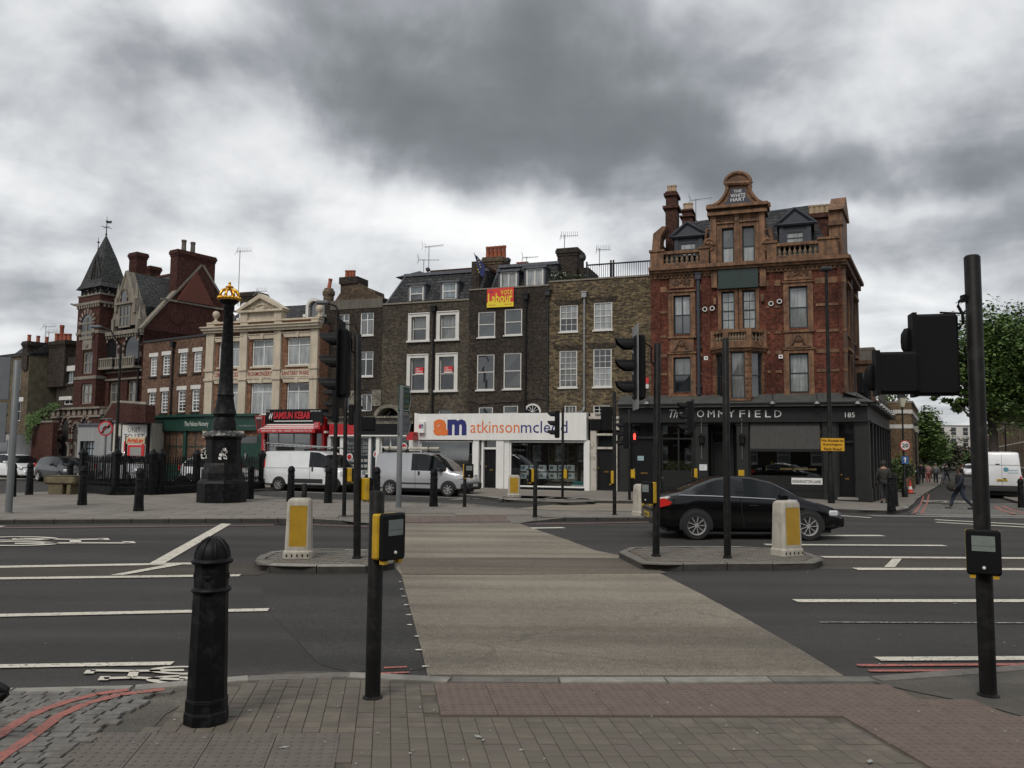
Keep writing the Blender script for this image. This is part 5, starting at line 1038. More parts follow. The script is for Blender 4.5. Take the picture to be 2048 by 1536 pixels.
def cards(xs,ys,w,h,d=D-.3):
 for x in xs:
  for y in ys:
   c=slab(F0,EA,(x,y,x+w,y+h),d-.02,d,'card','property_card');e_=F0.rect((x,y,x+w,y+h),d);q0,q1=e_[0]+(e_[1]-e_[0])*.1,e_[0]+(e_[1]-e_[0])*.55;mb=MB();mb.fb(F0,q0,q1,e_[2]+(e_[3]-e_[2])*.25,e_[2]+(e_[3]-e_[2])*.8,d,d+.004);mb.build('photo',RND.choice([mat('photo_a',(.12,.13,.15),.4,.6,18),mat('photo_b',(.25,.2,.16),.4,.6,18),mat('photo_c',(.15,.2,.25),.4,.6,18)]),c,org=ORG[EA.name])
cards([1041.5,1060,1077.5,1098.5,1117,1134],[930,945.5],15,12)
e=F0.rect((1040,927,1155,962),D-.3);mb=MB()
for k in range(7):x=e[0]+(e[1]-e[0])*k/6;mb.tube([F0.P(x,e[2]-.2,D-.31),F0.P(x,zf0,D-.31)],.008,4)
mb.build('display_wires','galv',EA);cards([880,905],[932],16,12)
slab(F0,EA,(1145,962,1167,969),D-.3,D-.28,'teal','window_sticker');slab(F0,EA,(1142,969.5,1167,975),D-.3,D-.28,'card','window_sticker')
mb=MB();
for x in(1.2,3.0):mb.fb(F0,U(1019)+x,U(1019)+x+1.3,.85,.9,D-2.2,D-1.4);mb.fb(F0,U(1019)+x+.1,U(1019)+x+.2,.12,.85,D-2.1,D-1.5);mb.fb(F0,U(1019)+x+1.1,U(1019)+x+1.2,.12,.85,D-2.1,D-1.5);mb.fb(F0,U(1019)+x+.4,U(1019)+x+.8,.9,1.3,D-1.9,D-1.82)
mb.build('desks','shop_black',EA,kind='stuff')
def door(F,root,rc,d,m='black_paint',fan=None,frm='gloss_white',pz=None,name='door',letter=True,z0=.14):
 e=F.rect(rc,d);u0,u1,z1=e[0],e[1],e[3];mb=MB();mb.fb(F,u0,u1,z0,z1,d-.28,d-.22);w=u1-u0
 for(a,b,c,f)in((.12,.44,.08,.42),(.56,.88,.08,.42),(.12,.44,.5,.93),(.56,.88,.5,.93)):
  h=z1-z0;x0,x1,y0,y1=u0+w*a,u0+w*b,z0+h*c,z0+h*f;mb.fb(F,x0,x1,y0,y0+.025,d-.22,d-.205);mb.fb(F,x0,x1,y1-.025,y1,d-.22,d-.205);mb.fb(F,x0,x0+.025,y0+.025,y1-.025,d-.22,d-.205);mb.fb(F,x1-.025,x1,y0+.025,y1-.025,d-.22,d-.205)
 dr=mb.build(name,m,root)
 if letter:mb=MB();mb.fb(F,u0+w*.38,u0+w*.64,z0+.85,z0+.92,d-.22,d-.2);mb.build('letterbox','brass',dr,org=ORG[root.name]);mb=MB();mb.lathe([(.035,0),(.035,.05),(.0,.06)],8,(0,0,0));mb.v=[F.P(u0+w*.12+v.x,z0+1.05+v.y,d-.22+v.z)for v in mb.v];mb.build('door_knob','brass',dr,org=ORG[root.name])
 ft=F.rect((rc[0],fan,rc[2],rc[1]),d)[3]if fan else z1
 if frm:mb=MB();mb.fb(F,u0-.1,u0,z0-.02,ft+.1,d-.3,d-.02);mb.fb(F,u1,u1+.1,z0-.02,ft+.1,d-.3,d-.02);mb.fb(F,u0,u1,ft,ft+.1,d-.3,d-.02);mb.fb(F,u0,u1,z1,z1+.1,d-.3,d-.1)if fan else None;mb.build('door_frame',frm,dr,org=ORG[root.name])
 if fan:mb=MB();mb.quad(F.P(u0,z1+.1,d-.25),F.P(u1,z1+.1,d-.25),F.P(u1,ft,d-.25),F.P(u0,ft,d-.25));mb.build('fanlight_glass','pane_dark',dr,org=ORG[root.name])
 mb=MB();mb.fb(F,u0-.12,u1+.12,.1,z0-.001,d-.35,d+.12);mb.build('doorstep','granite',dr,org=ORG[root.name]);return dr
mat('brass',(.35,.22,.07),.35,.2,6,metal=.9)
door(F0,EA,(966.5,898.5,992,983),D,fan=881);slab(F0,EA,(960,921,965,930),D-.1,D-.03,'galv','entry_phone')
# doorway between the agent and the pub
DW=broot('doorway','peeling white doorway with a black panelled door between the white shop and the pub',F0,U(1180),None,'doorway')
mb=MB();mb.fb(F0,U(1180.5),U(1190),.12,Z(826,1200),DB+.02,D-.05);mb.build('pier',mat('peeling_white',(.5,.47,.42),.8,.12,3,.02,30,dirt=(.12,.1,.08),dscale=3,damt=.85),DW)
e=F0.rect((1180.5,838,1240,860),D);mb=MB();mb.fb(F0,e[0],U(1238),e[2],e[3],DB,D);mb.fb(F0,e[0]-.05,U(1239),e[3],e[3]+.12,DB,D+.12);mb.build('entablature','peeling_white',DW)
mb=MB();mb.fb(F0,U(1190.1),U(1192.2),.12,e[2]-.003,-.4,D-.06);mb.build('jamb','peeling_white',DW)
slab(F0,DW,(U(1190),U(1238),.1,e[2]),-.5,-.3,'shop_black','recess',px=False)
door(F0,DW,(1191,898,1230,985),D-.05,fan=871,frm='peeling_white')
# estate agent with red and black fascia, behind the lights
RB=broot('shopfront','estate agent shopfront with a red and black fascia and a dark window of phone numbers',F0,U(656),'shopfronts along the parade','shopfront')
e=F0.rect((660,848,823,870),D+.1);mb=MB();mb.fb(F0,U(724),U(823),e[2],e[3],D-.35,D+.1);fa=mb.build('fascia','shop_black',RB);mb=MB();mb.fb(F0,U(660),U(724)-.003,e[2],e[3],D-.35,D+.1);mb.build('fascia_panel','shop_red',RB);mb=MB();mb.fb(F0,U(660),U(823),e[2]-.07,e[2]-.002,D-.3,D+.14);mb.build('fascia_trim','gloss_white',RB)
mb=MB();mb.fb(F0,U(655),U(826),e[3],e[3]+.3,DB+.05,D+.02);mb.fb(F0,U(655),U(826),e[3]+.3,e[3]+.4,DB+.05,D+.2);mb.build('old_cornice','stucco_worn',RB)
mb=MB();
for x in(688,779,818):u,z=F0.uz(x,843,D+.2);mb.tube([F0.P(u,z+.5,D+.1),F0.P(u,z+.3,D+.5),F0.P(u,z,D+.55)],.03,6)
mb.build('sign_lamps','dark_metal',RB,kind='stuff')
uc,zc=F0.uz(791,838,DB+.3);mb=MB();r=.75
for k in range(12):a,b=math.pi*k/12,math.pi*(k+1)/12;q=lambda t,s:(uc+r*s*math.cos(t),zc+r*.85*s*math.sin(t));mb.prism([q(a,1.15),q(b,1.15),q(b,.88),q(a,.88)],F0,DB,D)
mb.build('segmental_hood','stucco_worn',RB);mb=MB();mb.prism([(uc+r*.9*math.cos(math.pi*k/10),zc+r*.76*math.sin(math.pi*k/10))for k in range(11)],F0,DB,DB+.2);mb.build('hood_recess','shop_black',RB)
for x0,x1 in((655,661.5),(680,687),(738,742),(752,759),(818,830)):mb=MB();mb.fb(F0,U(x0),U(x1),.12,e[2]-.08,D-.25,D+.0);mb.build('pilaster','gloss_white',RB)
wn=(U(687),U(738),.7,e[2]-.1);framebars(F0,RB,wn,D-.08,.05,'gloss_white');slab(F0,RB,(wn[0],wn[1],wn[2],wn[3]),D-.14,D-.12,mat('window_film',(.02,.032,.035),.1,.2,2,spec=.8),'window_film',px=False);slab(F0,RB,(wn[0],wn[1],.12,wn[2]-.002),D-.2,D-.04,'shop_black','stall_riser',px=False)
for t_,r_ in(('Residential  Sales',(695,881,739,890)),('Tel: 020 7582 8885',(695,892,738,898)),('Fax: 020 7582 8006',(695,899.5,738,905)),('.co.uk',(720,906,738,911))):
 q=F0.rect(r_,D-.1);text(t_,F0,(q[0]-.0,min(q[1],wn[1]-.08),q[2],q[3]),D-.119,'letter_grey',RB,px=False)
for y in(918,929,940,950):
 for k in range(5):q=F0.rect((692+k*9,y,699+k*9,y+6),D-.12);mb=MB();mb.fb(F0,*q,D-.118,D-.112);mb.build('property_card','letter_grey',RB)
w2=(U(759),U(818),.3,e[2]-.1);framebars(F0,RB,w2,D-.2,.06,'gloss_white',us=(.33,.66),zs=(.78,));pane(F0,RB,w2,D-.21);shoproom(F0,RB,w2[0]-.6,w2[1],w2[3],D-.25)
w3=(U(742),U(752),.6,e[2]-.1);slab(F0,RB,w3,D-.2,D-.15,'window_film','window_film',px=False)
for x,y in((697,914),(751,908),(806,893)):
 u,z=F0.uz(x,y,D+.02);mb=MB();mb.lathe([(.2,0),(.2,.02),(0,.021)],18);mb.v=[F0.P(u+v.x,z+v.y,D-.1+v.z)for v in mb.v];s1=mb.build('round_logo','card',RB);mb=MB();mb.lathe([(.13,0),(.13,.02),(0,.021)],16);mb.v=[F0.P(u+v.x,z+v.y,D-.08+v.z)for v in mb.v];mb.build('logo_centre','shop_red',s1,org=ORG[RB.name])
slab(F0,RB,(813,864,826,880),D+.1,D+.7,'shop_red','projecting_sign')
slab(F0,RB,(648,862,652,866),D,D+.3,'gloss_white','pipe_stub')
# kebab shop
KB=broot('shopfront','red and black kebab takeaway front with a striped awning edge and lit red lettering',F0,U(530),'shopfronts along the parade','shopfront')
e=F0.rect((532,819,645,847),D+.25);mb=MB();mb.fb(F0,e[0],e[1],e[2],e[3],D-.3,D+.25);mb.build('fascia','shop_black',KB)
text('SAMSUN KEBAB',F0,(548,824,621,837.5),D+.26,mat('neon_red',(.5,.02,.03),.35,.15,12),KB,bold=.03,ext=.06,shear=.0);text('020 7735 1196',F0,(621,820.5,641,823.5),D+.25,'letter_white',KB);text('175',F0,(533,821,539,824.5),D+.25,'letter_white',KB)
for yy in(841.5,):slab(F0,KB,(548,yy,625,yy+1.2),D+.25,D+.255,'letter_white','sign_rule')
mb=MB()
for k in range(2):x0=538.5+k*3.5;pts=[F0.uz(x0+a,y,D+.26)for a,y in((1,840),(-1,835),(2,828),(3.5,825),(2.6,831),(.8,836))];mb.prism(pts,F0,D+.25,D+.262)
mb.build('flame_logo','letter_white',KB)
e2=F0.rect((526,847.5,637,868),D+.9);zA0,zA1=e2[2],e2[3];n=6
zt_=Z(848,580,D+.3);cols=['letter_white','shop_red','letter_white','shop_red']
uK0,uK1=U(527,D+.5),U(637,D+.5)
for k in range(5):
 a,b=k/5,(k+1)/5;mb=MB();q=lambda t,u:F0.P(u,zt_+(Z(857,580,D+.9)-zt_)*t,D+.27+.63*t);mb.quad(q(a,uK0),q(a,uK1),q(b,uK1),q(b,uK0));mb.build('awning_stripe','letter_white' if k%2==0 else 'shop_red',KB)
zv=Z(857,580,D+.9);mb=MB();mb.fb(F0,uK0,uK1,zv-.22,zv,D+.88,D+.9);mb.build('awning_valance','shop_red',KB);text('TAKE AWAY KEBAB * GRILL * BURGER * CHICKEN 020 7735 1196',F0,(uK0+.1,uK1-.2,zv-.17,zv-.05),D+.9,'letter_white',KB,px=False)
slab(F0,KB,(627.5,844,639,858),D+.9,D+1.0,'shop_red','delivery_badge');text('JUST',F0,(629,846,636.5,850),D+1.0,'letter_white',KB);text('EAT',F0,(629.5,851,636,855),D+1.0,'letter_white',KB)
zk=Z(866,580)
for x0,x1 in((526,531),(622.5,627),(645.5,650)):mb=MB();mb.fb(F0,U(x0),U(x1),.12,Z(830,580),D-.3,D+.12);mb.build('pilaster','shop_red',KB)
for k,ch in enumerate('KEBAB*GRILL'):q=F0.rect((527.5,879+k*4.6,530.5,882+k*4.6),D+.12);text(ch,F0,q,D+.12,'letter_white',KB,px=False)
wk=(U(533),U(621),.9,zk);framebars(F0,KB,wk,D-.1,.05,'galv',us=(.25,.6),zs=(.72,));pane(F0,KB,wk,D-.1);shoproom(F0,KB,wk[0],U(643),zk,D-.15,3.4);slab(F0,KB,(wk[0],wk[1],.12,wk[2]),D-.3,D-.02,'shop_red','stall_riser',px=False)
slab(F0,KB,(548,876,600,887),D-1.6,D-1.5,mat('menu_board',(.16,.15,.05),.5,.6,12,emit=(.3,.28,.12,.25)),'menu_board');slab(F0,KB,(U(545),U(600),.12,1.15),D-1.6,D-1.0,'galv','counter',px=False)
pane(F0,KB,(U(628.5),U(643),.14,zk),D-.1);slab(F0,KB,(U(628.5),U(643),zk,Z(848,580)),D-.3,D+.05,'shop_red','door_header',px=False)
t=broot('projecting_sign','small tapered takeaway sign box sticking out beside the kebab shop',F0,U(516),cat='sign');pts=[F0.uz(x,y,D+.8)for x,y in((511,832),(525,833),(523,866),(515,864))];mb=MB();mb.prism(pts,F0,D+.68,D+.8);mb.build('sign_box',mat('sign_brown',(.06,.015,.015),.4,.3,6),t);mb=MB()
for a,b in zip(pts,pts[1:]+pts[:1]):mb.tube([F0.P(*a,D+.8),F0.P(*b,D+.8)],.025,4)
mb.build('frame','shop_red',t);text('KEBAB',F0,(512.5,834,523.5,838),D+.805,'letter_white',t);text('OPEN',F0,(516,858,522,862),D+.805,'letter_white',t)
mb=MB();mb.tube([F0.P(pts[1][0]-.1,pts[1][1]+.06,0),F0.P(pts[1][0]-.1,pts[1][1]+.06,D+.8)],.02,4);mb.build('bracket','dark_metal',t)
# green nursery front, round the bend of the street
GN=broot('shopfront','dark green nursery shopfront with white The Pelican Nursery lettering',F0,0,'shopfronts along the parade','shopfront')
e1=F1.rect((303,836,416,861),.2);uE=U(522,.2);zg0,zg1=e1[2],e1[3]
mb=MB();mb.fb(F1,u_at(F1,304,.2),F1.len+.05,zg0,zg1,-.2,.2);mb.fb(F1,u_at(F1,303,.2),F1.len+.1,zg1,zg1+.14,-.2,.34);mb.build('fascia','shop_green',GN);mb=MB();mb.fb(F0,0,U(512,.2),zg0,zg1,-.2,.2);mb.fb(F0,0,U(512,.2),zg1,zg1+.14,-.2,.34);mb.build('fascia','shop_green',GN)
text('The Pelican Nursery',F1,(369,843.5,416.5,854.5),.2,'letter_white',GN,bold=.0);text('www.thepelicannursery.co.uk',F0,(478,849.5,511,853.5),.2,'letter_grey',GN)
for F_,xs in((F1,(303.5,311,366,370,412,416)),(F0,(416,420,456,462,516,526))):
 for x0,x1 in zip(xs[::2],xs[1::2]):mb=MB();mb.fb(F_,F_.uz(x0,900,.15)[0],F_.uz(x1,900,.15)[0],.12,zg0-.003,-.15,.14);mb.build('pilaster','shop_green',GN)
def gwin(F,x0,x1,y0,y1,us,zs,m='pane_dark'):
 e=F.rect((x0,y0,x1,y1),0);framebars(F,GN,e,0,.05,'shop_green',us=us,zs=zs);pane(F,GN,e,-.03,'shop_glass');shoproom(F,GN,e[0],e[1],e[3],-.05,2.5)
 mb=MB();mb.fb(F,e[0],e[1],.12,e[2],-.12,.05);mb.build('stall_riser','shop_green',GN);return e
ea=gwin(F1,312,366,862,931,(.25,.5,.75),(.55,));eb=gwin(F1,371,412,862,931,(.5,),(.55,));gwin(F0,421,456,862,931,(.5,),(.55,));
slab(F1,GN,(338,890,368,920),-.3,-.28,mat('orange_poster',(.4,.09,.03),.6,.7,9),'poster');e=F0.rect((462,872,516,968),.0);mb=MB();mb.fb(F0,e[0],e[1],.14,e[3],-.15,.02)
for k in range(12):x=e[0]+(e[1]-e[0])*(k+.5)/12;mb.fb(F0,x-.01,x+.01,.16,e[3]-.05,.02,.03)
mb.build('garage_door','shop_green',GN);slab(F0,GN,(464,873,514,887),.02,.05,'pane_dark','door_light');slab(F0,GN,(489,907,492,918),.05,.12,'galv','door_handle')
# roof things
aerial('tall rooftop aerial on a long pole above the slate mansard',F0.P(*F0.uz(857,553,DB-2),DB-2),1.75,1,A0,s=.8)
aerial('lower cross shaped aerial left of the tall one on the mansard roof',F0.P(*F0.uz(847,553,DB-2.3),DB-2.3),1.0,1,A0+.5,s=.8)
aerial('slim aerial behind the fourth house chimney pots',F0.P(*F0.uz(1053,536,DB-4),DB-4),.65,1,A0+.3,s=.6)
aerial('aerial on the dark chimney stack of the yellow brick house',F0.P(*F0.uz(1129,500,DB-3),DB-3),.85,0,A0,s=.7)
aerial('aerial standing behind the roof railing',F0.P(*F0.uz(1199,533,DB-3),DB-3),1.0,0,A0+.1,s=.55)
aerial('thin mast with a short arm above the cream pediment',F0.P(*F0.uz(476,612,-3),-3),3.5,0,A0,s=.8)
aerial('low aerial left of the pediment apex',F0.P(*F0.uz(516,605,-3),-3),.75,0,A0-.2,s=.7)
aerial('aerial on the corner house roof at far left',SFh.P(2.2,zh+.6,-2),1.5,0,A1,s=1.2);aerial('aerial between the far left chimneys',SFh.P(4.6,zh+.5,-2),1.4,0,A1+1,s=.8);aerial('aerial beside the tall pots at far left',SFh.P(Lh*.98,zh+.5,-2),2.0,0,A1+.2,s=1.0)
def dish(lbl,p,r=.3):
 t=thing('satellite_dish',lbl,'satellite dish',p,0,'satellite dishes on the roofs');mb=MB();mb.lathe([(0,.0),(r*.5,.02),(r*.85,.07),(r,.11)],16);M_=Matrix.Rotation(math.radians(70),3,'X')@Matrix.Rotation(.3,3,'Y');mb.v=[M_@v for v in mb.v];mb.build('reflector','dark_metal',t,smooth=True);mb=MB();mb.tube([(0,.05,-r*1.2),(0,.05,0),(0,-.35,-.15)],.018,5);mb.build('mount_arm','dark_metal',t)
dish('grey satellite dish beside the red chimney pots',F0.P(*F0.uz(1015,522,DB-3),DB-3),.17);dish('black satellite dish right of the dark chimney stack',F0.P(*F0.uz(1163.5,517,DB-2.4),DB-2.4),.2);dish('small dish at the foot of the tall aerial on the mansard',F0.P(*F0.uz(855,541,DB-2),DB-2),.14)
t=thing('flag','dark blue flag with yellow stars hanging from a slanted pole over the roofs','flag',F0.P(*F0.uz(967,553,DB-.3),DB-.3));b=t.location.copy();tip=F0.P(*F0.uz(948,506,DB+.2),DB+.2)-b
mb=MB();mb.tube([(0,0,0),tip],.02,6);mb.build('pole','dark_metal',t);mb=MB();q=lambda x,y:F0.P(*F0.uz(x,y,DB+.1),DB+.1)-b;G_=[[q(949,509),q(951.5,510),q(954,512)],[q(952,520),q(957,519),q(961,520)],[q(956,534),q(962,530),q(969,531)],[q(959,548),q(965,543),q(970,541)],[q(964,553),q(967,552),q(967.5,553)]]
vs=[v+Vector((0,.06*math.sin(i*2+j*1.9),0))for i,r in enumerate(G_)for j,v in enumerate(r)];mb.add(vs,[(i*3+j,i*3+j+1,i*3+j+4,i*3+j+3)for i in range(4)for j in range(2)]);mb.build('cloth',mat('flag_blue',(.02,.03,.12),.8,.1),t,smooth=True)
mb=MB()
for k in range(6):
 p=q(956+1.8*k%7,519+k*5.2)+Vector((0,-.09,0));r_=.045
 pts=[p+Vector((math.cos(a*math.pi/5+1.57)*(r_ if a%2==0 else r_*.42),0,math.sin(a*math.pi/5+1.57)*(r_ if a%2==0 else r_*.42)))for a in range(10)];mb.add(pts+[p],[(a,(a+1)%10,10)for a in range(10)])
mb.build('stars',mat('star_yellow',(.6,.5,.05),.7),t,kind='stuff')
t=broot('banner','red and yellow banner reading vote Labour tied on the parapet of the dark house',F0,U(974,DB),None,'banner');FB=F0;d=DB+.1;pts=[F0.uz(x,y,d)for x,y in((973.4,615.5),(1027,613),(1027.6,573.8),(974.3,578.5))];mb=MB();mb.prism(pts,F0,d-.03,d);mb.build('panel',mat('banner_red',(.62,.035,.03),.5,.04),t)
q=F0.rect((973.9,605.5,1027.1,614.5),d);mb=MB();mb.prism([F0.uz(973.6,615.3,d),F0.uz(1027,612.9,d),F0.uz(1027.2,603.5,d),F0.uz(973.7,606,d)],F0,d,d+.008);mb.build('yellow_strip',mat('banner_yellow',(.75,.6,.03),.5,.04),t)
text('vote',F0,(1001.5,578.5,1025,588.5),d+.005,'banner_yellow',t);text('Labour',F0,(976,587.5,1025,604),d+.005,'banner_yellow',t,bold=.025);text('for Kennington',F0,(977,609,992,611.5),d+.01,'banner_red',t);text('labour.org.uk',F0,(1009,607,1024,609.5),d+.01,'banner_red',t)
mb=MB();mb.prism([F0.uz(979,585,d),F0.uz(985,582,d),F0.uz(984,585.5,d)],F0,d,d+.01);mb.build('rose_mark','logo_navy',t)
def shrub(name,lbl,cat,base,w,dp,h,n,m,seed=0,group=None,white=0,ls=.07,par=None):
 rr=random.Random(seed);t=thing(name,lbl,cat,base,0,group);mb=MB();mw=MB()
 for k in range(n):
  a=rr.random()*6.283;r=rr.random()**.5;p=Vector((math.cos(a)*r*w,math.sin(a)*r*dp,h*(rr.random()**.8)*(1-.35*r)+.02));s=ls*rr.uniform(.6,1.4)
  x=Vector((rr.uniform(-1,1),rr.uniform(-1,1),rr.uniform(-.6,.6))).normalized();y=x.cross(Vector((rr.uniform(-1,1),rr.uniform(-1,1),1))).normalized();T_=mw if rr.random()<white else mb;T_.add([p-x*s,p-y*s*.5,p+x*s,p+y*s*.5],[(0,1,2,3)])
 mb.build('foliage',m,t);
 if mw.f:mw.build('flowers','letter_white',t,kind='stuff')
 mb=MB();rr2=random.Random(seed+1)
 for k in range(5):mb.tube([(0,0,0),(rr2.uniform(-.5,.5)*w,rr2.uniform(-.5,.5)*dp,h*.7)],[.02,.006],4)
 mb.build('stem','timber_black',t);return t
mat('leaf_dark',(.035,.06,.02),.7,.5,1.2);mat('leaf_mid',(.065,.115,.028),.7,.45,1.0);mat('leaf_bright',(.11,.18,.042),.7,.4,1.0);mat('leaf_brown',(.06,.04,.03),.7,.5,1.0);mat('bark',(.06,.05,.04),.9,.4,5,.1,12)
shrub('roof_plant','bushy climber with white blooms on the roof terrace','plant',F0.P(*F0.uz(1118,566,DB-.6),DB-.6),.5,.3,.75,500,'leaf_dark',3,'plants on the roof terrace',.18,.05);shrub('roof_plant','low sparse plants by the terrace railing foot','plant',F0.P(*F0.uz(1150,563,DB-.6),DB-.6),.7,.3,.45,420,'leaf_dark',4,'plants on the roof terrace',.08,.05)
t=thing('ivy','green ivy trailing over the coping and wall left of the porch','ivy',F1.P(u_at(F1,70,3.4,860),.1,3.4));rr=random.Random(5);mb=MB();b=t.location
for(x,y,n,sx,sy)in((60,845,220,8,14),(75,835,260,9,10),(88,826,240,9,7),(100,818,160,8,5),(56,870,120,5,14),(110,812,120,7,4)):
 for k in range(n):
  p=AT(x+rr.gauss(0,sx*.55),y+rr.gauss(0,sy*.55),b.y-.1+rr.uniform(-.25,.15))-b;s=rr.uniform(.05,.11);X_=Vector((rr.uniform(-1,1),rr.uniform(-.5,.5),rr.uniform(-1,1))).normalized();Y_=X_.cross(Vector((rr.uniform(-.4,.4),1,rr.uniform(-.4,.4)))).normalized();mb.add([p-X_*s,p-Y_*s*.6,p+X_*s,p+Y_*s*.6],[(0,1,2,3)])
mb.build('leaves','leaf_mid',t,kind='stuff');mb=MB();mb.tube([(0,0,0),(.1,0,1.2),(.9,.1,2.2),(2.2,.1,2.8)],.03,5);mb.build('stem','bark',t)
# the corner pub
def c8(*v):return tuple((1220+x*.306)if i%2==0 else(330+x*.306)for i,x in enumerate(v))
PB=broot('corner_pub','ornate red brick and terracotta corner pub with a curved gable over a black ground floor',F0,u_at(F0,1304),None,'pub')
DU=-.3;UZ=lambda x,y,d=DU:F0.uz(*c8(x,y),d);ux=lambda x,d=DU,y=900:F0.uz(*c8(x,y),d)[0];zx=lambda y,x,d=DU:F0.uz(*c8(x,y),d)[1]
brick('brick_pub',(.085,.026,.018),(.15,.044,.027),(.13,.06,.04),A0,.4,(.06,.02,.015),.55,.6)
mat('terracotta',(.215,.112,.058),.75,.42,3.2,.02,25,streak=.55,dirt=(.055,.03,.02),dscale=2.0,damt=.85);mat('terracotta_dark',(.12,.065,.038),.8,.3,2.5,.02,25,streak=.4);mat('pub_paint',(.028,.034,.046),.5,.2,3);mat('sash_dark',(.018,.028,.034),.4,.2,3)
mat('tile_blue',(.03,.036,.055),.35,.15,3);mat('sign_green',(.012,.03,.026),.45,.15,3)
uL,uR=ux(268),ux(1515);zB=4.3;zCor0,zCor1=zx(735,265),zx(690,265)
TCF=dict(fm='sash_dark',fw=.06,rev=.16)
def tw(rc,pane_,rails=(.5,),cols=1,rows=1,d=DU,s=.22,F=F0,cv=c8,top=.16,org=True):
 r=cv(*rc)if cv else rc;h=win(F,PB,r,d,rails=rails,cols=cols,rows=rows,pane=pane_,**TCF)
 mb=MB();mb.fb(F,h[0]-s,h[0],h[2]-.1,h[3]+top,d,d+.05);mb.fb(F,h[1],h[1]+s,h[2]-.1,h[3]+top,d,d+.05);mb.fb(F,h[0],h[1],h[3],h[3]+top,d,d+.048);mb.fb(F,h[0]-s-.05,h[1]+s+.05,h[3]+top,h[3]+top+.07,d,d+.12);mb.fb(F,h[0]-s-.04,h[1]+s+.04,h[2]-.2,h[2]-.1,d,d+.13)
 z=h[2];k=0
 while z<h[3]:mb.fb(F,h[0]-s-.012,h[0]-s*.45,z,z+.2,d,d+.06 if k%2 else d+.052);mb.fb(F,h[1]+s*.45,h[1]+s+.012,z,z+.2,d,d+.06 if k%2 else d+.052);z+=.24;k+=1
 mb.build('window_surround','terracotta',PB);return h
H=[tw((415,855,527,1103),['pane_mid','pane_blind'],cols=2),tw((415,1258,530,1485),['pane_dark','pane_net'],cols=1),tw((1167,795,1295,1062),['pane_net','pane_blind']),tw((1170,1232,1302,1485),['pane_blind','pane_blind'])]
H+=[tw((727,830,817,1075),['pane_blind','pane_blind'],cols=2,rows=2,s=.14),tw((865,820,955,1068),['pane_blind','pane_blind'],cols=2,rows=2,s=.14)]
bay=(ux(672),ux(1003),4.3,zx(1225,830));mb=wall(F0,uL,uR,zB,zCor1,H+[(bay[0]+.15,bay[1]-.15,4.31,bay[3]-.15)],DU,.2);shell(mb,F0,uL,uR,zB,zCor1,-9,DU);mb.build('wall','brick_pub',PB)
def band(y0,y1,x=265,segs=None,d1=.035,m='terracotta'):
 z1,z0=zx(y0,x),zx(y1,x)
 for a,b in(segs or[(268,1545)]):
  mb=MB();mb.fb(F0,ux(a),ux(b),z0,z1,DU,DU+d1);mb.build('stone_band',m,PB)
gaps=[(268,372),(575,655),(1025,1115),(1345,1545)]
for y0,y1 in((802,838),(1118,1135),(1240,1262),(1362,1378),(960,975)):band(y0,y1,265,gaps)
band(738,752,265,d1=.07)
mb=MB();mb.fb(F0,uL-.05,uR+.1,zCor0,zCor0+.12,DU,DU+.14);mb.fb(F0,uL-.05,uR+.25,zCor0+.12,zCor1-.1,DU,DU+.3);mb.fb(F0,uL-.05,uR+.32,zCor1-.1,zCor1+.06,DU-.2,DU+.42);mb.build('cornice','terracotta',PB)
mb=MB();k=uL
while k<uR:mb.fb(F0,k,k+.09,zCor0-.11,zCor0,DU,DU+.12);k+=.19
mb.build('dentils','terracotta',PB,kind='stuff')
zP0=zCor1+.06;zP1=zx(575,300)+.0
bal_me=None
def balusters(F,root,u0,u1,z0,z1,d,n,w=.24):
 global bal_me
 mb=MB();mb.fb(F,u0-.05,u1+.05,z1-.14,z1,d-w/2,d+w/2+.04);mb.fb(F,u0-.05,u1+.05,z0,z0+.2,d-w/2,d+w/2);mb.build('balustrade_rail','terracotta',root)
 h=z1-z0-.34
 if bal_me is None:
  m=MB();m.lathe([(.075,0),(.075,.05),(.045,.09),(.06,.16),(.085,.28),(.07,.4),(.038,.52),(.05,.6),(.04,.66),(.07,.72),(.07,.78)],8);o=m.build('baluster',mat('baluster_stone',(.2,.15,.1),.85,.35,4,dirt=(.07,.05,.035)),root,org=Vector((0,0,0)),smooth=40);bal_me=o.data;bpy.data.objects.remove(o)
 for k in range(n):
  p=F.P(u0+(u1-u0)*(k+.5)/n,z0+.2,d)-ORG[root.name];o=bpy.data.objects.new('baluster',bal_me);COL.objects.link(o);o.parent=root;o.location=p;o.scale=(1,1,h/.78)
def pier(F,u0,u1,z0,z1,d,m='terracotta',w=.32,cap=True):
 mb=MB();mb.fb(F,u0,u1,z0,z1,d-w/2,d+w/2+.02)
 if cap:mb.fb(F,u0-.05,u1+.05,z1,z1+.1,d-w/2-.05,d+w/2+.08)
 mb.build('parapet_pier',m,PB)
dp=DU-.0
pier(F0,uL,ux(355),zP0,zP1,dp);balusters(F0,PB,ux(358),ux(590),zP0,zP1,dp,7);pier(F0,ux(592),ux(652),zP0,zP1,dp)
pier(F0,ux(1030),ux(1095),zP0,zP1+.02,dp);balusters(F0,PB,ux(1098),ux(1368),zP0,zP1,dp,8);pier(F0,ux(1372),ux(1500),zP0,zP1+.02,dp)
gx0,gx1=ux(662),ux(1020);zG=zx(325,840);Hg=[tw((730,415,812,660),['pane_blind','pane_mid'],s=.16,top=.2),tw((863,402,948,650),['pane_blind','pane_mid'],s=.16,top=.2)]
mb=wall(F0,gx0,gx1,zCor1-.3,zG,Hg,DU+.02,.2);shell(mb,F0,gx0,gx1,zCor1-.3,zG,-4,DU+.02);mb.build('gable_wall','terracotta',PB)
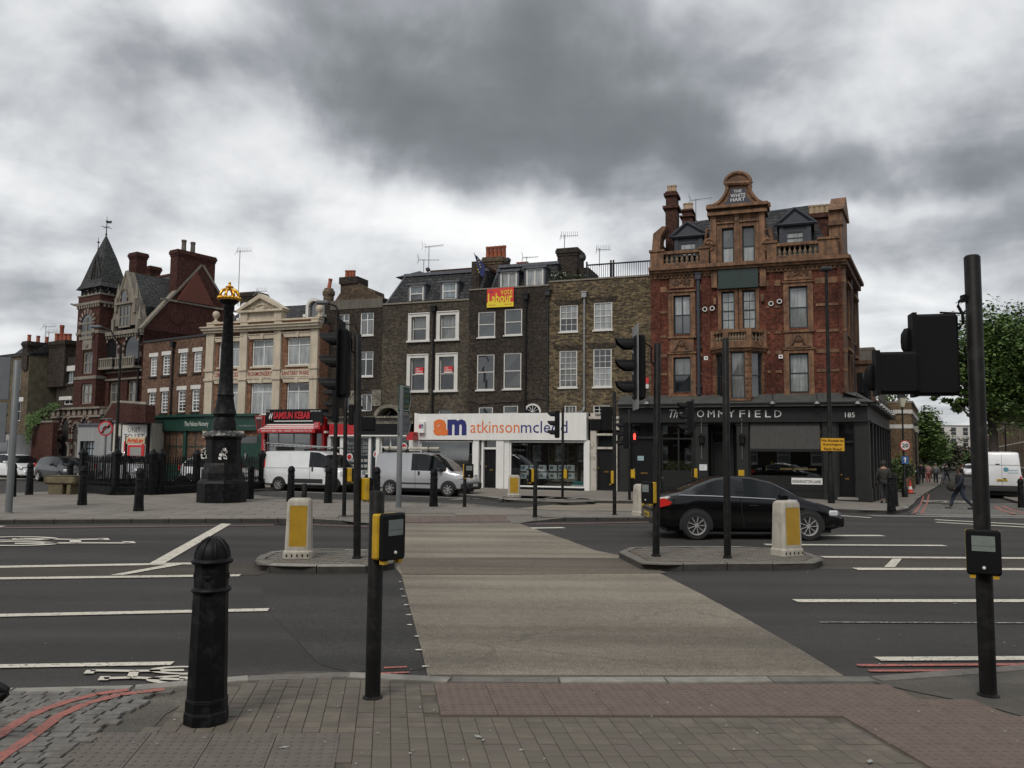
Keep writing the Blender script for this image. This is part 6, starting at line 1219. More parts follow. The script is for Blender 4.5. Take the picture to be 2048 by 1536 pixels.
for a,b in((662,700),(982,1020),(822,852)):mb=MB();mb.fb(F0,ux(a),ux(b),zCor1-.2,zG,DU+.02,DU+.12);mb.build('gable_pilaster','terracotta',PB)
z1g,z0g=zx(285,840),zG;mb=MB();mb.fb(F0,gx0-.12,gx1+.12,z0g,z0g+.15,-1.2,DU+.26);mb.fb(F0,gx0-.02,gx1+.02,z0g+.15,z1g,-1.2,DU+.1);mb.fb(F0,ux(640),ux(1045),z1g,z1g+.14,-1.2,DU+.4);mb.build('entablature','terracotta',PB)
for x in(760,910):
 uc,zc=UZ(x,325);mb=MB()
 zc=(zx(365,x)+zG)/2-.02
 for k in range(9):t=(k-4)/4;mb.lathe([(.07,0),(.05,.05),(0,.07)],6);mb.v=mb.v[:-18]+[F0.P(uc+t*.5+v.x,zc-.14*(1-t*t)+v.y,DU+.03+v.z)for v in mb.v[-18:]]
 mb.build('swag_carving','terracotta_dark',PB)
prof=[(640,288),(640,268),(680,262),(715,243),(742,215),(760,185),(768,155),(765,135),(756,122)];head=[(837+82*math.cos(a),118-62*math.sin(a))for a in[math.pi-k*math.pi/12 for k in range(13)]]
rt=[(2*838-x+4,y-(x-838)*-.045*0)for x,y in prof[::-1]]
full=prof+head+rt;fp=[UZ(x,y-(x-838)*.048)for x,y in full];mb=MB();mb.prism(fp,F0,-1.0,DU+.12);mb.build('curved_gable','terracotta',PB)
inn=[(700,280)]+[(x+30,y+16)for x,y in prof[2:6]]+[(790,158)];inn=inn+[(2*840-x,y)for x,y in inn[::-1]]
mb=MB();mb.prism([UZ(x,y-(x-838)*.048)for x,y in inn],F0,DU+.1,DU+.16);mb.build('name_panel','tile_blue',PB)
mb=MB();mb.prism([UZ(837+56*math.cos(k*math.pi/10),124-40*math.sin(k*math.pi/10))for k in range(11)],F0,DU+.1,DU+.15);mb.build('shell_panel','terracotta_dark',PB)
path=[F0.P(*p,DU+.14)for p in fp];mb=MB();mb.tube(path,.09,6);mb.build('gable_moulding','terracotta',PB)
mb=MB();mb.tube([F0.P(*UZ(762,132),DU+.2),F0.P(*UZ(915,125),DU+.2)],.1,6);mb.build('gable_moulding','terracotta',PB)
for tx,r in(('THE',(808,164,860,177)),('WHITE',(788,191,886,205)),('HART',(788,218,882,232))):text(tx,F0,c8(*r),DU+.165,'letter_white',PB)
for s,x in((-1,640),(1,1042)):
 mb=MB();uc,zc=UZ(x-s*14,545);path=[]
 for k in range(26):a=k/25*3.6*math.pi;r_=.34-.3*k/25;path.append(F0.P(uc+s*r_*math.cos(a)*.8,zc+.1+r_*math.sin(a),DU+.1))
 path=[F0.P(ux(662 if s<0 else 1020),zx(430,x),DU+.08),F0.P(uc+s*.1,zc+.9,DU+.1)]+path;mb.tube(path,.085,6);mb.prism([(ux(662 if s<0 else 1020),zx(440,x)),(uc+s*.05,zc+.5),(uc+s*.2,zP1),(ux(662 if s<0 else 1020),zP1)],F0,DU-.2,DU+.05);mb.build('scroll_volute','terracotta',PB)
rz0=zCor1;rz1=zx(372,560,-3.4);mb=MB();P=F0.P;mb.add([P(uL+.3,rz0,-.7),P(uR-.3,rz0,-.7),P(uR-1.2,rz1+.35,-3.4),P(uL+1.2,rz1,-3.4),P(uL+.3,rz0,-8.5),P(uR-.3,rz0,-8.5)],[(0,1,2,3),(3,2,5,4),(0,3,4),(1,5,2)]);mb.build('roof','slate',PB)
def pdormer(body,ped,wr,d=-.95):
 b0,b1,z0,z1=F0.rect(c8(*body),d);h=win(F0,PB,c8(*wr),d+.02,rails=(.5,),pane='pane_blind',fm='pub_paint',fw=.05,rev=.06,name='dormer_window');mb=wall(F0,b0,b1,z0,z1,[h],d,.1);shell(mb,F0,b0,b1,z0,z1,d-2.0,d);mb.fb(F0,b0-.03,b0+.16,z0,z1,d-.02,d+.05);mb.fb(F0,b1-.16,b1+.03,z0,z1,d-.02,d+.05);mb.build('dormer','pub_paint',PB)
 a,c,e=[F0.uz(*c8(*p),d)for p in ped];mb=MB();mb.prism([(a[0],z1),(e[0],z1),(c[0],c[1])],F0,d-2.4,d+.1);mb.build('dormer_roof','pub_paint',PB);mb=MB()
 for p,q in(((a[0]-.1,z1-.02),(c[0],c[1]+.06)),((c[0],c[1]+.06),(e[0]+.1,z1-.02)),((a[0]-.1,z1+.02),(e[0]+.1,z1+.02))):mb.tube([F0.P(p[0],p[1],d+.12),F0.P(q[0],q[1],d+.12)],.085,5)
 mb.build('pediment_moulding','pub_paint',PB)
pdormer((425,478,603,590),((402,472),(506,388),(643,460)),(458,512,562,590));pdormer((1110,400,1312,520),((1088,398),(1208,295),(1335,375)),(1150,438,1268,512))
pts=[UZ(*p,-.35)for p in((275,600),(285,455),(345,405),(372,405),(335,470),(325,600))];mb=MB();mb.prism(pts,F0,-1.2,-.2);mb.build('party_upstand','terracotta',PB)
mb=MB();mb.fb(F0,uL,uL+.35,zCor1,zx(470,330),-6,-1.2);mb.build('party_wall','brick_pub',PB)
def bigstack(rc,d,dep,pots,pm,pr,ph,m='brick_stack_red'):
 u0,u1,z0,z1=F0.rect(c8(*rc),d);mb=MB();H_=z1-z0;mb.fb(F0,u0+.12,u1-.12,z0-1.5,z0+H_*.55,d-dep,d);mb.fb(F0,u0+.0,u1,z0+H_*.55,z0+H_*.62,d-dep-.1,d+.12);mb.fb(F0,u0+.14,u1-.14,z0+H_*.62,z0+H_*.88,d-dep+.05,d-.03);mb.fb(F0,u0+.05,u1-.05,z0+H_*.88,z0+H_*.95,d-dep-.05,d+.08);mb.fb(F0,u0+.12,u1-.12,z0+H_*.95,z1,d-dep,d);s=mb.build('chimney',m,PB)
 for k in range(pots):pot(s,F0,u0+.2+(u1-u0-.4)*(k+.5)/pots,z1-.03,d-dep*.4,ph,pr,pm)
bigstack((345,175,452,420),-1.6,.9,2,'buff_pot',.15,.4);bigstack((455,290,552,400),-4.6,1.2,3,'buff_pot',.15,.45)
u0,u1,z0,z1=F0.rect(c8(1290,318,1505,480),-2.4);mb=MB();mb.fb(F0,u0,u1,z0-1.4,z1-.25,-3.3,-2.4);mb.fb(F0,u0-.08,u1+.08,z1-.25,z1-.1,-3.4,-2.3);mb.fb(F0,u0,u1,z1-.1,z1,-3.3,-2.4);s=mb.build('chimney','brick_stack_red',PB)
for k in range(5):pot(s,F0,u0+.2+(u1-u0-.5)*k/4,z1-.03,-2.85,.52,.15,'buff_pot')
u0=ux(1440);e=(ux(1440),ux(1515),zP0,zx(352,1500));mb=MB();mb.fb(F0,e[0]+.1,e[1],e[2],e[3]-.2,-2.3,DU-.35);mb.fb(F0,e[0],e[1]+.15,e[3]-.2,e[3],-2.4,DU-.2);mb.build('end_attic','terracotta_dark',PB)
SFr=Fl(F0.P(uR,0,DU),dS,Vector((dS.y,-dS.x,0)));LS=6.6
mb=MB();S_=SFr.P;zS=zCor1
Hs=[]
for t0 in(1.2,4.6):
 for zz0,zz1 in((zx(1062,1295),zx(795,1295)),(4.4,zx(1232,1300))):Hs.append(win(SFr,PB,(t0,t0+1.1,zz0,zz1),0,rails=(.5,),pane='pane_mid',px=False,**TCF))
mb=wall(SFr,0,LS,zB,zS,Hs,0,.2);shell(mb,SFr,0,LS,zB,zS,-6,0);mb.build('side_wall','brick_pub',PB)
for h in Hs:mb=MB();mb.fb(SFr,h[0]-.22,h[0],h[2]-.1,h[3]+.2,0,.08);mb.fb(SFr,h[1],h[1]+.22,h[2]-.1,h[3]+.2,0,.08);mb.fb(SFr,h[0]-.3,h[1]+.3,h[3]+.2,h[3]+.34,0,.22);mb.build('window_surround','terracotta',PB)
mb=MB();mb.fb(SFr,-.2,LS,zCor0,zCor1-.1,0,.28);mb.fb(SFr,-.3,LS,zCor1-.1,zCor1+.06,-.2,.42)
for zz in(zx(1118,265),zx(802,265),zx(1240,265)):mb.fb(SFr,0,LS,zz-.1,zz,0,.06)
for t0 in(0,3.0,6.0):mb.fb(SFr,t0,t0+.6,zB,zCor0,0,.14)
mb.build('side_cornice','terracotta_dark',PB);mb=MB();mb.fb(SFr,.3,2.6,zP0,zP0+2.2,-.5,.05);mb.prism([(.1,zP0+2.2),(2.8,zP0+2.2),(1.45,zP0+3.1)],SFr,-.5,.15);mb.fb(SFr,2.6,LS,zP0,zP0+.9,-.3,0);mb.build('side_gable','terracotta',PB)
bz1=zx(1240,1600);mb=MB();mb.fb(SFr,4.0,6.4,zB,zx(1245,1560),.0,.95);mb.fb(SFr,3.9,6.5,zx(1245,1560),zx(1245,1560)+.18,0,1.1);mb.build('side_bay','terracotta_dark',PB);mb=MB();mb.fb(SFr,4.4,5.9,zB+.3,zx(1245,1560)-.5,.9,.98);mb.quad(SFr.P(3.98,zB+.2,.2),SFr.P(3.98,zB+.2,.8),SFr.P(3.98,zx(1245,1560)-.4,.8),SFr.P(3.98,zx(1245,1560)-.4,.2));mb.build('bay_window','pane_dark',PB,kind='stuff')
mb=MB();mb.tube([SFr.P(3.4,zB,.12),SFr.P(3.4,zCor0,.12)],.06,6);mb.build('drainpipe','black_paint',PB)
b0,b1,bz0,bz1=bay[0],bay[1],4.3,zx(1190,840);dB=.62;pl=[(b0,DU),(b0+.62,DU+dB),(b1-.62,DU+dB),(b1,DU)]
def pl_ring(mb,pts,z0,z1,e=0):
 pc=[(pts[0][0]-e,pts[0][1]),(pts[1][0]-e*.5,pts[1][1]+e),(pts[2][0]+e*.5,pts[2][1]+e),(pts[3][0]+e,pts[3][1])];n=4;vs=[F0.P(u,z0,d)for u,d in pc]+[F0.P(u,z1,d)for u,d in pc];mb.add(vs,[(0,1,5,4),(1,2,6,5),(2,3,7,6),(3,0,4,7),(0,1,2,3),(4,5,6,7)])
mb=MB();zw=zx(1232,840);pl_ring(mb,pl,zw+.02,bz1-.25,0);pl_ring(mb,pl,bz1-.25,bz1-.12,.1);pl_ring(mb,pl,bz1-.12,bz1,.2);mb.build('bay_cornice','terracotta',PB)
for k in range(3):
 a,c=pl[k],pl[k+1];A_,C_=F0.P(a[0],0,a[1]),F0.P(c[0],0,c[1]);Fk=Fr(A_[:2],C_[:2]);L_=Fk.len;w_=.13 if k!=1 else .2;h=win(Fk,PB,(w_,L_-w_,4.4,zw),-.0,px=False,rails=(.5,),cols=1,pane='pane_dark' if k!=1 else 'pane_net',fm='sash_dark',rev=.12);mb=wall(Fk,0,L_,4.3,zw+.02,[h],0,.12)
 z=4.4
 while z<zw:mb.fb(Fk,w_*.2,w_*.9,z,z+.24,0,.035);mb.fb(Fk,L_-w_*.9,L_-w_*.2,z,z+.24,0,.035);z+=.3
 mb.build('bay_wall','terracotta',PB)
zb0,zb1=bz1,zx(1085,840)
for k in range(3):
 a,c=pl[k],pl[k+1];A_,C_=F0.P(a[0],0,a[1]),F0.P(c[0],0,c[1]);Fk=Fr(A_[:2],C_[:2]);balusters(Fk,PB,.12,Fk.len-.12,zb0,zb1,-.05,3 if k!=1 else 6,.2)
for u,d in pl:mb=MB();mb.fb(F0,u-.12,u+.12,zb0,zb1+.03,d-.12,d+.1);mb.build('balcony_pier','terracotta',PB)
def relief(rc,n,seed):
 u0,u1,z0,z1=F0.rect(c8(*rc),DU);mb=MB();mb.fb(F0,u0,u1,z0,z1,DU,DU+.05);mb.build('relief_panel','terracotta',PB);rr=random.Random(seed);mb=MB()
 for k in range(n):
  x=u0+(u1-u0)*rr.uniform(.14,.86);z=z0+(z1-z0)*rr.uniform(.3,.75);i=len(mb.v);mb.lathe([(.06,0),(.045,.04),(0,.055)],6);mb.v=mb.v[:i]+[F0.P(x+v.x,z+v.y,DU+.045+v.z)for v in mb.v[i:]]
 mb.build('relief_carving','terracotta_dark',PB)
relief((390,740,548,800),34,1);relief((1135,678,1320,745),40,2)
def apron(rc):
 u0,u1,z0,z1=F0.rect(c8(*rc),DU);uc=(u0+u1)/2;w=u1-u0;h=z1-z0;mb=MB();mb.fb(F0,u0,u1,z0,z1,DU,DU+.055);mb.build('apron_panel','terracotta',PB);mb=MB();top=[]
 for k in range(21):t=k/20;x=abs(t-.5)*2;y=.28+.5*math.exp(-(x/.5)**2.6)*1.0;top.append((u0+w*(.08+.84*t),z0+h*min(y,.95)))
 mb.tube([F0.P(a,b,DU+.1)for a,b in top],.05,5);mb.tube([F0.P(u0+w*.06,z0+h*.24,DU+.1),F0.P(u1-w*.06,z0+h*.24,DU+.1)],.06,5);mb.build('apron_moulding','terracotta_dark',PB)
 mb=MB();i=0;mb.lathe([(.2,0),(.16,.06),(0,.09)],10);mb.v=[F0.P(uc+v.x,z0+h*.62+v.y*.8,DU+.05+v.z)for v in mb.v];mb.build('apron_carving','terracotta_dark',PB)
apron((390,1122,548,1250));apron((1140,1088,1325,1225))
mb=MB();
for a,b in((600,655),(1042,1075)):mb.fb(F0,ux(a),ux(b),4.3,zCor0-.12,DU,DU+.06)
mb.fb(F0,ux(268),ux(330),4.3,zCor0-.12,DU,DU+.05);mb.fb(F0,ux(1490),uR,4.3,zCor0-.12,DU,DU+.1);mb.build('brick_pilasters','brick_pub',PB,kind='stuff')
slab(F0,PB,c8(703,678,970,797),DU+.05,DU+.22,'sign_green','green_signboard',bev=.02)
for a,b,y0,y1 in((660,700,690,800),(978,1020,680,790),(985,1005,845,890),(675,692,870,910)):slab(F0,PB,c8(a,y0,b,y1),DU,DU+.16,'terracotta','console_block')
pipe(F0,PB,c8(577,0)[0],c8(0,745)[1],790,DU,'pub_paint',.09)
for(x,y,r_)in((620,943,.11),(668,937,.11),(1052,906,.11),(1107,891,.11)):
 u,z=UZ(x,y,DU+.1);mb=MB();mb.lathe([(r_,0),(r_,.05),(r_*.72,.05),(r_*.72,0)],16);mb.v=[F0.P(u+v.x,z+v.y,DU+.075+v.z)for v in mb.v];o=mb.build('flue_ring','letter_white',PB);mb=MB();mb.lathe([(r_*.72,.02),(0,.021)],16);mb.v=[F0.P(u+v.x,z+v.y,DU+.075+v.z)for v in mb.v];mb.build('flue_opening','shop_black',o,org=ORG[PB.name])
for r_ in((614,1250,640,1274),(1102,1240,1130,1264)):s=slab(F0,PB,c8(*r_),DU,DU+.08,'letter_white','vent_cover');q=F0.rect(c8(r_[0]+8,r_[1]+8,r_[2]-8,r_[3]-8),DU+.08);mb=MB();mb.fb(F0,*q,DU+.08,DU+.084);mb.build('vent_opening','shop_black',s,org=ORG[PB.name])
t=aerial('spiky aerial between the pub chimneys and the curved gable',F0.P(*UZ(562,380,-3),-3),1.25,1,A0,s=.75)
slab(F0,B5,(1290,755,1297.5,767),DB,DB+.05,'poster_red','small_sign',bev=0);slab(F0,B5,(1290,768,1297.5,777),DB,DB+.05,'card','small_sign')
# ground floor
def c9(*v):return tuple((1200+x*.29297)if i%2==0 else(760+x*.29297)for i,x in enumerate(v))
vx=lambda x,d=.1,y=600:F0.uz(*c9(x,y),d)[0];vz=lambda y,x=1250,d=.1:F0.uz(*c9(x,y),d)[1]
g0,g1=vx(128),F0.len;zT0,zT1,zF0_,zF1_=vz(160),vz(88),vz(275),vz(165)
mb=MB();P=F0.P;q=[P(g0,zT1,DU),P(g1-.4,zT1,DU),P(g1+.25,zT0,.45),P(g0,zT0,.45)];mb.add(q,[(0,1,2,3)]);mb.fb(F0,g0,g1,zT0-.14,zT0-.02,-.2,.4);mb.build('fascia_roof',mat('pub_lead',(.06,.063,.06),.65,.2,3,streak=.3),PB);mb=MB();mb.fb(F0,g0,g1,zF0_,zT0-.14,-.3,.1);mb.fb(F0,g0,g1,zF0_-.08,zF0_,-.3,.22);mb.fb(F0,g0,g1,zT0-.02,zT0+.03,.3,.48);mb.build('fascia','pub_dark',PB)
text('The',F0,c9(475,203,562,257),.1,'letter_white',PB,'fascia_lettering',shear=.35,bold=-.005)
_w=(1245-592)/9.55
for k,ch in enumerate('TOMMYFIELD'):wk={'I':.16,'M':.7,'L':.58,'E':.58,'F':.58}.get(ch,.72);x0=[592,662,735,806,872,951,1013,1057,1127,1190][k];text(ch,F0,c9(x0,207,x0+_w*wk,254),.1,'letter_white',PB,'fascia_letter',bold=.0)
text('185',F0,c9(1672,222,1740,255),.1,'letter_white',PB,'fascia_lettering')
ze=.14
def ppil(a,b,d1=.06,m='pub_dark2',z1=None):
 mb=MB();z1=z1 or zF0_-.085;mb.fb(F0,vx(a),vx(b),ze+zgp,z1,-.3,d1);mb.fb(F0,vx(a)-.03,vx(b)+.03,ze+zgp,ze+.45,-.3,d1+.05);mb.fb(F0,vx(a)-.03,vx(b)+.03,z1-.12,z1,-.3,d1+.05);mb.fb(F0,vx(a)+.08,vx(b)-.08,.9,z1-.5,d1,d1+.02);mb.build('pilaster',m,PB)
zgp=-.3
for a,b in((130,190),(385,412),(655,738),(935,1015),(1528,1622),(1745,1830)):ppil(a,b)
slab(F0,PB,(g0,g1,zgp,.1),-.35,-.28,'shop_black','back_panel',px=False)
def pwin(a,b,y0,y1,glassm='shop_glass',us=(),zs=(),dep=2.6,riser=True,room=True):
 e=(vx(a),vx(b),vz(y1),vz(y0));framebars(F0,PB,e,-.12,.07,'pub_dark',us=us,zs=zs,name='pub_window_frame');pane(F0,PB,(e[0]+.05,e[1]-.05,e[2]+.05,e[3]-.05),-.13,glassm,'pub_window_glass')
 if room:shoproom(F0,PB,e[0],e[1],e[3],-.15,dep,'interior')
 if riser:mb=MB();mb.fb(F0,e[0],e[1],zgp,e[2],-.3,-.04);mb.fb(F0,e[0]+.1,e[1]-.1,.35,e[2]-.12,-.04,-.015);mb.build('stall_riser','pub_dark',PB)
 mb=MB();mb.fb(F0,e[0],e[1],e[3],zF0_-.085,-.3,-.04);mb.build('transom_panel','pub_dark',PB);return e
e1=pwin(415,653,300,640,zs=(.7,),us=(.5,));e2=pwin(1018,1526,285,665,zs=(.56,));
door(F0,PB,c9(205,400,385,770),.0,'shop_black',frm='pub_dark',fan=c9(0,300)[1],z0=.1);
slab(F0,PB,c9(256,518,299,550),-.2,-.19,mat('notice_blue',(.3,.42,.45),.5,.1),'door_notice');slab(F0,PB,c9(678,575,731,618),.06,.12,'card','menu_frame')
mb=MB();mb.fb(F0,vx(740),vx(933),zgp,vz(300),-1.4,-1.3);mb.fb(F0,vx(738)-.05,vx(740),zgp,vz(300),-1.4,-.3);mb.fb(F0,vx(933),vx(935)+.05,zgp,vz(300),-1.4,-.3);mb.build('recess_wall','shop_black',PB);door(F0,PB,c9(770,440,900,760),-1.05,'pub_dark',frm='pub_dark',letter=False,z0=.1,fan=c9(0,320)[1]);mb=MB();mb.fb(F0,vx(740),vx(933),vz(300),zF0_-.085,-1.4,-.05);mb.build('transom_panel','pub_dark',PB)
door(F0,PB,c9(1632,430,1742,825),.0,'shop_black',frm='pub_dark',fan=c9(0,300)[1],z0=.0);mb=MB();mb.fb(F0,vx(1622),vx(1745),vz(300),zF0_-.085,-.3,-.04);mb.build('transom_panel','pub_dark',PB);mb=MB();mb.fb(F0,vx(1615),g1+.1,zgp-.1,.0,.1,.45);mb.build('doorstep','pub_dark',PB)
def sofa():
 t=thing('tufted_sofa','olive green buttoned sofa back seen through the pub window','sofa',F0.P(vx(530),.1,-.5));b=t.location;u0,u1=vx(412),vx(652);z1,z0=vz(560),vz(635);n,m=60,14;mb=MB();vs=[]
 for j in range(m+1):
  for i in range(n+1):
   s,r_=i/n*10,j/m*3;dpt=.07*abs(math.sin(math.pi*(s+r_)/1.0*.5)*math.sin(math.pi*(s-r_)*.5));vs.append(F0.P(u0+(u1-u0)*i/n,z0+(z1-z0)*j/m,-.5+dpt)-b)
 mb.add(vs,[(j*(n+1)+i,j*(n+1)+i+1,(j+1)*(n+1)+i+1,(j+1)*(n+1)+i)for j in range(m)for i in range(n)]);mb.build('back_cushion','olive_leather',t,smooth=True);mb=MB()
 mb.add([F0.P(u,z,d)-b for u,z,d in((u0,z0,-.5),(u1,z0,-.5),(u1,.1,-.5),(u0,.1,-.5),(u0,z1,-.7),(u1,z1,-.7),(u1,.1,-.7),(u0,.1,-.7))],[(0,1,2,3),(4,5,6,7),(0,3,7,4),(1,5,6,2)]);mb.build('frame','interior',t)
sofa()
e=(vx(1030),vx(1506),vz(470),vz(290));mb=MB();n=44
vs=[];
for i in range(n*2+1):u=e[0]+(e[1]-e[0])*i/(n*2);dd=.0 if i%2 else .03;vs+=[F0.P(u,e[3],.02+dd),F0.P(u,e[2],.34+dd)]
mb.add(vs,[(2*i,2*i+1,2*i+3,2*i+2)for i in range(n*2)]);mb.build('ribbed_awning',mat('awning_grey',(.075,.072,.07),.8,.15,8),PB);mb=MB();mb.fb(F0,e[0],e[1],e[2]-.12,e[2],.3,.38);mb.build('awning_bar','pub_dark',PB)
text('AWARD WINNING ALES',F0,c9(1228,600,1478,616),-.12,mat('gold_letter',(.3,.24,.08),.5),PB);text('PRIVATE ROOM & BAR',F0,c9(420,664,580,674),-.02,'letter_grey',PB);
for k,(a,b)in enumerate(((440,560),(430,570),(450,555))):slab(F0,PB,c9(a,687+k*15,b,690+k*15),-.03,-.018,mat('letter_dim',(.06,.06,.06),.6),'small_print')
text('HOTEL ROOMS',F0,c9(1100,686,1266,697),-.02,'letter_grey',PB)
s=slab(F0,PB,c9(1307,667,1519,715),-.03,.0,'gloss_white','street_name_plate');text('KENNINGTON LANE',F0,c9(1314,681,1508,706),.0,'shop_black',PB,bold=.015)
def swan(F,u,z,d,rt):
 mb=MB();mb.tube([F.P(u,z+.45,d-.1),F.P(u,z+.5,d+.15),F.P(u,z+.35,d+.38),F.P(u,z+.16,d+.4)],.018,6);a=mb.build('swan_neck_lamp','dark_metal',PB);mb=MB();mb.lathe([(.03,.12),(.07,.08),(.13,.0),(.11,-.02)],10,F.P(u,z+.05,d+.4));mb.build('lamp_shade','galv',a,org=ORG[PB.name])
for x in(330,1187,1490,1767):swan(F0,vx(x,.2),vz(172,x,.3),.12,1)
for x in(697,973):
 u=vx(x);z1,z0=vz(265),vz(545);mb=MB();mb.tube([F0.P(u,z0,.2),F0.P(u,z1,.2)],.012,5);mb.tube([F0.P(u,z1,.2),F0.P(u,z1,.06)],.012,5);l=mb.build('lantern_rod','galv',PB);mb=MB();zc=vz(410);mb.lathe([(.03,.34),(.1,.26),(.16,.2),(.13,.16),(.13,-.1),(.08,-.16),(.02,-.2)],6,F0.P(u,zc-.05,.2));mb.build('hanging_lantern','black_paint',l,org=ORG[PB.name])
GF=Fl(F0.P(g1,0,.1),dS,Vector((dS.y,-dS.x,0)));LG=15.5;mb=MB();mb.fb(GF,0,LG,zF0_,zT0-.14,-.4,0);mb.fb(GF,0,LG,zT0-.14,zT0-.02,-.4,.35);q=[GF.P(0,zT0,.38),GF.P(LG,zT0,.38),GF.P(LG,zT1,-1.0),GF.P(-.3,zT1,-1.0)];mb.add(q,[(0,1,2,3)]);mb.fb(GF,0,LG,zF0_-.08,zF0_,-.4,.12);mb.build('side_fascia','pub_dark',PB)
mb=MB();mb.fb(GF,0,LG,-.6,zF0_,-.6,-.35);mb.build('side_back_wall','shop_black',PB)
for k in range(9):
 t0=LG*k/8-(.0 if k<8 else .35);mb=MB();mb.fb(GF,t0,t0+.35,-.6,zF0_-.08,-.35,.05);mb.fb(GF,t0-.04,t0+.39,-.6,.5,-.35,.1);mb.build('side_pilaster','pub_dark2',PB)
 if k<8:e=(t0+.36,LG*(k+1)/8-.02,.8,zF0_-.1);framebars(GF,PB,e,-.2,.06,'pub_dark',zs=(.7,),us=(.5,),name='pub_window_frame');mb=MB();mb.quad(GF.P(e[0],e[2],-.22),GF.P(e[1],e[2],-.22),GF.P(e[1],e[3],-.22),GF.P(e[0],e[3],-.22));mb.build('pub_window_glass','pane_dark',PB);mb=MB();mb.fb(GF,e[0],e[1],-.6,e[2],-.3,-.1);mb.build('stall_riser','pub_dark',PB)
for t0 in(1.5,3.2,5,6.8,8.6,10.5):swan(GF,t0,vz(172,1750,.3),.05,1)
text('TOMMYFIELD',GF,(2.0,8.0,zF0_+.2,zT0-.35),0,'letter_dim',PB,px=False)
mb=MB();P=F0.P;mb.add([P(g0,zT1-.01,DU),P(g1,zT1-.01,DU),GF.P(LG,zT1-.01,-1),P(g0,zT1-.01,-9)],[(0,1,2,3)]);mb.build('flat_roof','lead',PB)
# side street
brick('brick_yard',(.15,.1,.055),(.22,.15,.085),(.18,.15,.12),AS,.3,(.1,.07,.045),.5);brick('brick_redside',(.17,.08,.05),(.24,.12,.07),(.19,.15,.12),AS,.3)
def block(name,label,F,u0,u1,h,dep,m,zb=-.6,wins=(),group=None,d=0.,pm='pane_mid',fm='white_paint',cap='stone_trim',cat='building',cols=2,rows=2,lint=None):
 r=broot(name,label,F,u0,group,cat);H=[win(F,r,w,d,px=False,cols=cols,rows=rows,pane=pm if k%3 else 'pane_net',fm=fm,fw=.09,bar=.04,rev=.1,sill=(.12,'white_paint'),lintel=lint)for k,w in enumerate(wins)]
 mb=wall(F,u0,u1,zb,h,H,d,.12);shell(mb,F,u0,u1,zb,h,d-dep,d);mb.build('wall',m,r);mb=MB();mb.fb(F,u0-.02,u1+.02,h,h+.16,d-dep-.03,d+.12);mb.build('parapet',cap,r);return r
f1z=F0.uz(1736,700)[1]
N1=block('rendered_house','tall house with a blank grey side wall just behind the pub',FS,15.7,28,AT(1740,700,50).z,8,'render_grey',wins=[(16.6+k*2.0,17.9+k*2.0,z,z+2.3)for k in range(5)for z in(1.0,4.4)],d=-.8,cap='render_grey')
z=AT(1805,806,62).z;N2=block('brick_house','low brick house with white stone bands behind the speed limit sign',FS,30,45,z,8,'brick_yard',d=.8,wins=[(31.5+k*3.2,32.9+k*3.2,.8,2.6)for k in range(4)])
for zz in(z-.8,z-1.9):mb=MB();mb.fb(FS,29.95,45.05,zz,zz+.3,-7.3,.86);mb.build('stone_band','white_paint',N2)
mb=MB();mb.fb(FS,29.93,30,-.6,z-3.6,-7.2,.75);mb.build('lower_brickwork','brick_redside',N2)
for k in range(3):block('brick_house',['plain brick house hidden by the far trees on the left','second plain brick house beyond the low house','last brick house on the left of the side street'][k],FS,50+k*22,68+k*22,7.5,8,'brick_yard',d=-2.5,wins=[(52+k*22+j*3,53.3+k*22+j*3,zz,zz+1.7)for j in range(5)for zz in(1.,4.4)],group='brick houses along the left of the side street')
fr0=Vector((61,100,0))-dS*14;FRT=Fl(fr0,-dS,Vector((-dS.y,dS.x,0)))
for k in range(7):
 a=-(22*k)-22;h=8.6-.0*k;wn=[(a+1.2+j*2.6,a+2.4+j*2.6,zz,zz+hh)for j in range(8)for zz,hh in((.8,2.0),(3.7,2.1),(6.4,1.3))]
 rr_=block('terraced_house',['brown brick terrace house nearest, behind the white delivery van','second brown terrace house on the right side street','third brown terrace house on the right','fourth terrace house, seen left of the big pole','fifth terrace house, small and far','sixth terrace house near the far white house','last tiny terrace house at the end of the street'][k],FRT,a,a+21.9,h,9,'brick_yard' if k!=5 else 'render_pale',-.8,wn,'terrace houses on the right of the side street',cols=1,rows=1,fm='white_paint')
 for j in range(3):stack(FRT,rr_,(a+3+j*7.2,a+4.4+j*7.2,h,h+1.3),-2-1.5,.9,'brick_stack',px=False,pots=3,ph=.4)
WH=block('white_house','white stuccoed house closing the view at the end of the side street',Fr((FS.P(150,0,1).x,FS.P(150,0,1).y),(FS.P(150,0,1).x+11,FS.P(150,0,1).y)),0,8,8.2,8,'white_paint',-.8,[(1+j*2.4,2.2+j*2.4,zz,zz+1.7)for j in range(3)for zz in(1,4,6.2)],cols=1,rows=1)
t=broot('garden_wall','low dark brick wall with railings in front of the brick house',FS,17,cat='wall');mb=MB();mb.fb(FS,17,29,-.6,.55,.7,.95);mb.build('wall','brick_redside',t);mb=MB();k=17.1
while k<29:mb.fb(FS,k,k+.03,.55,1.35,.8,.83);k+=.16
mb.fb(FS,17,29,1.28,1.33,.79,.84);mb.build('railing_bars','black_paint',t,kind='stuff')
for k,tt in enumerate((19,22.5,26.5)):shrub('garden_shrub',['leafy green shrub nearest the pub corner over the garden wall','middle dark shrub over the garden wall','shrub over the wall closest to the brick house'][k],'shrub',FS.P(tt,-.4,.1),1.0,.7,2.2+.3*k,900,['leaf_mid','leaf_dark','leaf_bright'][k],20+k,'shrubs in the small front garden',0,.1)
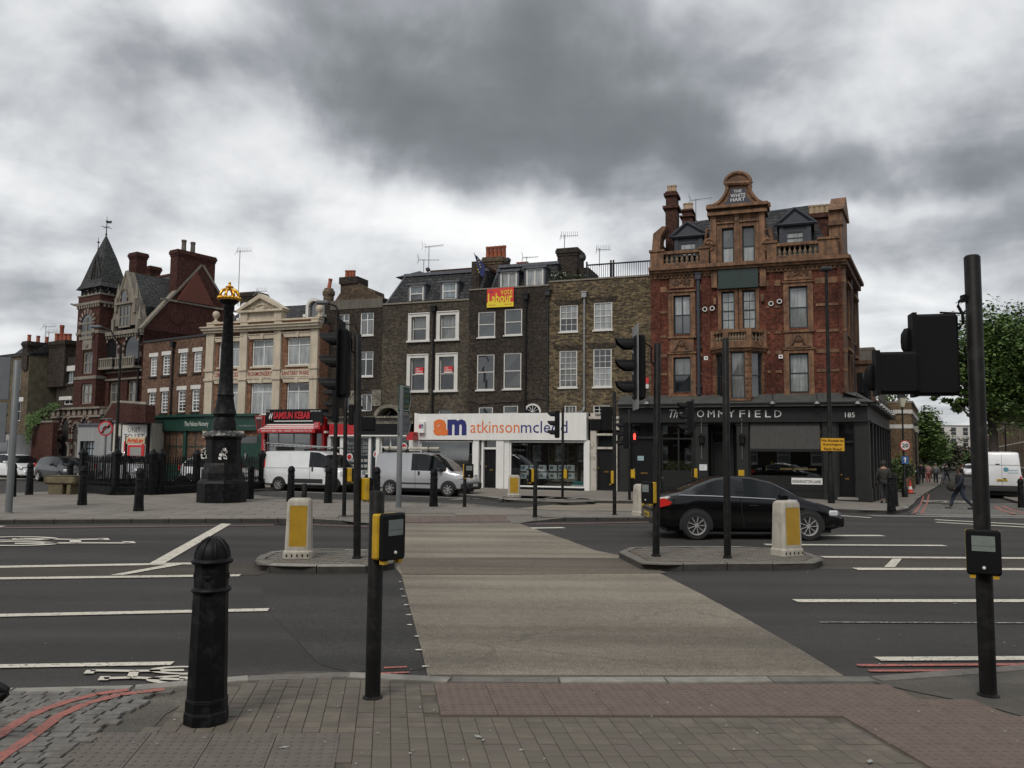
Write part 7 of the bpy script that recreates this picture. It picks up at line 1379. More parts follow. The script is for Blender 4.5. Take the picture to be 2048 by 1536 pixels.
# trees
def tree(label,base,blobs,n,ls,m1,m2,tr,seed,th,group=None,limbs=7):
 rr=random.Random(seed);t=thing('street_tree',label,'tree',base,0,group);A_,B_=MB(),MB();tot=sum(b[3]**3 for b in blobs)
 cl=[]
 for(x,y,z,r)in blobs:
  for k in range(max(6,int(60*r**3/tot*len(blobs)*.6))):
   v=Vector((rr.gauss(0,1),rr.gauss(0,1),rr.gauss(0,.85))).normalized()*r*rr.uniform(.35,1.08);cl.append((Vector((x,y,z))+v,r*rr.uniform(.18,.36)))
 per=max(4,n//len(cl))
 for c,cr_ in cl:
  T_=A_ if rr.random()<.55 else B_
  for k in range(per):
   p=c+Vector((rr.gauss(0,1),rr.gauss(0,1),rr.gauss(0,.7)))*cr_*.62;s=ls*rr.uniform(.6,1.35);X_=Vector((rr.uniform(-1,1),rr.uniform(-1,1),rr.uniform(-.7,.3))).normalized();Y_=X_.cross(Vector((rr.uniform(-1,1),rr.uniform(-1,1),1.2))).normalized()
   T_.add([p-X_*s,p-Y_*s*.55,p+X_*s,p+Y_*s*.55],[(0,1,2,3)])
 A_.build('crown',m1,t);B_.build('crown',m2,t);mb=MB();top=Vector((blobs[0][0]*.5,blobs[0][1]*.5,blobs[0][2]));mb.tube([(0,0,-.2),(.02,0,th*.5),(top.x*.3,top.y*.3,th),top],[tr,tr*.8,tr*.62,tr*.2],9);mb.build('trunk','bark',t,smooth=50)
 mb=MB()
 for k in range(limbs):
  b=blobs[rr.randrange(len(blobs))];e=Vector((b[0]+rr.uniform(-.6,.6)*b[3],b[1]+rr.uniform(-.6,.6)*b[3],b[2]+rr.uniform(-.2,.6)*b[3]));s=Vector((top.x*.25,top.y*.25,th*rr.uniform(.8,1.1)));mid=s.lerp(e,.5)+Vector((0,0,-.35));mb.tube([s,mid,e],[tr*.4,tr*.25,.03],6)
 mb.build('limb','bark',t);return t
def tp(px,Y):p=AT(px,900,Y);return Vector((p.x,p.y,zg(p.x,p.y)))
def bl(base,lst):return[((AT(px,py,base.y+dy)-base).x,dy,(AT(px,py,base.y+dy)-base).z,r)for px,py,dy,r in lst]
b=tp(1986,57);tree('big green plane tree with a leaning trunk behind the white delivery van',b,bl(b,[(1995,700,0,3.2),(2055,720,-1,3.6),(1950,745,1,2.4),(2020,790,0,2.6),(1905,765,.5,1.5),(1890,742,0,.8),(1945,690,1,1.5),(2110,760,0,3.6),(2030,665,.5,1.6),(1975,815,0,1.0),(1912,800,0,.7),(1960,820,1,.6),(1880,715,0,.9),(1900,700,.5,1.0),(1925,720,0,1.3),(1885,790,0,.6),(1935,800,0,1.0)]),52000,.15,'leaf_mid','leaf_bright',.42,3,4.2)
b=tp(2075,72);tree('second tall tree at the right edge, darker crown',b,bl(b,[(2070,730,0,4.2),(2020,750,0,3),(2120,700,0,4)]),8000,.2,'leaf_dark','leaf_mid',.4,4,4.5)
b=tp(1857,85);tree('bright tree on the left side of the side street',b,bl(b,[(1850,842,0,1.7),(1848,872,0,1.9),(1860,892,1,1.7),(1868,908,2,1.6),(1852,915,0,1.6),(1843,822,0,.9),(1866,866,0,1.0)]),7000,.17,'leaf_mid','leaf_bright',.25,5,2.5)
b=tp(1878,130);tree('farther green tree in the middle of the street view',b,bl(b,[(1866,888,0,2.4),(1872,906,0,2.4),(1858,900,0,2.4)]),4000,.25,'leaf_bright','leaf_mid',.3,6,3)
b=tp(1912,140);tree('brown leaved low tree over the parked cars',b,bl(b,[(1900,918,0,3.2),(1925,915,0,3.4),(1888,922,0,2.4)]),3500,.25,'leaf_brown','leaf_dark',.2,7,2)
b=tp(1945,120);tree('small green tree left of the big pole',b,bl(b,[(1945,925,0,2.2)]),1200,.22,'leaf_dark','leaf_mid',.2,8,2)
b=tp(1778,78);tree('tree top showing over the roof of the low brick house',b,bl(b,[(1782,800,0,1.6)]),900,.16,'leaf_mid','leaf_bright',.2,9,3)
mb=MB();rr=random.Random(8)
for k in range(700):
 x=rr.uniform(-250,330);z=rr.uniform(0,8);y=330+rr.uniform(0,60);s=rr.uniform(2,5);mb.add([(x-s,y,z),(x,y-1,z-s*.7),(x+s,y,z),(x,y+1,z+s*.7)],[(0,1,2,3)])
o=mb.build('distant_trees','leaf_dark',kind='stuff');o['label']='dark line of distant trees at the horizon';o['category']='trees'
FB_=Fr((45,-16),(-45,-13));bk=block('terraced_house','long brick terrace added unseen behind the camera, to be mirrored in the shop windows',FB_,0,90,11,8,'brick_dark',-.1,[(2+j*3.6,3.4+j*3.6,zz,zz+1.9)for j in range(24)for zz in(1,4.4,7.8)],cols=1,rows=1)  # added out of view so window reflections show brick instead of open sky
# street furniture
mat('cast_iron',(.005,.005,.006),.5,.35,4,.012,70,spec=.18,dirt=(.1,.1,.1),dscale=7,damt=.22);mat('signal_black',(.006,.006,.007),.6,.2,3,spec=.2);mat('pole_black',(.007,.007,.007),.55,.3,5,spec=.22,bump=.006,bscale=60,dirt=(.05,.05,.045),dscale=6,damt=.4)
mat('signal_yellow',(.55,.34,.015),.5,.12,6,dirt=(.2,.13,.03),dscale=5,damt=.5);mat('bollard_yellow',(.42,.25,.02),.4,.15,5,coat=.3,dirt=(.2,.13,.04),dscale=4,damt=.5);mat('bollard_white',(.45,.42,.36),.55,.12,4,dirt=(.2,.17,.13),dscale=3,damt=.6,streak=.2)
mat('pole_grey',(.13,.14,.145),.5,.1,4);mat('gold_leaf',(.75,.42,.06),.32,.2,9,metal=.9);mat('screen_grey',(.2,.23,.22),.25,.1,20);mat('trough_stone',(.15,.125,.075),.9,.3,3,.05,20,dirt=(.07,.065,.04),dscale=2,damt=.7);mat('sign_back',(.12,.13,.14),.5,.1,3)
mat('red_lamp',(.5,.01,.01),.4,0,1,emit=(1,.04,.03,3));mat('tail_red',(.3,.008,.008),.15,.1,9,coat=.8,emit=(1,.03,.02,.12));mat('road_sign_red',(.45,.02,.03),.5);mat('road_sign_blue',(.03,.1,.3),.5);mat('sign_yellow_board',(.62,.33,.02),.5,.06);mat('green_sign',(.02,.07,.05),.5,.1,6)
def chip(o):return o
def bell_bollard():
 t=thing('bell_bollard','x','bollard',(0,0,0),0,'black cast iron bollards');s=math.pi/8
 mb=MB();mb.lathe([(.145,0),(.145,.07),(.138,.085),(.138,.15),(.131,.17),(.115,.86)],8,rot=s);mb.lathe([(.114,.86),(.112,1.04),(.118,1.06)],8,rot=s);mb.build('shaft','cast_iron',t)
 for z,r in((.875,.125),(1.065,.132)):mb=MB();mb.lathe([(r-.02,z-.022),(r,z-.014),(r+.008,z),(r,z+.014),(r-.02,z+.022)],20);mb.build('ring','cast_iron',t,smooth=50)
 for z,r in((.078,.146),(.16,.14)):mb=MB();mb.lathe([(r-.02,z-.012),(r,z),(r-.02,z+.012)],8,rot=s);mb.build('ring','cast_iron',t)
 mb=MB();mb.lathe([(.112,1.08),(.11,1.11),(.096,1.155),(.068,1.195),(.034,1.216),(0,1.224)],24)
 for k in range(8):
  a=k*math.pi/4+s;mb.tube([(math.cos(a)*r,math.sin(a)*r,z)for r,z in((.113,1.085),(.111,1.115),(.097,1.16),(.068,1.2),(.03,1.222))],.008,5)
 mb.build('ribbed_cap','cast_iron',t,smooth=60)
 for k in range(4):
  a=k*math.pi/2-math.pi/2;mb=MB();c=Vector((math.cos(a)*.108,math.sin(a)*.108,.965));X_=Vector((-math.sin(a),math.cos(a),0));N_=Vector((math.cos(a),math.sin(a),0));pts=[c+N_*.003+X_*math.cos(j*math.pi/5+1.57)*(.03 if j%2==0 else .013)+Vector((0,0,1))*math.sin(j*math.pi/5+1.57)*(.03 if j%2==0 else .013)for j in range(10)];mb.add(pts+[c+N_*.014],[(j,(j+1)%10,10)for j in range(10)]);mb.build('star','cast_iron',t)
 return t
proto=None
BL=[('largest black ribbed bollard in the foreground left',412,1444,NEARZ+.01),('black bollard standing in front of the railings corner, nearest the road',277,1022,.12),('black bollard left of the railings by the stone trough',164,1010,.12),('second black bollard from the left edge',58,990,.11),('black bollard closest to the left edge of the street',24,994,.11),('short looking bollard seen behind the stone trough',138,984,.12),('black bollard right of the tall lamp column',500,998,.12),('black bollard in front of the white van rear wheel',581,1003,.12),('black bollard in front of the white van front wheel',656,1006,.12),('black bollard in front of the silver van',867,1013,.12),('black bollard partly hidden by the yellow button box, left of the grey sign post',753,1006,.12),('black bollard at the pub corner kerb',1783,1021,.125),('bollard just behind the one at the pub corner',1789,1012,.125),('black bollard beside the white van at the right edge',2043,1015,.12)]
for i,(lb,x,y,z)in enumerate(BL):
 p=G(x,y,z);
 if i==0:proto=bell_bollard();proto.location=p;proto.rotation_euler=(0,0,.12);proto['label']=lb
 else:c=copy_tree(proto,None,p,RND.uniform(0,1),lb);
def local_h(px,py,Y):return AT(px,py,Y).z
def pole(lb,x,y,ytop,r,z=.12,m='pole_black',name='signal_pole',cat='signal pole',lean=None,group='black signal poles'):
 b=G(x,y,z);t=thing(name,lb,cat,b,0,group);h=local_h(x,ytop,b.y)-b.z;mb=MB();tx=(AT(lean,ytop,b.y).x-b.x)if lean else 0
 mb.lathe([(r,0),(r,h),(r*.8,h+.015),(0,h+.02)],16);mb.v=[v+Vector((tx*v.z/h,0,0))for v in mb.v];mb.lathe([(r*1.35,-.01),(r*1.3,.02),(r,.03)],16);mb.build('pole',m,t,smooth=50);return t,h
def head(t,x,z,face,n=3,s=1.0,y=0.,board=False,sp=.31,red=None,edge='signal_black'):
 """signal head; face = direction angle the lenses look to, in the pole's own frame"""
 R_=Matrix.Translation((x,y,z))@Matrix.Rotation(face,4,'Z');w=.15*s;mb=MB();H_=sp*n*s;mb.box(-.12*s,.04*s,-w,w,0,H_,bev=.03*s);b=mb.build('signal_head','signal_black',t,xf=R_)
 for k in range(n):
  zc=sp*s*(k+.5);mb=MB();rr_=.115*s;m=12;a0=-math.pi*.12;vs=[]
  for L_,sh in((.04,0),(.30,0)):
   for j in range(m+1):a=a0+(math.pi*1.24)*j/m;vs.append(Vector((L_*s-(0 if L_<.1 else max(0,-math.sin(a)+.2)*.12*s+(1-math.sin(a))*.05*s),rr_*math.cos(a),zc+rr_*math.sin(a))))
  fs=[(j,j+1,m+2+j,m+1+j)for j in range(m)];mb.add(vs,fs);v=mb.build('visor','signal_black',b,xf=R_);mb=MB();mb.lathe([(rr_*.95,.041*s),(rr_*.6,.055*s),(0,.06*s)],14,(0,0,zc),axis='x');mb.build('lens','red_lamp' if red==k else 'tinted_lens',b,xf=R_)
 if board:mb=MB();mb.box(-.0*s,.012*s,-.26*s,.26*s,-.14*s,H_+.14*s,bev=.004);mb.build('backing_board',edge,b,xf=R_)
 return b
mat('tinted_lens',(.03,.03,.03),.15,.1,3,coat=.5)
def pbox(t,x,z,face,s=1.0,y=0.,r=.0):
 """push button unit: black face, yellow back shell"""
 R_=Matrix.Translation((x,y,z))@Matrix.Rotation(face,4,'Z');mb=MB();mb.box(-.13*s,.13*s,.0,.075*s,0,.36*s,bev=.012);b=mb.build('yellow_shell','signal_yellow',t,xf=R_);mb=MB();mb.box(-.128*s,.128*s,-.07*s,.001,-.005,.365*s,bev=.014);f=mb.build('button_unit','signal_black',t,xf=R_)
 for z0,z1 in((.235,.315),(.19,.232),):mb=MB();mb.box(-.085*s,.085*s,-.073*s,-.0705*s,z0*s,z1*s);mb.build('display','screen_grey',f,xf=R_)
 FF=Fl(R_@Vector((0,0,0)),R_.to_3x3()@Vector((1,0,0)),R_.to_3x3()@Vector((0,-1,0)))
 if s>=1 and t.location.y<8:text('Press button and wait',FF,(-.08,.08,.268*s,.285*s),.0735*s,'shop_black',t,px=False);text('for signal opposite',FF,(-.08,.08,.245*s,.262*s),.0735*s,'shop_black',t,px=False)
 mb=MB();mb.lathe([(.014*s,0),(.012*s,.01),(0,.012)],10,(0,0,0));mb.v=[Vector((v.x,-.07*s-v.z,.055*s+v.y))for v in mb.v];mb.build('push_button','letter_white',f,xf=R_);mb=MB()
 for q in(-.085,.085):mb.box((q-.022)*s,(q+.022)*s,-.05*s,-.0*s,-.035*s,0);
 mb.build('tactile_knobs','signal_yellow',f,xf=R_,kind='stuff');return f
PI=math.pi
t,h=pole('short thick black post with the push button box beside the big bollard',745,1399,986,.057,NEARZ)
Yp=t.location.y;zb_=local_h(745,1122,Yp)-t.location.z;pbox(t,.1,zb_+.02,.98,.93,-.02);
t,h=pole('tall black post at the right with the backs of two signal boxes',1977,1394,515,.06,NEARZ,lean=1944);b=t.location
ux_=lambda px,py:(AT(px,py,b.y)-b).x;uz_=lambda px,py:(AT(px,py,b.y)-b).z
pbox(t,ux_(1958,1100)+.0,uz_(1958,1145),-.5,.92,-.06)
def backbox(x0,y0,x1,y1,vy,nm):
 a0,a1,z1,z0=ux_(x0,(y0+y1)/2),ux_(x1,(y0+y1)/2),uz_(x0,y0),uz_(x0,y1);mb=MB();pts=[(a0,0),(a0+.03,.02)];
 ang=-.22;R_=Matrix.Translation((a1,0,0))@Matrix.Rotation(ang,4,'Z');w=(a1-a0)*.97;mb.box(-w,0,-.05,.09,z0,z1,bev=.022);mb.box(-w-.012,-w+.02,-.06,.1,z0-.01,z1+.012);hb=mb.build(nm,'signal_black',t,xf=R_)
 zc=uz_(x0,vy);mb=MB();m=12;vs=[]
 for dd in(.09,.34):
  for j in range(m+1):a=PI*j/m*1.2-.3;vs.append(Vector((-w*.55+.16*math.cos(a),dd if dd<.2 else .3,zc+.115*math.sin(a))))
 mb.add(vs,[(j,j+1,m+2+j,m+1+j)for j in range(m)]);mb.build('visor','signal_black',hb,xf=R_)
 mb=MB();mb.lathe([(.115,-.0),(.105,.05),(.06,.075),(0,.08)],14);mb.v=[Vector((-w-v.z,.06+v.x*.2,zc+v.y))for v in mb.v];mb.build('lens_hood','signal_black',hb,xf=R_,smooth=True)
backbox(1831,627,1916,790,678,'signal_back');backbox(1756,703,1836,787,752,'signal_back')
mb=MB();P_=lambda x,y,d=0:AT(x,y,b.y+d)-b
mb.tube([P_(1926,597,-.05),P_(1918,603,-.05),P_(1916,612,-.05),P_(1925,628,-.05),P_(1926,645,-.05),P_(1920,655,-.04),P_(1910,661,0),P_(1902,664,0)],.012,7);mb.build('cable','signal_black',t,smooth=True);mb=MB();mb.tube([P_(1880,625),P_(1930,627)],.008,6);mb.tube([P_(1880,789),P_(1935,790)],.008,6);mb.box(ux_(1924,600),ux_(1931,600),-.03,.03,uz_(1925,604),uz_(1925,590));mb.build('bracket','signal_black',t,kind='stuff')
def ipole(lb,x,y,yt,r,z=.12,lean=None):return pole(lb,x,y,yt,r,z,lean=lean)
t,h=ipole('black signal pole on the small island with a three lamp head facing left',714,1116,670,.062,lean=716);Yp=t.location.y;lx=lambda px,py,t=None:(AT(px,py,Yp)-T_.location).x;T_=t;lz=lambda px,py:(AT(px,py,Yp)-T_.location).z
hd=head(t,lx(682,720),lz(682,795),PI,3,1.22,board=True);mb=MB();mb.tube([(lx(694,672),0,lz(694,672)),(lx(704,680),0,lz(704,680)),(lx(703,700),0,lz(703,700)),(lx(712,712),0,lz(712,712))],.014,6);mb.tube([(lx(690,648),0,lz(690,648)),(lx(712,650),0,lz(712,650)),(lx(716,672),0,lz(716,672))],.01,5);mb.build('cable','signal_black',t)
pbox(t,.12,lz(730,1000),2.2,1.0,.03)
t,h=ipole('slimmer black pole behind, with a lower signal head facing left and a yellow box',688,1032,772,.055,lean=692);T_=t;Yp=t.location.y
head(t,lx(668,840),lz(668,845),PI,3,1.0);head(t,lx(706,830),lz(706,850),0,2,.9);hh_=head(t,lx(738,845),lz(738,862),PI/2,1,1.25);pbox(t,.13,lz(698,963),2.2,1.0,.03)
mb=MB();mb.tube([(0,0,h-.1),(lx(738,845),0,h-.1)],.02,5);mb.build('bracket','signal_black',t)
t,h=ipole('black pole on the long island with a large head and a pale edged board',1312,1112,688,.062,lean=1315);T_=t;Yp=t.location.y;head(t,lx(1272,740),lz(1272,800),PI,3,1.22,board=True,edge='galv');mb=MB();mb.tube([(lx(1290,685),0,lz(1290,685)),(lx(1303,695),0,lz(1303,695)),(lx(1302,722),0,lz(1302,722)),(lx(1312,735),0,lz(1312,735))],.014,6);mb.build('cable','signal_black',t);pbox(t,-.12,lz(1300,1006),2.1+PI,1.0,-.0)
t,h=ipole('bare black pole on the long island carrying an edge on sign plate',1455,1116,678,.06,lean=1451);T_=t;Yp=t.location.y;R_=Matrix.Translation((.05,-.02,0))@Matrix.Rotation(1.32,4,'Z');mb=MB();mb.box(.0,.62,-.012,.012,lz(1460,834),lz(1460,702),bev=.004);s=mb.build('sign_plate','sign_back',t,xf=R_);mb=MB();mb.box(.03,.59,-.016,-.013,lz(1460,830),lz(1460,770));mb.build('sign_face','letter_grey',s,xf=R_)
t,h=pole('thin black pole on the low build out before the white shop',1125,997,815,.05,.13);T_=t;Yp=t.location.y;head(t,lx(1112,840),lz(1112,876),PI,3,1.15);pbox(t,.1,lz(1130,957),2.2,1.0)
t,h=pole('short black post with a yellow box at the island edge',1070,1034,924,.058);T_=t;Yp=t.location.y;pbox(t,-.14,lz(1063,964),-1.3,1.0)
t,h=pole('black pole with the backs of two signal boxes left of the pub',1229,1030,785,.055);T_=t;Yp=t.location.y;mb=MB();mb.box(lx(1202,830),lx(1224,830),-.1,.1,lz(1212,861),lz(1212,813),bev=.02);mb.box(lx(1181,850),lx(1202,850),-.1,.1,lz(1190,861),lz(1190,839),bev=.02);mb.build('signal_back','signal_black',t);pbox(t,-.08,lz(1226,967),-1.9,1.0)
t,h=pole('black pole by the pub door with a lit red man signal',1259,999,820,.055,.13);T_=t;Yp=t.location.y;head(t,lx(1248,860),lz(1248,897),PI,3,1.1,y=.05);mb=MB();mb.box(lx(1262,870),lx(1275,870),-.1,.06,lz(1268,889),lz(1268,862),bev=.02);pm_=mb.build('pedestrian_head','signal_black',t);c=Vector((lx(1268.3,873),-.105,lz(1268,873)));mb=MB();mb.lathe([(0,-.0),(.03,0),(0,.001)],8,(0,0,0));mb.v=[];mb.f=[]
mb.box(c.x-.025,c.x+.025,-.108,-.101,c.z+.07,c.z+.12);mb.box(c.x-.045,c.x+.045,-.108,-.101,c.z-.03,c.z+.065);mb.box(c.x-.035,c.x+.035,-.108,-.101,c.z-.12,c.z-.03);mb.build('red_man','red_lamp',pm_,kind='stuff');pbox(t,.12,lz(1263,956),2.5,.9)
t,h=pole('dark pole against the pub carrying a head with grey visors',1387,1012,800,.055,.0);T_=t;Yp=t.location.y;head(t,lx(1376,830),lz(1376,868),PI,3,1.3);pbox(t,.07,lz(1390,955),2.3,.9)
t,h=pole('short pole behind the car roof with a small yellow box',1480,1014,940,.055,.0);T_=t;Yp=t.location.y;pbox(t,.02,lz(1481,957),PI+.3,.85,-.1)
t,h=pole('low black post with an upright screen box in front of the silver van',929,1014,925,.055);T_=t;Yp=t.location.y;pbox(t,.11,lz(933,955),.35,1.2,-.05)
t,h=pole('tiny black post beside the bollard in front of the white van',608,1006,968,.09,.12,name='short_post',cat='post',group=None)
def klb(lb,x,y,yt,w,rz,m=.78):
 b=G(x,y,.12);t=thing('traffic_bollard',lb,'bollard',b,rz,'white and yellow traffic bollards');h=local_h(x,yt,b.y)-b.z;mb=MB();W_=w/2;D_=w*.36
 def oct(z,k):return[Vector((sx*W_*k*a,sy*D_*k*b_,z))for sx,sy,a,b_ in((-1,-1,.8,1),(1,-1,.8,1),(1,-1,1,.72),(1,1,1,.72),(1,1,.8,1),(-1,1,.8,1),(-1,1,1,.72),(-1,-1,1,.72))]
 rs=[(.13,1.0),(h*.93,.9),(h*.97,.84),(h,.66)];vs=[v for z,k in rs for v in oct(z,k)];mb.add(vs,[(i*8+j,i*8+(j+1)%8,i*8+8+(j+1)%8,i*8+8+j)for i in range(3)for j in range(8)]+[tuple(range(24,32))]);bd=mb.build('shell','bollard_white',t,smooth=30)
 mb=MB();mb.box(-W_*.66,W_*.66,-D_*1.01,-D_*.9,h*.2,h*.88,bev=.01);mb.v=[Vector((v.x,v.y if v.y>-D_*.95 else-D_*(1.005-.1*(v.z-.13)/h),v.z))for v in mb.v];mb.build('yellow_panel','bollard_yellow',t)
 mb=MB();vs=[v for z,k in((0,1.12),(.1,1.1),(.13,1.0))for v in oct(z,k)];mb.add(vs,[(i*8+j,i*8+(j+1)%8,i*8+8+(j+1)%8,i*8+8+j)for i in range(2)for j in range(8)]+[tuple(range(16,24))]);mb.build('base','bollard_white',t);mb=MB()
 for k in range(5):a=-W_*.8+W_*.4*k;mb.box(a-.012,a+.012,-D_*1.12-.003,-D_*1.1,.03,.07)
 mb.build('base_slots','signal_black',t,kind='stuff')
klb('white bollard with a yellow front panel on the small left island',597,1115,996,.42,.1);klb('white bollard with a yellow right face on the long island, right of the car',1574,1110,1001,.46,.42);klb('small yellow fronted bollard before the white shop window',1028,994,950,.5,0);klb('white and yellow bollard half hidden by the rear of the black car',1285,1031,968,.5,.5)
t,h=pole('grey post with two green direction panels seen at a slant',797,1016,772,.085,.12,'pole_grey','direction_sign','direction sign',group=None);T_=t;Yp=t.location.y
FD=Fl(t.location+Vector((.0,-.12,0)),Vector((.42,-.9,0)),Vector((-.9,-.42,0))*1)
FD=Fl(t.location+Vector((-.02,-.1,0)),(.3,.954,0),(.954,-.3,0))
for(y0,y1,tx,m_)in((769,823,('Ring road','(Airport)','The City','(West)'),'green_sign'),(826,869,('Lambeth','Brixton'),'sign_back')):
 z1,z0=lz(800,y0),lz(800,y1);L_=.9;zc=(z0+z1)/2;mb=MB();pts=[(-.05,z0),(L_*.8,z0),(L_,zc),(L_*.8,z1),(-.05,z1)];mb.prism(pts,FD,-.03,.0);p_=mb.build('sign_panel',m_,t,org=t.location);mb=MB();q=[(0,z0+.05),(L_*.76,z0+.05),(L_*.94,zc),(L_*.76,z1-.05),(0,z1-.05)]
 for a,c in zip(q,q[1:]+q[:1]):mb.tube([FD.P(*a,.004),FD.P(*c,.004)],.016,4)
 mb.build('sign_border','letter_grey',p_,org=t.location);n=len(tx)
 for k,s in enumerate(tx):hh=(z1-z0-.2)/n;o=text(s,FD,(.06,.68,z1-.12-hh*(k+.8),z1-.12-hh*k),.003,'gold_letter' if s[0]=='(' else 'letter_grey',None,px=False);o.location=(0,0,0);o.data.transform(Matrix.Translation(-t.location));o.parent=t
t,h=pole('grey post at the left edge with the back of a large grey sign',17,1026,722,.09,.12,'pole_grey','sign_post','sign',group=None);T_=t;Yp=t.location.y;mb=MB();mb.box(lx(-80,800),lx(22,800),-.12,-.08,lz(10,800),lz(10,716),bev=.01);mb.box(lx(-80,800),lx(20,800),-.12,-.08,lz(10,885),lz(10,806),bev=.01);mb.build('sign_back','sign_back',t,kind='stuff');mb=MB()
for y in(742,783,830,866):mb.box(lx(-80,800),lx(20,800),-.08,-.04,lz(10,y+2),lz(10,y-2))
mb.build('stiffening_rails','pole_grey',t,kind='stuff')
def disc(t,x,z,r,y,m,nm,parent=None,n=24,rot=0):
 mb=MB();mb.lathe([(r,0),(r,.012),(0,.013)],n);mb.v=[Vector((x+v.x,y-v.z,z+v.y))for v in mb.v];return mb.build(nm,m,parent or t)
t=thing('road_sign','round no right turn sign on a thin grey post behind the railings','road sign',G(207,966,.1));T_=t;Yp=t.location.y;z=lz(206,857);mb=MB();mb.lathe([(.05,0),(.05,z+.5)],8);mb.box(-.35,.3,-.02,.02,z+.5,z+.55);mb.build('post','pole_grey',t);r=.4;s=disc(t,0,z,r,-.06,'road_sign_red','sign_disc');disc(t,0,z,r*.8,-.073,'letter_grey','sign_face',s);mb=MB();mb.tube([(-.12,-.09,z-.22),(-.1,-.09,z+.02),(-.02,-.09,z+.1),(.18,-.09,z+.1)],.04,5);mb.prism([(.12,z+.2),(.27,z+.1),(.12,z)],Fl((0,-.09,0),(1,0,0),(0,-1,0)),0,.01);mb.build('arrow','signal_black',s);mb=MB();mb.tube([(-.24,-.1,z-.24),(.24,-.1,z+.24)],.035,5);mb.build('slash','road_sign_red',s)
def lamp(lb,x,y,yt,Yz,arm=None,head_px=None,r=(.09,.06),z=.12):
 b=G(x,y,z);t=thing('street_lamp',lb,'street lamp',b,0,'modern street lamps');h=local_h(x,yt,b.y)-b.z;mb=MB();mb.lathe([(r[0]*1.5,0),(r[0]*1.5,1.2),(r[0],1.3),(r[1],h)],12);mb.build('column','pole_black',t,smooth=40);q=lambda px,py:AT(px,py,b.y)-b
 if arm:mb=MB();mb.tube([(0,0,h-.02)]+[q(*a)for a in arm],.045,8);mb.build('arm','pole_black',t,smooth=True)
 e=q(*(arm[-1]if arm else(x-3,yt)));mb=MB();mb.box(e.x-.42 if arm else-.2,e.x+.12 if arm else .2,-.16,.16,e.z-.05,e.z+.12,bev=.05);mb.build('lamp_head','sign_back' if arm else 'dark_metal',t);return t
lamp('street lamp whose arm reaches left in front of the fire station',229,962,690,0,[(228,672),(222,661),(208,656),(198,655)]);lamp('street lamp with a curved arm behind the left traffic light',668,985,640,0,[(677,622),(671,612),(660,608),(652,607)]);lamp('tall black lamp column in front of the pub',1663,1006,540,0)
def vlamp(lb,px,Y,ytop,z=0.):
 p=AT(px,950,Y);b=Vector((p.x,p.y,zg(p.x,p.y)+.1));t=thing('victorian_lamp',lb,'street lamp',b,0,'old style lantern lamp posts');h=local_h(px,ytop,Y)-b.z;mb=MB();mb.lathe([(.16,0),(.16,.5),(.1,.6),(.1,1.1),(.06,1.2),(.04,h-.9),(.1,h-.85),(.03,h-.75)],10);mb.build('column','black_paint',t,smooth=40);mb=MB();mb.lathe([(.12,h-.72),(.26,h-.22)],4,rot=PI/4);mb.build('lantern_glass',mat('lantern_glass',(.55,.53,.42),.3,.05,4),t);mb=MB();mb.lathe([(.3,h-.22),(.27,h-.18),(.1,h-.02),(.03,h+.02),(0,h+.1)],4,rot=PI/4);mb.tube([(-.3,0,h-1.1),(.3,0,h-1.1)],.015,5);mb.build('lantern_cap','black_paint',t);return t
v1=vlamp('lantern lamp post by the pub side wall with the round speed sign',1808.5,45,787);vlamp('second lantern post beyond the low brick house',1834,66,846);vlamp('third, smallest lantern post in front of the far trees',1847,88,868);vlamp('lantern post above the white van on the right',2014,62,826)
b=v1.location;sgn=thing('road_sign','round twenty speed limit sign above a blue arrow plate','road sign',b+Vector((0,-.12,0)));T_=sgn;Yp=sgn.location.y;z=lz(1811,891);s=disc(sgn,0.03,z,.29,0,'road_sign_red','sign_disc');disc(sgn,.03,z,.235,-.013,'letter_white','sign_face',s);text('20',Fl(sgn.location,(1,0,0),(0,-1,0)),(-.15,.21,z-.11,z+.11),.028,'signal_black',s,px=False,bold=.03).data.transform(Matrix.Translation(-sgn.location));z2=lz(1811,917);mb=MB();mb.box(-.17,.19,-.01,.01,z2-.28,z2+.12);q=mb.build('blue_plate','road_sign_blue',sgn);mb=MB();mb.box(-.02,.04,-.02,-.011,z2-.22,z2);mb.prism([(-.09,z2-.03),(.11,z2-.03),(.01,z2+.08)],Fl((0,-.011,0),(1,0,0),(0,-1,0)),0,.01);mb.build('white_arrow','letter_white',q)
c=G(1821,987,.12);t=thing('traffic_cone','orange and white traffic cone at the foot of the lantern post','traffic cone',c);mb=MB();mb.lathe([(.17,.03),(.12,.25)],14);mb.lathe([(.085,.42),(.03,.75),(0,.76)],14);mb.build('cone',mat('cone_orange',(.55,.06,.03),.5),t);mb=MB();mb.lathe([(.12,.25),(.085,.42)],14);mb.build('white_band','letter_white',t);mb=MB();mb.box(-.22,.22,-.22,.22,0,.035);mb.build('base','signal_black',t)
t=thing('road_sign','yellow board reading No Access to Kennington Park Road on the lamp column','road sign',G(1663,1006,.12));T_=t;Yp=t.location.y;F_=Fl(t.location,(1,0,0),(0,-1,0));mb=MB();x0,x1,z0,z1=lx(1639,888),lx(1686,888),lz(1660,902),lz(1660,876.5);mb.box(x0,x1,-.14,-.12,z0,z1,bev=.005);s=mb.build('panel','sign_yellow_board',t)
for k,s_ in enumerate(('No Access to','Kennington','Park Road')):w=(x1-x0)*(.93,.8,.73)[k]/2;hh=(z1-z0)/3;o=text(s_,F_,((x0+x1)/2-w,(x0+x1)/2+w,z1-hh*(k+.85),z1-hh*(k+.22)),.141,'signal_black',t,px=False,bold=.02);o.data.transform(Matrix.Translation(-t.location))
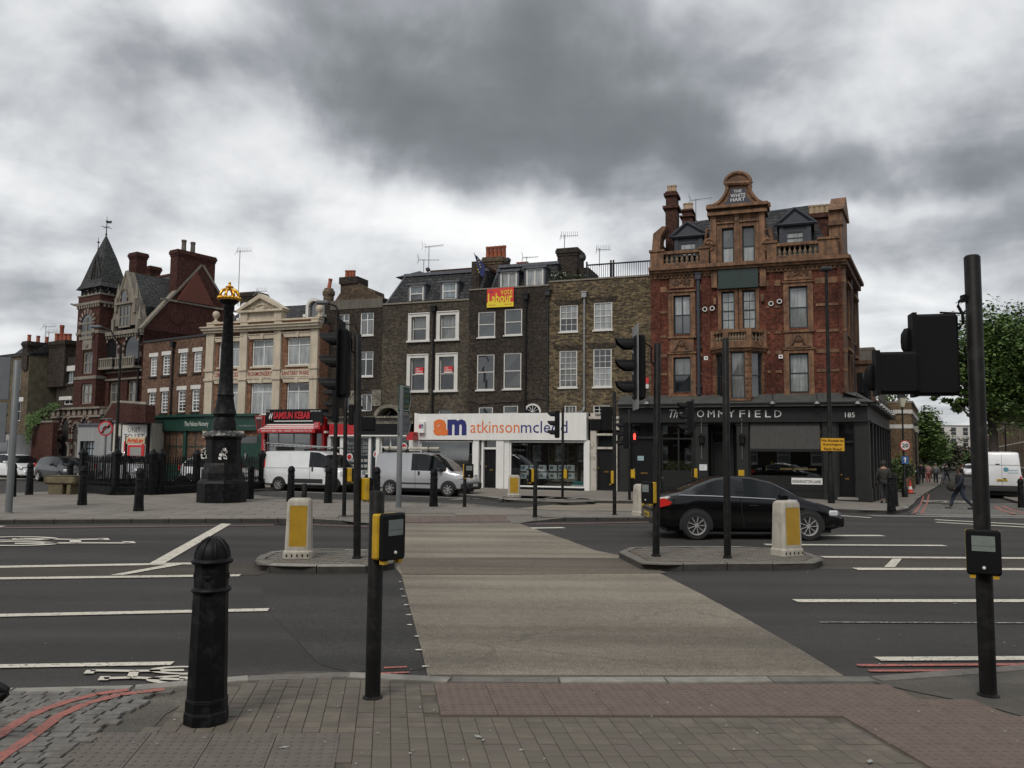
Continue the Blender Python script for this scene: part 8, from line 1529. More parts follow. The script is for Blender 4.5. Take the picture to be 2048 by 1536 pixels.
# great lamp column with the gilded crown
b=G(443,1004,.12);t=thing('lamp_column','tall black iron column on an octagonal pedestal topped by a gilded crown','lamp column',b);S_=b.y/FPX;zz=lambda y:(AT(452,y,b.y)-b).z;s8=PI/8
mb=MB();mb.lathe([(47*S_,0),(47*S_,zz(966)),(44*S_,zz(961)),(40*S_,zz(958))],8,rot=s8);mb.build('plinth','cast_iron',t);mb=MB();mb.lathe([(40*S_,zz(959)),(39*S_,zz(945)),(35*S_,zz(930)),(33*S_,zz(926)),(33*S_,zz(880)),(36*S_,zz(874))],8,rot=s8);mb.build('pedestal','cast_iron',t);mb=MB();mb.lathe([(36*S_,zz(875)),(42*S_,zz(872)),(40*S_,zz(867)),(22*S_,zz(861))],16);mb.build('pedestal_cap',mat('chipped_iron',(.02,.02,.02),.5,.3,4,dirt=(.4,.4,.38),dscale=9,damt=.9),t)
mb=MB();mb.lathe([(23*S_,zz(862)),(22*S_,zz(846)),(18*S_,zz(835)),(23*S_,zz(828)),(22*S_,zz(826)),(19*S_,zz(815)),(15.5*S_,zz(795)),(17*S_,zz(790)),(15*S_,zz(787)),(13.5*S_,zz(760)),(9*S_,zz(622)),(11*S_,zz(619)),(11*S_,zz(610)),(16*S_,zz(606)),(20*S_,zz(602)),(20*S_,zz(600)),(0,zz(600))],16);mb.build('shaft','cast_iron',t,smooth=40)
cc=Vector(((AT(459,600,b.y)-b).x*.0,0,0));mb=MB();mb.lathe([(20*S_,zz(601)),(22*S_,zz(598)),(21.5*S_,zz(595)),(19*S_,zz(594))],20);cr=mb.build('crown_rim','gold_leaf',t,smooth=40);mb=MB()
for k in range(20):a=k*PI/10;mb.lathe([(0,zz(597)-.07),(.05,zz(597)),(0,zz(597)+.07)],6,(21.5*S_*math.cos(a),21.5*S_*math.sin(a),0))
mb.build('crown_beads','gold_leaf',cr,kind='stuff');mb=MB()
for k in range(8):a=k*PI/4;mb.tube([(math.cos(a)*r*S_,math.sin(a)*r*S_,zz(y))for r,y in((20,596),(19,589),(15,582),(9,579),(3,578))],.045,5)
mb.build('crown_arches','gold_leaf',cr,smooth=True);mb=MB();mb.lathe([(3*S_,zz(579)),(4*S_,zz(577)),(8*S_,zz(574.5)),(8*S_,zz(573)),(3*S_,zz(571)),(2*S_,zz(569)),(3*S_,zz(567)),(2.4*S_,zz(564.5)),(0,zz(564))],12);mb.build('crown_finial','gold_leaf',t,smooth=40)
rr=random.Random(4)
for x,y in((419,902),(459,903)):
 mb=MB()
 for k in range(16):p=Vector(((AT(x+rr.gauss(0,3),y,b.y)-b).x,-33*S_*.94-.012,zz(y+rr.uniform(-5,14))));s=rr.uniform(.02,.06);mb.quad(p+Vector((-s,0,-s*.6)),p+Vector((s,0,-s)),p+Vector((s*.8,0,s)),p+Vector((-s,0,s*.8)))
 mb.build('torn_poster','letter_white',t,kind='stuff')
 # railings round the steps, toilet sign, trough, bicycle
t=thing('railings','black iron railings with square posts round the underground steps','railings',G(230,990,.12));b=t.location;cor=[G(163,983,.12),G(230,990,.12),G(320,989,.12),G(392,985,.12)];bk=(F1.u*0+Vector((.25,.97,0)))*5;loop=cor+[cor[3]+bk,cor[0]+bk];ht=1.42;bars=MB();rl=MB();pl_=MB()
for a,c in zip(loop,loop[1:]+loop[:1]):
 d=c-a;L_=d.length;d.normalize();n_=Vector((-d.y,d.x,0));F_=Fl(a,d,n_);pl_.fb(F_,0,L_,-.02,.3,-.14,.14);pl_.fb(F_,0,L_,-.02,.1,-.2,.2)
 for z in(.42,1.2):rl.fb(F_,0,L_,z,z+.035,-.02,.02)
 k=.1
 while k<L_:bars.add([F_.P(k-.013,.3,-.013),F_.P(k+.013,.3,-.013),F_.P(k+.013,.3,.013),F_.P(k-.013,.3,.013),F_.P(k-.013,ht,-.013),F_.P(k+.013,ht,-.013),F_.P(k+.013,ht,.013),F_.P(k-.013,ht,.013),F_.P(k,ht+.1,0)],[(0,1,5,4),(1,2,6,5),(2,3,7,6),(3,0,4,7),(4,5,8),(5,6,8),(6,7,8),(7,4,8)]);k+=.125
 k=.06
 while k<L_ and a.y<36:bars.fb(F_,k,k+.01,.44,.58,-.01,.01);k+=.06
bars.build('bars','cast_iron',t,org=b,kind='stuff');rl.build('rails','cast_iron',t,org=b);pl_.build('plinth','cast_iron',t,org=b)
for p in loop+[G(303,990,.12)]:mb=MB();mb.lathe([(.15,0),(.15,1.5),(.2,1.52),(.2,1.6),(.13,1.66),(.05,1.75),(0,1.8)],4,p,rot=PI/4+F1.ang);mb.build('post','cast_iron',t,org=b)
t=thing('toilet_sign','lit looking ArtsLav sign on two black posts behind the railings','sign',G(272,978,.12));T_=t;Yp=t.location.y;b=t.location;F_=Fl(b,(1,0,0),(0,-1,0));mb=MB()
for x in(252,293):mb.box(lx(x,900)-.04,lx(x,900)+.04,-.04,.04,0,lz(x,872))
mb.build('posts','black_paint',t,kind='stuff');mb=MB();q=(lx(254,880),lx(291,880),lz(272,888),lz(272,874));mb.box(q[0],q[1],-.09,.06,q[2],q[3],bev=.02);mb.build('name_panel',mat('cream_panel',(.6,.5,.33),.5,.05,3),t);o=text('ArtsLav',F_,(q[0]+.04,q[1]-.04,q[2]+.06,q[3]-.05),.092,mat('sign_orange',(.65,.07,.02),.5),t,px=False,bold=.05);o.data.transform(Matrix.Translation(-b))
q2=(lx(256,900),lx(289,900),lz(272,912),lz(272,890));mb=MB();mb.box(q2[0],q2[1],-.06,.04,q2[2],q2[3],bev=.01);s=mb.build('notice_board','poster_red',t);mb=MB();mb.box(q2[0]+.12,q2[1]-.12,-.066,-.061,q2[2]+.02,q2[3]-.1);mb.build('notice','letter_grey',s)
t=thing('stone_trough','long mossy stone horse trough on two blocks left of the railings','trough',G(119,988,.12),-.05);T_=t;Yp=t.location.y;mb=MB();z1,z0=lz(119,951),lz(119,973);x0,x1=lx(96,960),lx(161,960);mb.box(x0,x1,-.35,.35,z0+.1,z1-.001,bev=.06);mb.add([(x0+.08,-.28,z1+.0),(x1-.08,-.28,z1),(x1-.08,.28,z1),(x0+.08,.28,z1),(x0,-.35,z1),(x1,-.35,z1),(x1,.35,z1),(x0,.35,z1)],[(4,5,1,0),(5,6,2,1),(6,7,3,2),(7,4,0,3)]);mb.build('basin','trough_stone',t)
for a,c in((104,133),(141,150)):mb=MB();mb.box(lx(a,980),lx(c,980),-.28,.28,-.02,z0+.12,bev=.03);mb.build('support_block','trough_stone',t)
t=thing('bicycle','dark bicycle leaning inside the railings, wheel near the right posts','bicycle',G(352,984,.12)+Vector((0,.6,0)),.15);
for x in(0,-1.05):mb=MB();mb.lathe([(.31,-.02),(.34,0),(.31,.02),(.3,0)],20,(x,0,.34),axis='y');w=mb.build('wheel','signal_black',t);mb=MB();[mb.tube([(x,0,.34),(x+.31*math.cos(k*PI/6),0,.34+.31*math.sin(k*PI/6))],.004,3)for k in range(12)];mb.build('spokes','galv',w)
mb=MB();[mb.tube([p,q],.018,6)for p,q in(((0,0,.34),(-.12,0,.95)),((-.1,0,.85),(-.75,0,.88)),((-.1,0,.8),(-.6,0,.32)),((-.6,0,.32),(-.8,0,.98)),((-1.05,0,.34),(-.6,0,.32)),((-1.05,0,.34),(-.75,0,.85)))];mb.build('frame','signal_black',t);mb=MB();mb.tube([(-.12,-.28,1.02),(-.12,0,.98),(-.12,.28,1.02)],.015,6);mb.build('handlebar','signal_black',t);mb=MB();mb.box(-.93,-.68,-.07,.07,.98,1.03,bev=.02);mb.build('saddle','signal_black',t)
t=thing('metal_rail','end of a worn black rail poking in at the left edge of the near pavement','rail',G(-60,1500,.03));b=t.location;q=lambda x,y:AT(x,y,b.y)-b;mb=MB();mb.tube([q(-90,1362),q(-20,1366),q(4,1376),q(16,1381)],[.03,.03,.028,.02],8);mb.tube([q(-90,1405),q(-25,1403),q(2,1394),q(14,1386)],[.03,.03,.028,.02],8);mb.tube([q(-60,1500),q(-60,1365)],.03,8);mb.tube([q(-60,1490),q(0,1505)],.03,8);mb.build('rail','cast_iron',t,smooth=50)
rr=random.Random(12);mb=MB()
for k in range(150):
 x,y=rr.uniform(-30,2070),rr.choice([rr.uniform(1385,1530),rr.uniform(1060,1360)]);p=G(x,y,(.052 if y>1380 else .018));s=rr.uniform(.004,.012)*(1 if rr.random()<.9 else 2.2);a=rr.random()*6;mb.add([p+Vector((math.cos(a+j*PI/2)*s*(1.4 if j%2 else .7),math.sin(a+j*PI/2)*s*(1.4 if j%2 else .7),rr.uniform(0,.006)))for j in range(4)],[(0,1,2,3)])
o=mb.build('litter','letter_grey',kind='stuff');o['label']='specks of litter and blossom scattered over road and pavement';o['category']='litter'
for k,(x,y)in enumerate(((800,1163),(803,1178),(808,1192),(813,1209),(818,1229),(821,1249),(832,1272),(838,1299),(850,1332))):p=G(x,y,.017);mb=MB();mb.add([p+Vector((rr.uniform(.015,.045)*math.cos(j*1.05),rr.uniform(.015,.035)*math.sin(j*1.05),0))for j in range(6)],[tuple(range(6))]);mb.build('stud_mark','road_white',ROAD)
c=G(578,1049,.012);t=thing('drain_grate','dark slotted drain grate in the gutter of the far kerb behind the left bollard','drain',c);mb=MB();mb.box(-.34,.34,-.17,-.14,0,.012);mb.box(-.34,.34,.14,.17,0,.012);[mb.box(-.34+k*.068,-.31+k*.068,-.14,.14,0,.012)for k in range(11)];mb.build('grate','cast_iron',t)
# vehicles
def paint(n,c,met=.0):return mat(n,c,.13 if max(c)<.02 else .32,.04,2,coat=.0 if max(c)<.02 else .8,metal=met,dirt=tuple(x*.6+.002 for x in c),dscale=1.2,damt=.25)
paint('paint_black',(.003,.003,.0035));paint('paint_white',(.74,.76,.78));paint('paint_silver',(.42,.43,.45),.3);paint('paint_grey',(.035,.037,.042),.2);paint('paint_red',(.2,.02,.02));paint('paint_blue',(.03,.05,.12))
mat('car_glass',(.006,.008,.009),.04,.1,2,spec=.45);mat('tyre',(.017,.017,.018),.85,.2,20);mat('alloy',(.5,.5,.51),.35,.1,9,metal=.5);mat('steel_rim',(.32,.32,.32),.5,.2,9,metal=.4);mat('plastic_black',(.02,.02,.021),.6,.2,5);mat('headlight',(.55,.57,.6),.1,.2,9,coat=1);mat('chrome',(.7,.7,.72),.12,.05,3,metal=1);mat('plate_yellow',(.6,.42,.03),.4,.03);mat('plate_white',(.6,.6,.58),.4,.03)
def wheel(t,x,y,r,n,m,w=.21):
 mb=MB();s=-1 if y<0 else 1;mb.lathe([(r*.66,-w/2),(r*.93,-w/2),(r,-w*.33),(r,w*.33),(r*.93,w/2),(r*.66,w/2),(r*.66,-w/2)],24,(x,y,r),axis='y');wh=mb.build('wheel','tyre',t,smooth=40);mb=MB();mb.lathe([(r*.66,w*.5),(r*.63,w*.42),(r*.58,w*.3)],24,axis='y',cap=False)
 mb.lathe([(0,w*.42),(r*.14,w*.4),(r*.15,w*.25)],12,axis='y')
 for k in range(n):
  a=6.283*k/n;c,q=math.cos(a),math.sin(a);p=lambda rr,tt,yy:Vector((rr*c-tt*q,yy,rr*q+tt*c));h=.3/n*(.32 if n>7 else .7)
  mb.add([p(r*.1,-h*r*2,w*.4),p(r*.1,h*r*2,w*.4),p(r*.64,h*r*3,w*.44),p(r*.64,-h*r*3,w*.44),p(r*.1,-h*r*2,w*.25),p(r*.1,h*r*2,w*.25),p(r*.64,h*r*3,w*.3),p(r*.64,-h*r*3,w*.3)],[(0,1,2,3),(0,1,5,4),(1,2,6,5),(3,0,4,7)])
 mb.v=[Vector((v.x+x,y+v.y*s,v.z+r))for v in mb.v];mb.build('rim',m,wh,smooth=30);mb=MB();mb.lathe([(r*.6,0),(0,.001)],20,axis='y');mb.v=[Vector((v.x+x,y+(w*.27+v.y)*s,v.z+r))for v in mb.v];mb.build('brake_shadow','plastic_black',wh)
def car(name,label,cat,st,wb0,wb1,r,pm,glass_rng,rimn=5,rimm='alloy',group=None,bump='plastic_black',side_glass=None,tail=None,headl=None,plate=None,strip=None,rear_plate=None,wide=.93):
 """st: stations (x, z_bottom, z_belt, z_roof, half width, roof half width); x runs to the front, y is across"""
 t=thing(name,label,cat,(0,0,0),0,group);rings=[]
 def ring(s):
  x,zb,zs,zr,w,wr=s;cab=zr>zs+.12;e=.05 if cab else .015;zm=zb+(zs-zb)*.55
  h=[(w*.86,zb),(w*.98,zb+.07),(w,zm),(w*.985,zs-.08),(w*(.955 if cab else .93),zs),(wr,zr-e),(wr*.86,zr-e*.25),(wr*.45,zr)]
  return[Vector((x,-a,z))for a,z in h]+[Vector((x,a,z))for a,z in h[::-1]]
 S2=[]
 for a,c in zip(st,st[1:]):S2+=[tuple(a[k]+(c[k]-a[k])*f for k in range(6))for f in(0,.5)]
 S2.append(st[-1]);rings=[ring(s)for s in S2];n=len(rings[0]);body=MB();gl={}
 V_=[v for R in rings for v in R];bf=[]
 def isglass(i,k):
  x0,x1=S2[i][0],S2[i+1][0];xm=(x0+x1)/2;cab=min(S2[i][3]-S2[i][2],S2[i+1][3]-S2[i+1][2])
  if k in(4,n-6)and side_glass:
   for j,(a,c)in enumerate(side_glass):
    if a<=xm<=c and cab>-.01:return 'side_window',(k,j)
  if 5<=k<=n-7 or k==n//2-1:
   for j,(a,c)in enumerate(glass_rng):
    if a<=xm<=c:return('windscreen' if a>st[0][0]+(st[-1][0]-st[0][0])*.45 else 'rear_window'),(99,j)
  return None
 for i in range(len(rings)-1):
  for k in range(n):
   f=(i*n+k,i*n+(k+1)%n,(i+1)*n+(k+1)%n,(i+1)*n+k);g=isglass(i,k)
   if g:gl.setdefault(g,[]).append(f)
   else:bf.append(f)
 bf+=[tuple(range(n))[::-1],tuple(range((len(rings)-1)*n,len(rings)*n))];body.add(V_,bf);bo=body.build('body',pm,t,smooth=38)
 for(nm,key),fs in gl.items():mb=MB();mb.add(V_,fs);idx=sorted({i for f in fs for i in f});mp={o:k for k,o in enumerate(idx)};mb.v=[mb.v[i]for i in idx];mb.f=[tuple(mp[i]for i in f)for f in fs];mb.build(nm,'car_glass',t,smooth=60)
 w=max(s[4]for s in st)
 for x in(wb0,wb1):
  for s in(-1,1):
   mb=MB();R_=r*1.17;pts=[];zb=min(s_[1]for s_ in st if abs(s_[0]-x)<.9);a0=math.asin(max(-1,min(1,(zb+.02-r)/R_)))
   for k in range(21):a=a0+(PI-2*a0)*k/20;pts.append((x+R_*math.cos(a),r+R_*math.sin(a)))
   mb.prism(pts,Fl((0,0,0),(1,0,0),(0,s,0)),w*.7,w*1.0+.004);mb.build('wheel_arch','plastic_black',t);wheel(t,x,s*(w-.05),r,rimn,rimm)
 L0,L1=st[0][0],st[-1][0]
 def bx(nm,m,x0,x1,y0,y1,z0,z1,par=None,bev=.012):mb=MB();mb.box(x0,x1,y0,y1,z0,z1,bev=bev);return mb.build(nm,m,par or t)
 for s in(-1,1):
  if tail:bx('tail_light','tail_red',L0-.015,L0+tail[2],*sorted((s*(w*tail[3]),s*(w+.006 if tail[2]>.1 else w*.96))),tail[0],tail[1])
  if headl:bx('headlight','headlight',L1-headl[2],L1-headl[4]if len(headl)>4 else L1+.01,*sorted((s*w*headl[3],s*w*.955)),headl[0],headl[1],bev=.03)
 for s in(-1,1):
  xm=[g[1]for g in side_glass][-1]if side_glass else wb1;zb_=[q[2]for q in st if q[0]<=xm][-1];mb=MB();mb.box(xm-.3,xm-.12,*sorted((s*(w-.02),s*(w+.2))),zb_+.0,zb_+.14,bev=.03);mb.build('mirror','plastic_black' if pm not in('paint_black','paint_white')or cat=='van' else pm,t)
 if strip:
  for s in(-1,1):bx('side_strip',bump,strip[0],strip[1],*sorted((s*(w-.01),s*(w+.012))),strip[2],strip[3])
 bx('bumper',bump,L0-.03,L0+.14,-st[0][4]*1.05,st[0][4]*1.05,st[0][1]-.03,st[0][1]+.24,bev=.04);bx('bumper',bump,L1-.14,L1+.03,-st[-1][4]*1.08,st[-1][4]*1.08,st[-1][1]-.03,st[-1][1]+.22,bev=.04)
 if plate:p_=bx('number_plate','plate_white',L1+.03,L1+.045,-.26,.26,plate,plate+.11,bev=.003)
 if rear_plate:p_=bx('number_plate','plate_yellow',L0-.045,L0-.03,-.26,.26,rear_plate[0],rear_plate[0]+.11,bev=.003);text(rear_plate[1],Fl((L0-.046,0,0),(0,-1,0),(-1,0,0)),(-.22,.22,rear_plate[0]+.02,rear_plate[0]+.09),0,'plastic_black',t,px=False,bold=.02)
 bx('underbody','plastic_black',L0+.3,L1-.3,-w*.75,w*.75,.16,st[len(st)//2][1]+.05)
 return t,bx
def seam(t,pts,y,m='plastic_black',r=.006):mb=MB();mb.tube([(x,y,z)for x,z in pts],r,4);mb.build('door_seam',m,t)
def put(t,c0,px1,wb0,wb1,hw,h=None,sc=None):
 """stand the near rear wheel's contact on ground pixel c0 and scale so that the front wheel falls on column px1"""
 p=G(*c0);d=(h or F0.u).copy();d.z=0;d.normalize();n=Vector((-d.y,d.x,0));lo,hi=.6,1.5
 for _ in range(30):
  s=(lo+hi)/2;q=p+d*(wb1-wb0)*s-EYE;x=1024+FPX*q.dot(c_r)/q.dot(c_f)
  if x<px1:lo=s
  else:hi=s
 s=sc or s;t.scale=(s,s,s);t.rotation_euler=(0,0,math.atan2(d.y,d.x));t.location=p-d*wb0*s+n*hw*s;t.location.z=zg(p.x,p.y)-.0;return s
CP=[(0,.42,.72,.74,.72,.6),(.07,.3,.93,.97,.82,.66),(.35,.24,.985,1.03,.88,.68),(.72,.23,.99,1.09,.895,.62),(1.0,.22,.985,1.22,.9,.6),(1.45,.21,.97,1.385,.9,.59),(1.85,.2,.955,1.435,.9,.59),(2.3,.2,.935,1.425,.9,.59),(2.75,.2,.915,1.33,.9,.6),(3.15,.2,.895,1.13,.9,.65),(3.42,.2,.885,.97,.89,.72),(3.75,.22,.83,.86,.88,.7),(4.1,.24,.74,.76,.83,.62),(4.32,.28,.62,.63,.72,.5),(4.4,.32,.5,.51,.6,.42)]
t,bx=car('car','glossy black two door coupe driving right behind the long island','car',CP,.93,3.48,.325,'paint_black',[(.74,1.44),(2.76,3.4)],9,'alloy',bump='paint_black',side_glass=[(1.2,1.95),(2.02,3.1)],headl=(.54,.68,.42,.72,.2),rear_plate=(.46,'YG08 VNG'))
for s in(-1,1):mb=MB();mb.tube([(x,s*y,z)for x,y,z in((.55,.84,1.0),(1.3,.868,.985),(2.3,.868,.945),(3.25,.866,.9))],.014,5);mb.build('chrome_strip','chrome',t)
for s in(-1,1):mb=MB();mb.prism([(-.02,.9),(.22,.93),(.46,.8),(.3,.77),(.02,.7)],Fl((0,0,0),(1,0,0),(0,s,0)),.55,.872);mb.build('tail_light','tail_red',t)
seam(t,[(2.02,.3),(1.98,.6),(1.95,.95)],-.905);seam(t,[(3.12,.3),(3.16,.6),(3.12,.88)],-.905);mb=MB();mb.box(2.12,2.34,-.925,-.9,.76,.79,bev=.01);mb.build('door_handle','paint_black',t)
mb=MB();mb.box(2.35,2.6,-.45,-.1,.7,1.15,bev=.06);mb.build('seat','plastic_black',t);put(t,(1393,1080),1617,.93,3.48,.9,Vector((1,.02,0)))
SV=[(0,.34,1.05,1.7,.82,.68),(.06,.3,1.07,1.8,.86,.72),(.3,.27,1.08,1.845,.87,.74),(1.2,.26,1.08,1.86,.875,.74),(2.3,.26,1.07,1.84,.875,.73),(2.7,.26,1.06,1.77,.87,.72),(3.05,.26,1.05,1.56,.87,.72),(3.42,.26,1.04,1.26,.865,.74),(3.62,.27,1.01,1.06,.86,.72),(4.0,.28,.93,.97,.83,.66),(4.25,.3,.78,.8,.76,.56),(4.38,.34,.6,.62,.66,.5)]
def van_common(t,wd):pass
t,bx=car('van','silver small panel van with a pipe carrier tube on its roof','van',SV,.78,3.53,.31,'paint_silver',[(2.72,3.6)],7,'steel_rim',side_glass=[(2.0,3.35)],tail=(.85,1.2,.08,.84),headl=(.72,.92,.55,.5,.2),plate=.42,strip=(1.25,2.9,.5,.56))
seam(t,[(1.98,.3),(1.96,1.1),(1.98,1.75)],-.878);seam(t,[(2.98,.3),(3.06,.8),(3.0,1.05)],-.878);seam(t,[(1.1,.62),(1.1,1.6)],-.88);mb=MB();mb.tube([(.25,-.45,2.02),(2.9,-.45,2.02)],.07,10);mb.build('pipe_carrier','bollard_white',t);mb=MB()
for x in(.5,1.4,2.4):mb.box(x-.03,x+.03,-.7,.7,1.85,1.91);mb.box(x-.02,x+.02,-.52,-.38,1.9,2.1)
mb.build('roof_bars','plastic_black',t);mb=MB();mb.box(2.1,2.18,-.893,-.87,.88,1.05,bev=.01);mb.build('door_handle','plastic_black',t);bx('front_bumper_skirt','plastic_black',3.95,4.42,-.8,.8,.28,.62,bev=.08);bx('rear_corner','plastic_black',-.03,.3,-.885,.885,.3,.72,bev=.05);put(t,(780,990),896,.78,3.53,.87);VAN=t
WV=[(0,.36,1.15,1.88,.9,.8),(.05,.32,1.17,1.93,.93,.82),(.4,.3,1.18,1.95,.95,.83),(2.6,.3,1.18,1.96,.95,.83),(3.1,.3,1.17,1.93,.95,.82),(3.45,.3,1.15,1.78,.94,.8),(3.85,.3,1.13,1.42,.93,.8),(4.12,.3,1.08,1.16,.92,.8),(4.5,.3,.96,1.0,.88,.7),(4.72,.34,.78,.8,.8,.6),(4.8,.4,.62,.64,.72,.55)]
t,bx=car('van','white medium panel van with a long ladder on its roof','van',WV,.95,4.0,.33,'paint_white',[(3.4,4.1)],7,'steel_rim',side_glass=[(2.72,3.75)],tail=(.9,1.5,.08,.86),headl=(.76,1.02,.5,.55,.12),plate=.5,strip=(1.6,3.4,.42,.62))
seam(t,[(2.7,.3),(2.68,1.1),(2.7,1.9)],-.955);seam(t,[(3.7,.35),(3.75,.9),(3.72,1.1)],-.955);seam(t,[(.15,1.12),(2.68,1.14)],-.955);mb=MB()
for y in(-.6,-.25):mb.tube([(-.1,y,2.32 if y<-.5 else 2.2),(4.3,y,2.1)],.03,5)
for k in range(15):x=.1+k*.29;z=2.31-x*.05;mb.tube([(x,-.6,z),(x,-.25,z-.1)],.018,4)
mb.build('ladder','galv',t);mb=MB();[mb.box(x-.02,x+.02,-.75,.75,1.96,2.16 if x<1 else 2.05)for x in(.6,2.2,3.0)];mb.build('roof_bars','plastic_black',t);mb=MB();mb.box(2.78,2.86,-.975,-.95,.98,1.2,bev=.01);mb.build('door_handle','plastic_black',t);bx('front_bumper_skirt','plastic_black',4.25,4.84,-.86,.86,.3,.7,bev=.08);put(t,(557,982),666,.95,4.0,.95)
HB=[(0,.4,.85,.9,.76,.6),(.08,.28,.98,1.2,.82,.62),(.3,.23,1.0,1.38,.86,.62),(.9,.21,.98,1.47,.87,.6),(1.7,.2,.95,1.48,.87,.6),(2.35,.2,.93,1.38,.87,.61),(2.8,.2,.91,1.15,.87,.66),(3.1,.21,.89,.95,.86,.7),(3.55,.23,.82,.84,.83,.64),(3.85,.26,.7,.72,.76,.55),(4.0,.3,.55,.56,.66,.45)]
def hatch(lb,pm,name='car',st=HB,r=.31,group='cars in the street',**k):return car(name,lb,'car',st,.72,3.2,r,pm,[(.1,.32),(2.36,3.05)],7,'alloy',group,bump=pm,side_glass=[(.35,1.25),(1.32,2.7)],tail=(.8,1.05,.1,.7),headl=(.6,.76,.45,.55,.12),plate=.42,rear_plate=(.6,''),**k)
t,bx=hatch('dark grey hatchback at the left end of the street behind the bollards','paint_grey');put(t,(76,963),121,.72,3.2,.87,Vector((.80,-.60,0)),sc=1.0)
t,bx=hatch('white saloon car cut by the left edge of the picture','paint_white');put(t,(-22,958),30,.72,3.2,.87,Vector((.86,-.5,0)),sc=1.05)
SB=[(x,zb,zs+.12,zr+.2,w,wr)for x,zb,zs,zr,w,wr in HB];t,bx=hatch('silver estate with roof rails half hidden behind the railings','paint_silver',st=SB);put(t,(202,965),260,.72,3.2,.87,F1.u,sc=1.0);mb=MB();[mb.tube([(.4,y,1.7),(.5,y,1.74),(2.3,y,1.72),(2.4,y,1.62)],.02,5)for y in(-.5,.5)];mb.build('roof_rails','chrome',t)
t,bx=hatch('white hatchback passing behind the lamp column pedestal','paint_white');put(t,(378,974),462,.72,3.2,.87,F0.u)
t,bx=hatch('black car at the kerb mostly hidden behind the white van','paint_black',st=SB);put(t,(548,974),600,.72,3.2,.87,F0.u,sc=1.05)
BV=[(0,.5,1.3,2.5,.93,.8),(.06,.42,1.32,2.58,.98,.84),(.5,.4,1.32,2.62,.99,.85),(3.6,.4,1.3,2.6,.99,.85),(4.2,.4,1.28,2.3,.98,.84),(4.7,.4,1.2,1.6,.96,.84),(5.2,.42,1.05,1.1,.92,.8),(5.5,.5,.8,.82,.85,.7)]
t,bx=car('van','big white delivery van seen from behind on the side street','van',BV,.9,4.4,.34,'paint_white',[(4.15,4.75)],7,'steel_rim',side_glass=[(3.7,4.6)],tail=(.75,1.25,.05,.86),rear_plate=(.98,'EA58 ZTL'))
bx('rear_bumper','plastic_black',-.1,.1,-.93,.93,.42,.62);seam(t,[(-.005,.6),(-.005,2.5)],0);mb=MB();mb.box(-.012,-.004,-.88,.88,1.86,1.875);mb.box(-.02,.0,-.2,-.05,1.05,1.15);mb.box(-.03,0,.1,.3,1.9,1.94);mb.build('door_line','plastic_black',t,kind='stuff');FR_=Fl((-.004,0,0),(0,-1,0),(-1,0,0))
mb=MB();mb.lathe([(.13,0),(.08,.004)],10);mb.v=[FR_.P(.2+v.x,1.62+v.y,.004+v.z)for v in mb.v];mb.build('logo',mat('logo_teal',(.1,.3,.38),.5),t);text('Southwark',FR_,(.32,.8,1.54,1.64),.004,'logo_teal',t,px=False,shear=.3);text('020 7525 5000',FR_,(.3,.78,1.4,1.47),.004,'logo_teal',t,px=False)
p=AT(2006,1000,46.5);t.location=(p.x,p.y,zg(p.x,p.y));t.rotation_euler=(0,0,math.atan2(dS.y,dS.x)+.02)
ps=[hatch(lb,c)[0]for lb,c in(('silver parked car in the side street row nearest the big pole','paint_silver'),('dark parked car in the side street row','paint_black'),('red parked car in the side street row','paint_red'),('white parked car in the side street row','paint_white'))]
nm=['third','fourth','fifth','sixth','seventh','eighth','ninth','tenth','eleventh']
for k in range(12):
 q=FS.P(52+k*8.5,0,5.6+.4*(k%3)+(2.5 if k<3 else 0));q.z=zg(q.x,q.y);c=ps[k]if k<4 else copy_tree(ps[k%4]);c.location=q;c.rotation_euler=(0,0,FS.ang+(PI if k%2 else 0)+.03*(k%3));c['group']='cars parked up the side street'
 if k>=4:c['label']='%s car of the parked row, counted up the side street'%nm[k-3]
 # people
mat('skin',(.3,.17,.12),.6,.1,5);mat('skin_dark',(.09,.05,.035),.6,.1,5);mat('hair',(.02,.015,.012),.8,.2,9)
for n_,c_ in(('cloth_black',(.015,.016,.02)),('cloth_navy',(.012,.016,.024)),('cloth_grey',(.13,.14,.15)),('cloth_olive',(.03,.03,.024)),('cloth_pink',(.33,.19,.18)),('cloth_coral',(.26,.09,.08)),('denim',(.022,.03,.048))):mat(n_,c_,.85,.2,7,.03,40)
def skinmesh(name,J,E_,m,parent,sub=1):
 me=bpy.data.meshes.new(name);me.from_pydata([j[:3]for j in J],E_,[]);ob=bpy.data.objects.new(name,me);COL.objects.link(ob);md=ob.modifiers.new('s','SKIN');sv=me.skin_vertices[0].data
 for i,j in enumerate(J):sv[i].radius=(j[3],j[3]*(j[4]if len(j)>4 else 1))
 sv[0].use_root=True;sb=ob.modifiers.new('u','SUBSURF');sb.levels=sub;dg=bpy.context.evaluated_depsgraph_get();nm_=bpy.data.meshes.new_from_object(ob.evaluated_get(dg));bpy.data.objects.remove(ob);nm_.polygons.foreach_set('use_smooth',[True]*len(nm_.polygons));nm_.materials.clear();nm_.materials.append(MATS[m]);o=bpy.data.objects.new(name,nm_);COL.objects.link(o);o.parent=parent;return o
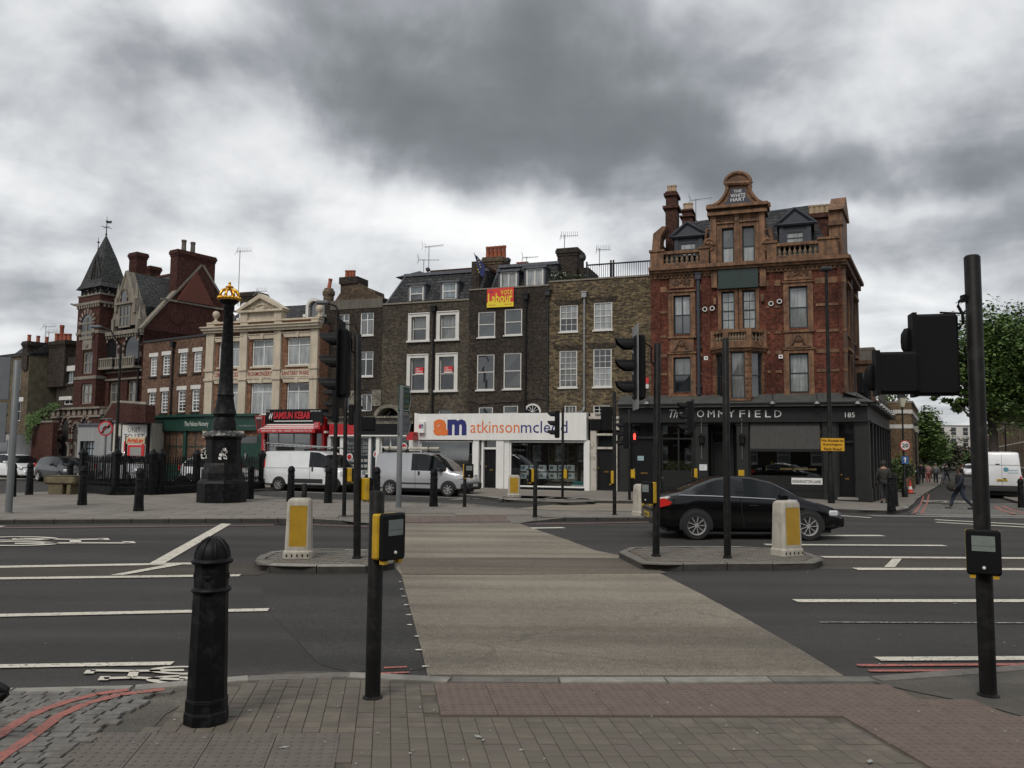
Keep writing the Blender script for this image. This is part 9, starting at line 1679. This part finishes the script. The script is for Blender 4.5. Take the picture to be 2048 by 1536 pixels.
def person(label,loc,rz,top,legs,hair='hair',skin='skin',stride=0.,armswing=.1,hood=False,s=1.0,seated=False,group=None):
 t=thing('person',label,'person',loc,rz,group);t.scale=(s,s,s);k=stride
 kl,kr=(k*.55,-k*.45),(0,0)
 leg=lambda sd,ph:[(.0,sd*.09,.9,.085),(ph*.24+abs(ph)*.08,sd*.1,.5,.062),(ph*.48-(.1 if ph<0 else 0),sd*.1,.1+(.06 if ph<0 else 0),.042),(ph*.48+.14-(.1 if ph<0 else 0),sd*.11,.035,.035)]
 if seated:leg=lambda sd,ph:[(.0,sd*.09,.9,.085),(.4,sd*.1,.88,.06),(.45,sd*.1,.5,.042),(.55,sd*.11,.47,.035)]
 arm=lambda sd,ph:[(-.01,sd*.19,1.4,.055),(ph*.12-.02,sd*.26,1.14,.043),(ph*.28+.06,sd*.26,.92,.034),(ph*.34+.1,sd*.25,.84,.028)]
 J=[(0,0,.93,.095,.9),(0,0,1.15,.09,1.1),(0,0,1.38,.11,1.1),(.01,0,1.52,.052),(.03,0,1.62,.085),(.035,0,1.7,.078)];E_=[(0,1),(1,2),(2,3),(3,4),(4,5)]
 for a,ph,st_ in((leg(-1,k),k,0),(leg(1,-k),-k,0),(arm(-1,-k-armswing),0,2),(arm(1,k+armswing),0,2)):
  n0=len(J);J+=a;E_+=[(st_,n0)]+[(n0+i,n0+i+1)for i in range(3)]
 skinmesh('body',J,E_,skin,t)
 fat=lambda L_,e:[(x,y,z,r_+e,*q)for x,y,z,r_,*q in L_]
 A0_,A1_,L0_,L1_=arm(-1,-k-armswing)[:3],arm(1,k+armswing)[:3],leg(-1,k)[:3],leg(1,-k)[:3]
 skinmesh('jacket',fat([(0,0,.86,.14,1),(0,0,1.15,.135,1.15),(0,0,1.39,.15,1.2),(0,0,1.47,.09,1)]+A0_+A1_,.022),[(0,1),(1,2),(2,3),(2,4),(4,5),(5,6),(2,7),(7,8),(8,9)],top,t)
 skinmesh('trousers',fat([(0,0,.95,.13,1)]+L0_+L1_,.02),[(0,1),(1,2),(2,3),(0,4),(4,5),(5,6)],legs,t)
 for L_ in(leg(-1,k),leg(1,-k)):mb=MB();x,y,z=L_[3][:3];mb.box(x-.17,x+.08,y-.045,y+.045,z-.035,z+.06,bev=.025);mb.build('shoe','cloth_black',t)
 mb=MB();mb.lathe([(0,1.79),(.06,1.775),(.1,1.73),(.108,1.66),(.095,1.58 if hood else 1.62),(.05,1.56 if hood else 1.6)],12,(0,0,0));mb.v=[v if v.x<.04 or v.z>1.7 else Vector((.04,v.y,v.z))for v in mb.v];mb.build('hood' if hood else 'hair',top if hood else hair,t,smooth=True)
 mb=MB();mb.lathe([(0,-.02),(.018,0),(.014,.03),(0,.035)],6,(.118,0,1.64));mb.build('nose',skin,t);return t
def onp(x,y,off=0.):return G(x,y,off)
ang=math.atan2(c_r.y,c_r.x)
w=person('man in a dark jacket striding left across the side street with a bag',onp(1921,1019),PI,'cloth_navy','denim',skin='skin_dark',stride=.75,armswing=.2,s=.98);bag=thing('shoulder_bag','dark round bag carried at the front by the striding man','bag',w.location+Vector((-.38,-.1,.95)));mb=MB();mb.lathe([(0,-.22),(.14,-.16),(.2,0),(.14,.16),(0,.22)],10);mb.build('bag','cloth_olive',bag,smooth=True)
person('person in a hooded olive coat seen from behind by the pub side wall',onp(1769,1006,.12),1.3,'cloth_olive','cloth_black',hood=True,stride=.1);person('person in a pink top and coral trousers walking away',onp(1857,967,.0),1.1,'cloth_pink','cloth_coral',stride=.3);person('person in a grey top walking away beside the pink one',onp(1872,969),1.1,'cloth_grey','cloth_black',stride=.25,hair='cloth_grey');person('dark clothed person leading the group on the left pavement',onp(1843,966,.1),1.1,'cloth_black','cloth_black',stride=.2);person('person in black standing by the shop doorway up the side street',onp(1835,966,.1),2.5,'cloth_black','cloth_black');person('small distant person crossing the middle of the side street',onp(1894,967),.4,'cloth_black','denim',stride=.5)
dv=person('driver seated behind the side window of the silver van',(0,0,0),0,'cloth_grey','cloth_black',seated=True);dv.parent=None;M_=VAN.matrix_basis;q=Matrix.LocRotScale(VAN.location,VAN.rotation_euler,VAN.scale)@Vector((2.25,-.35,-.32));dv.location=q;dv.rotation_euler=VAN.rotation_euler.copy()
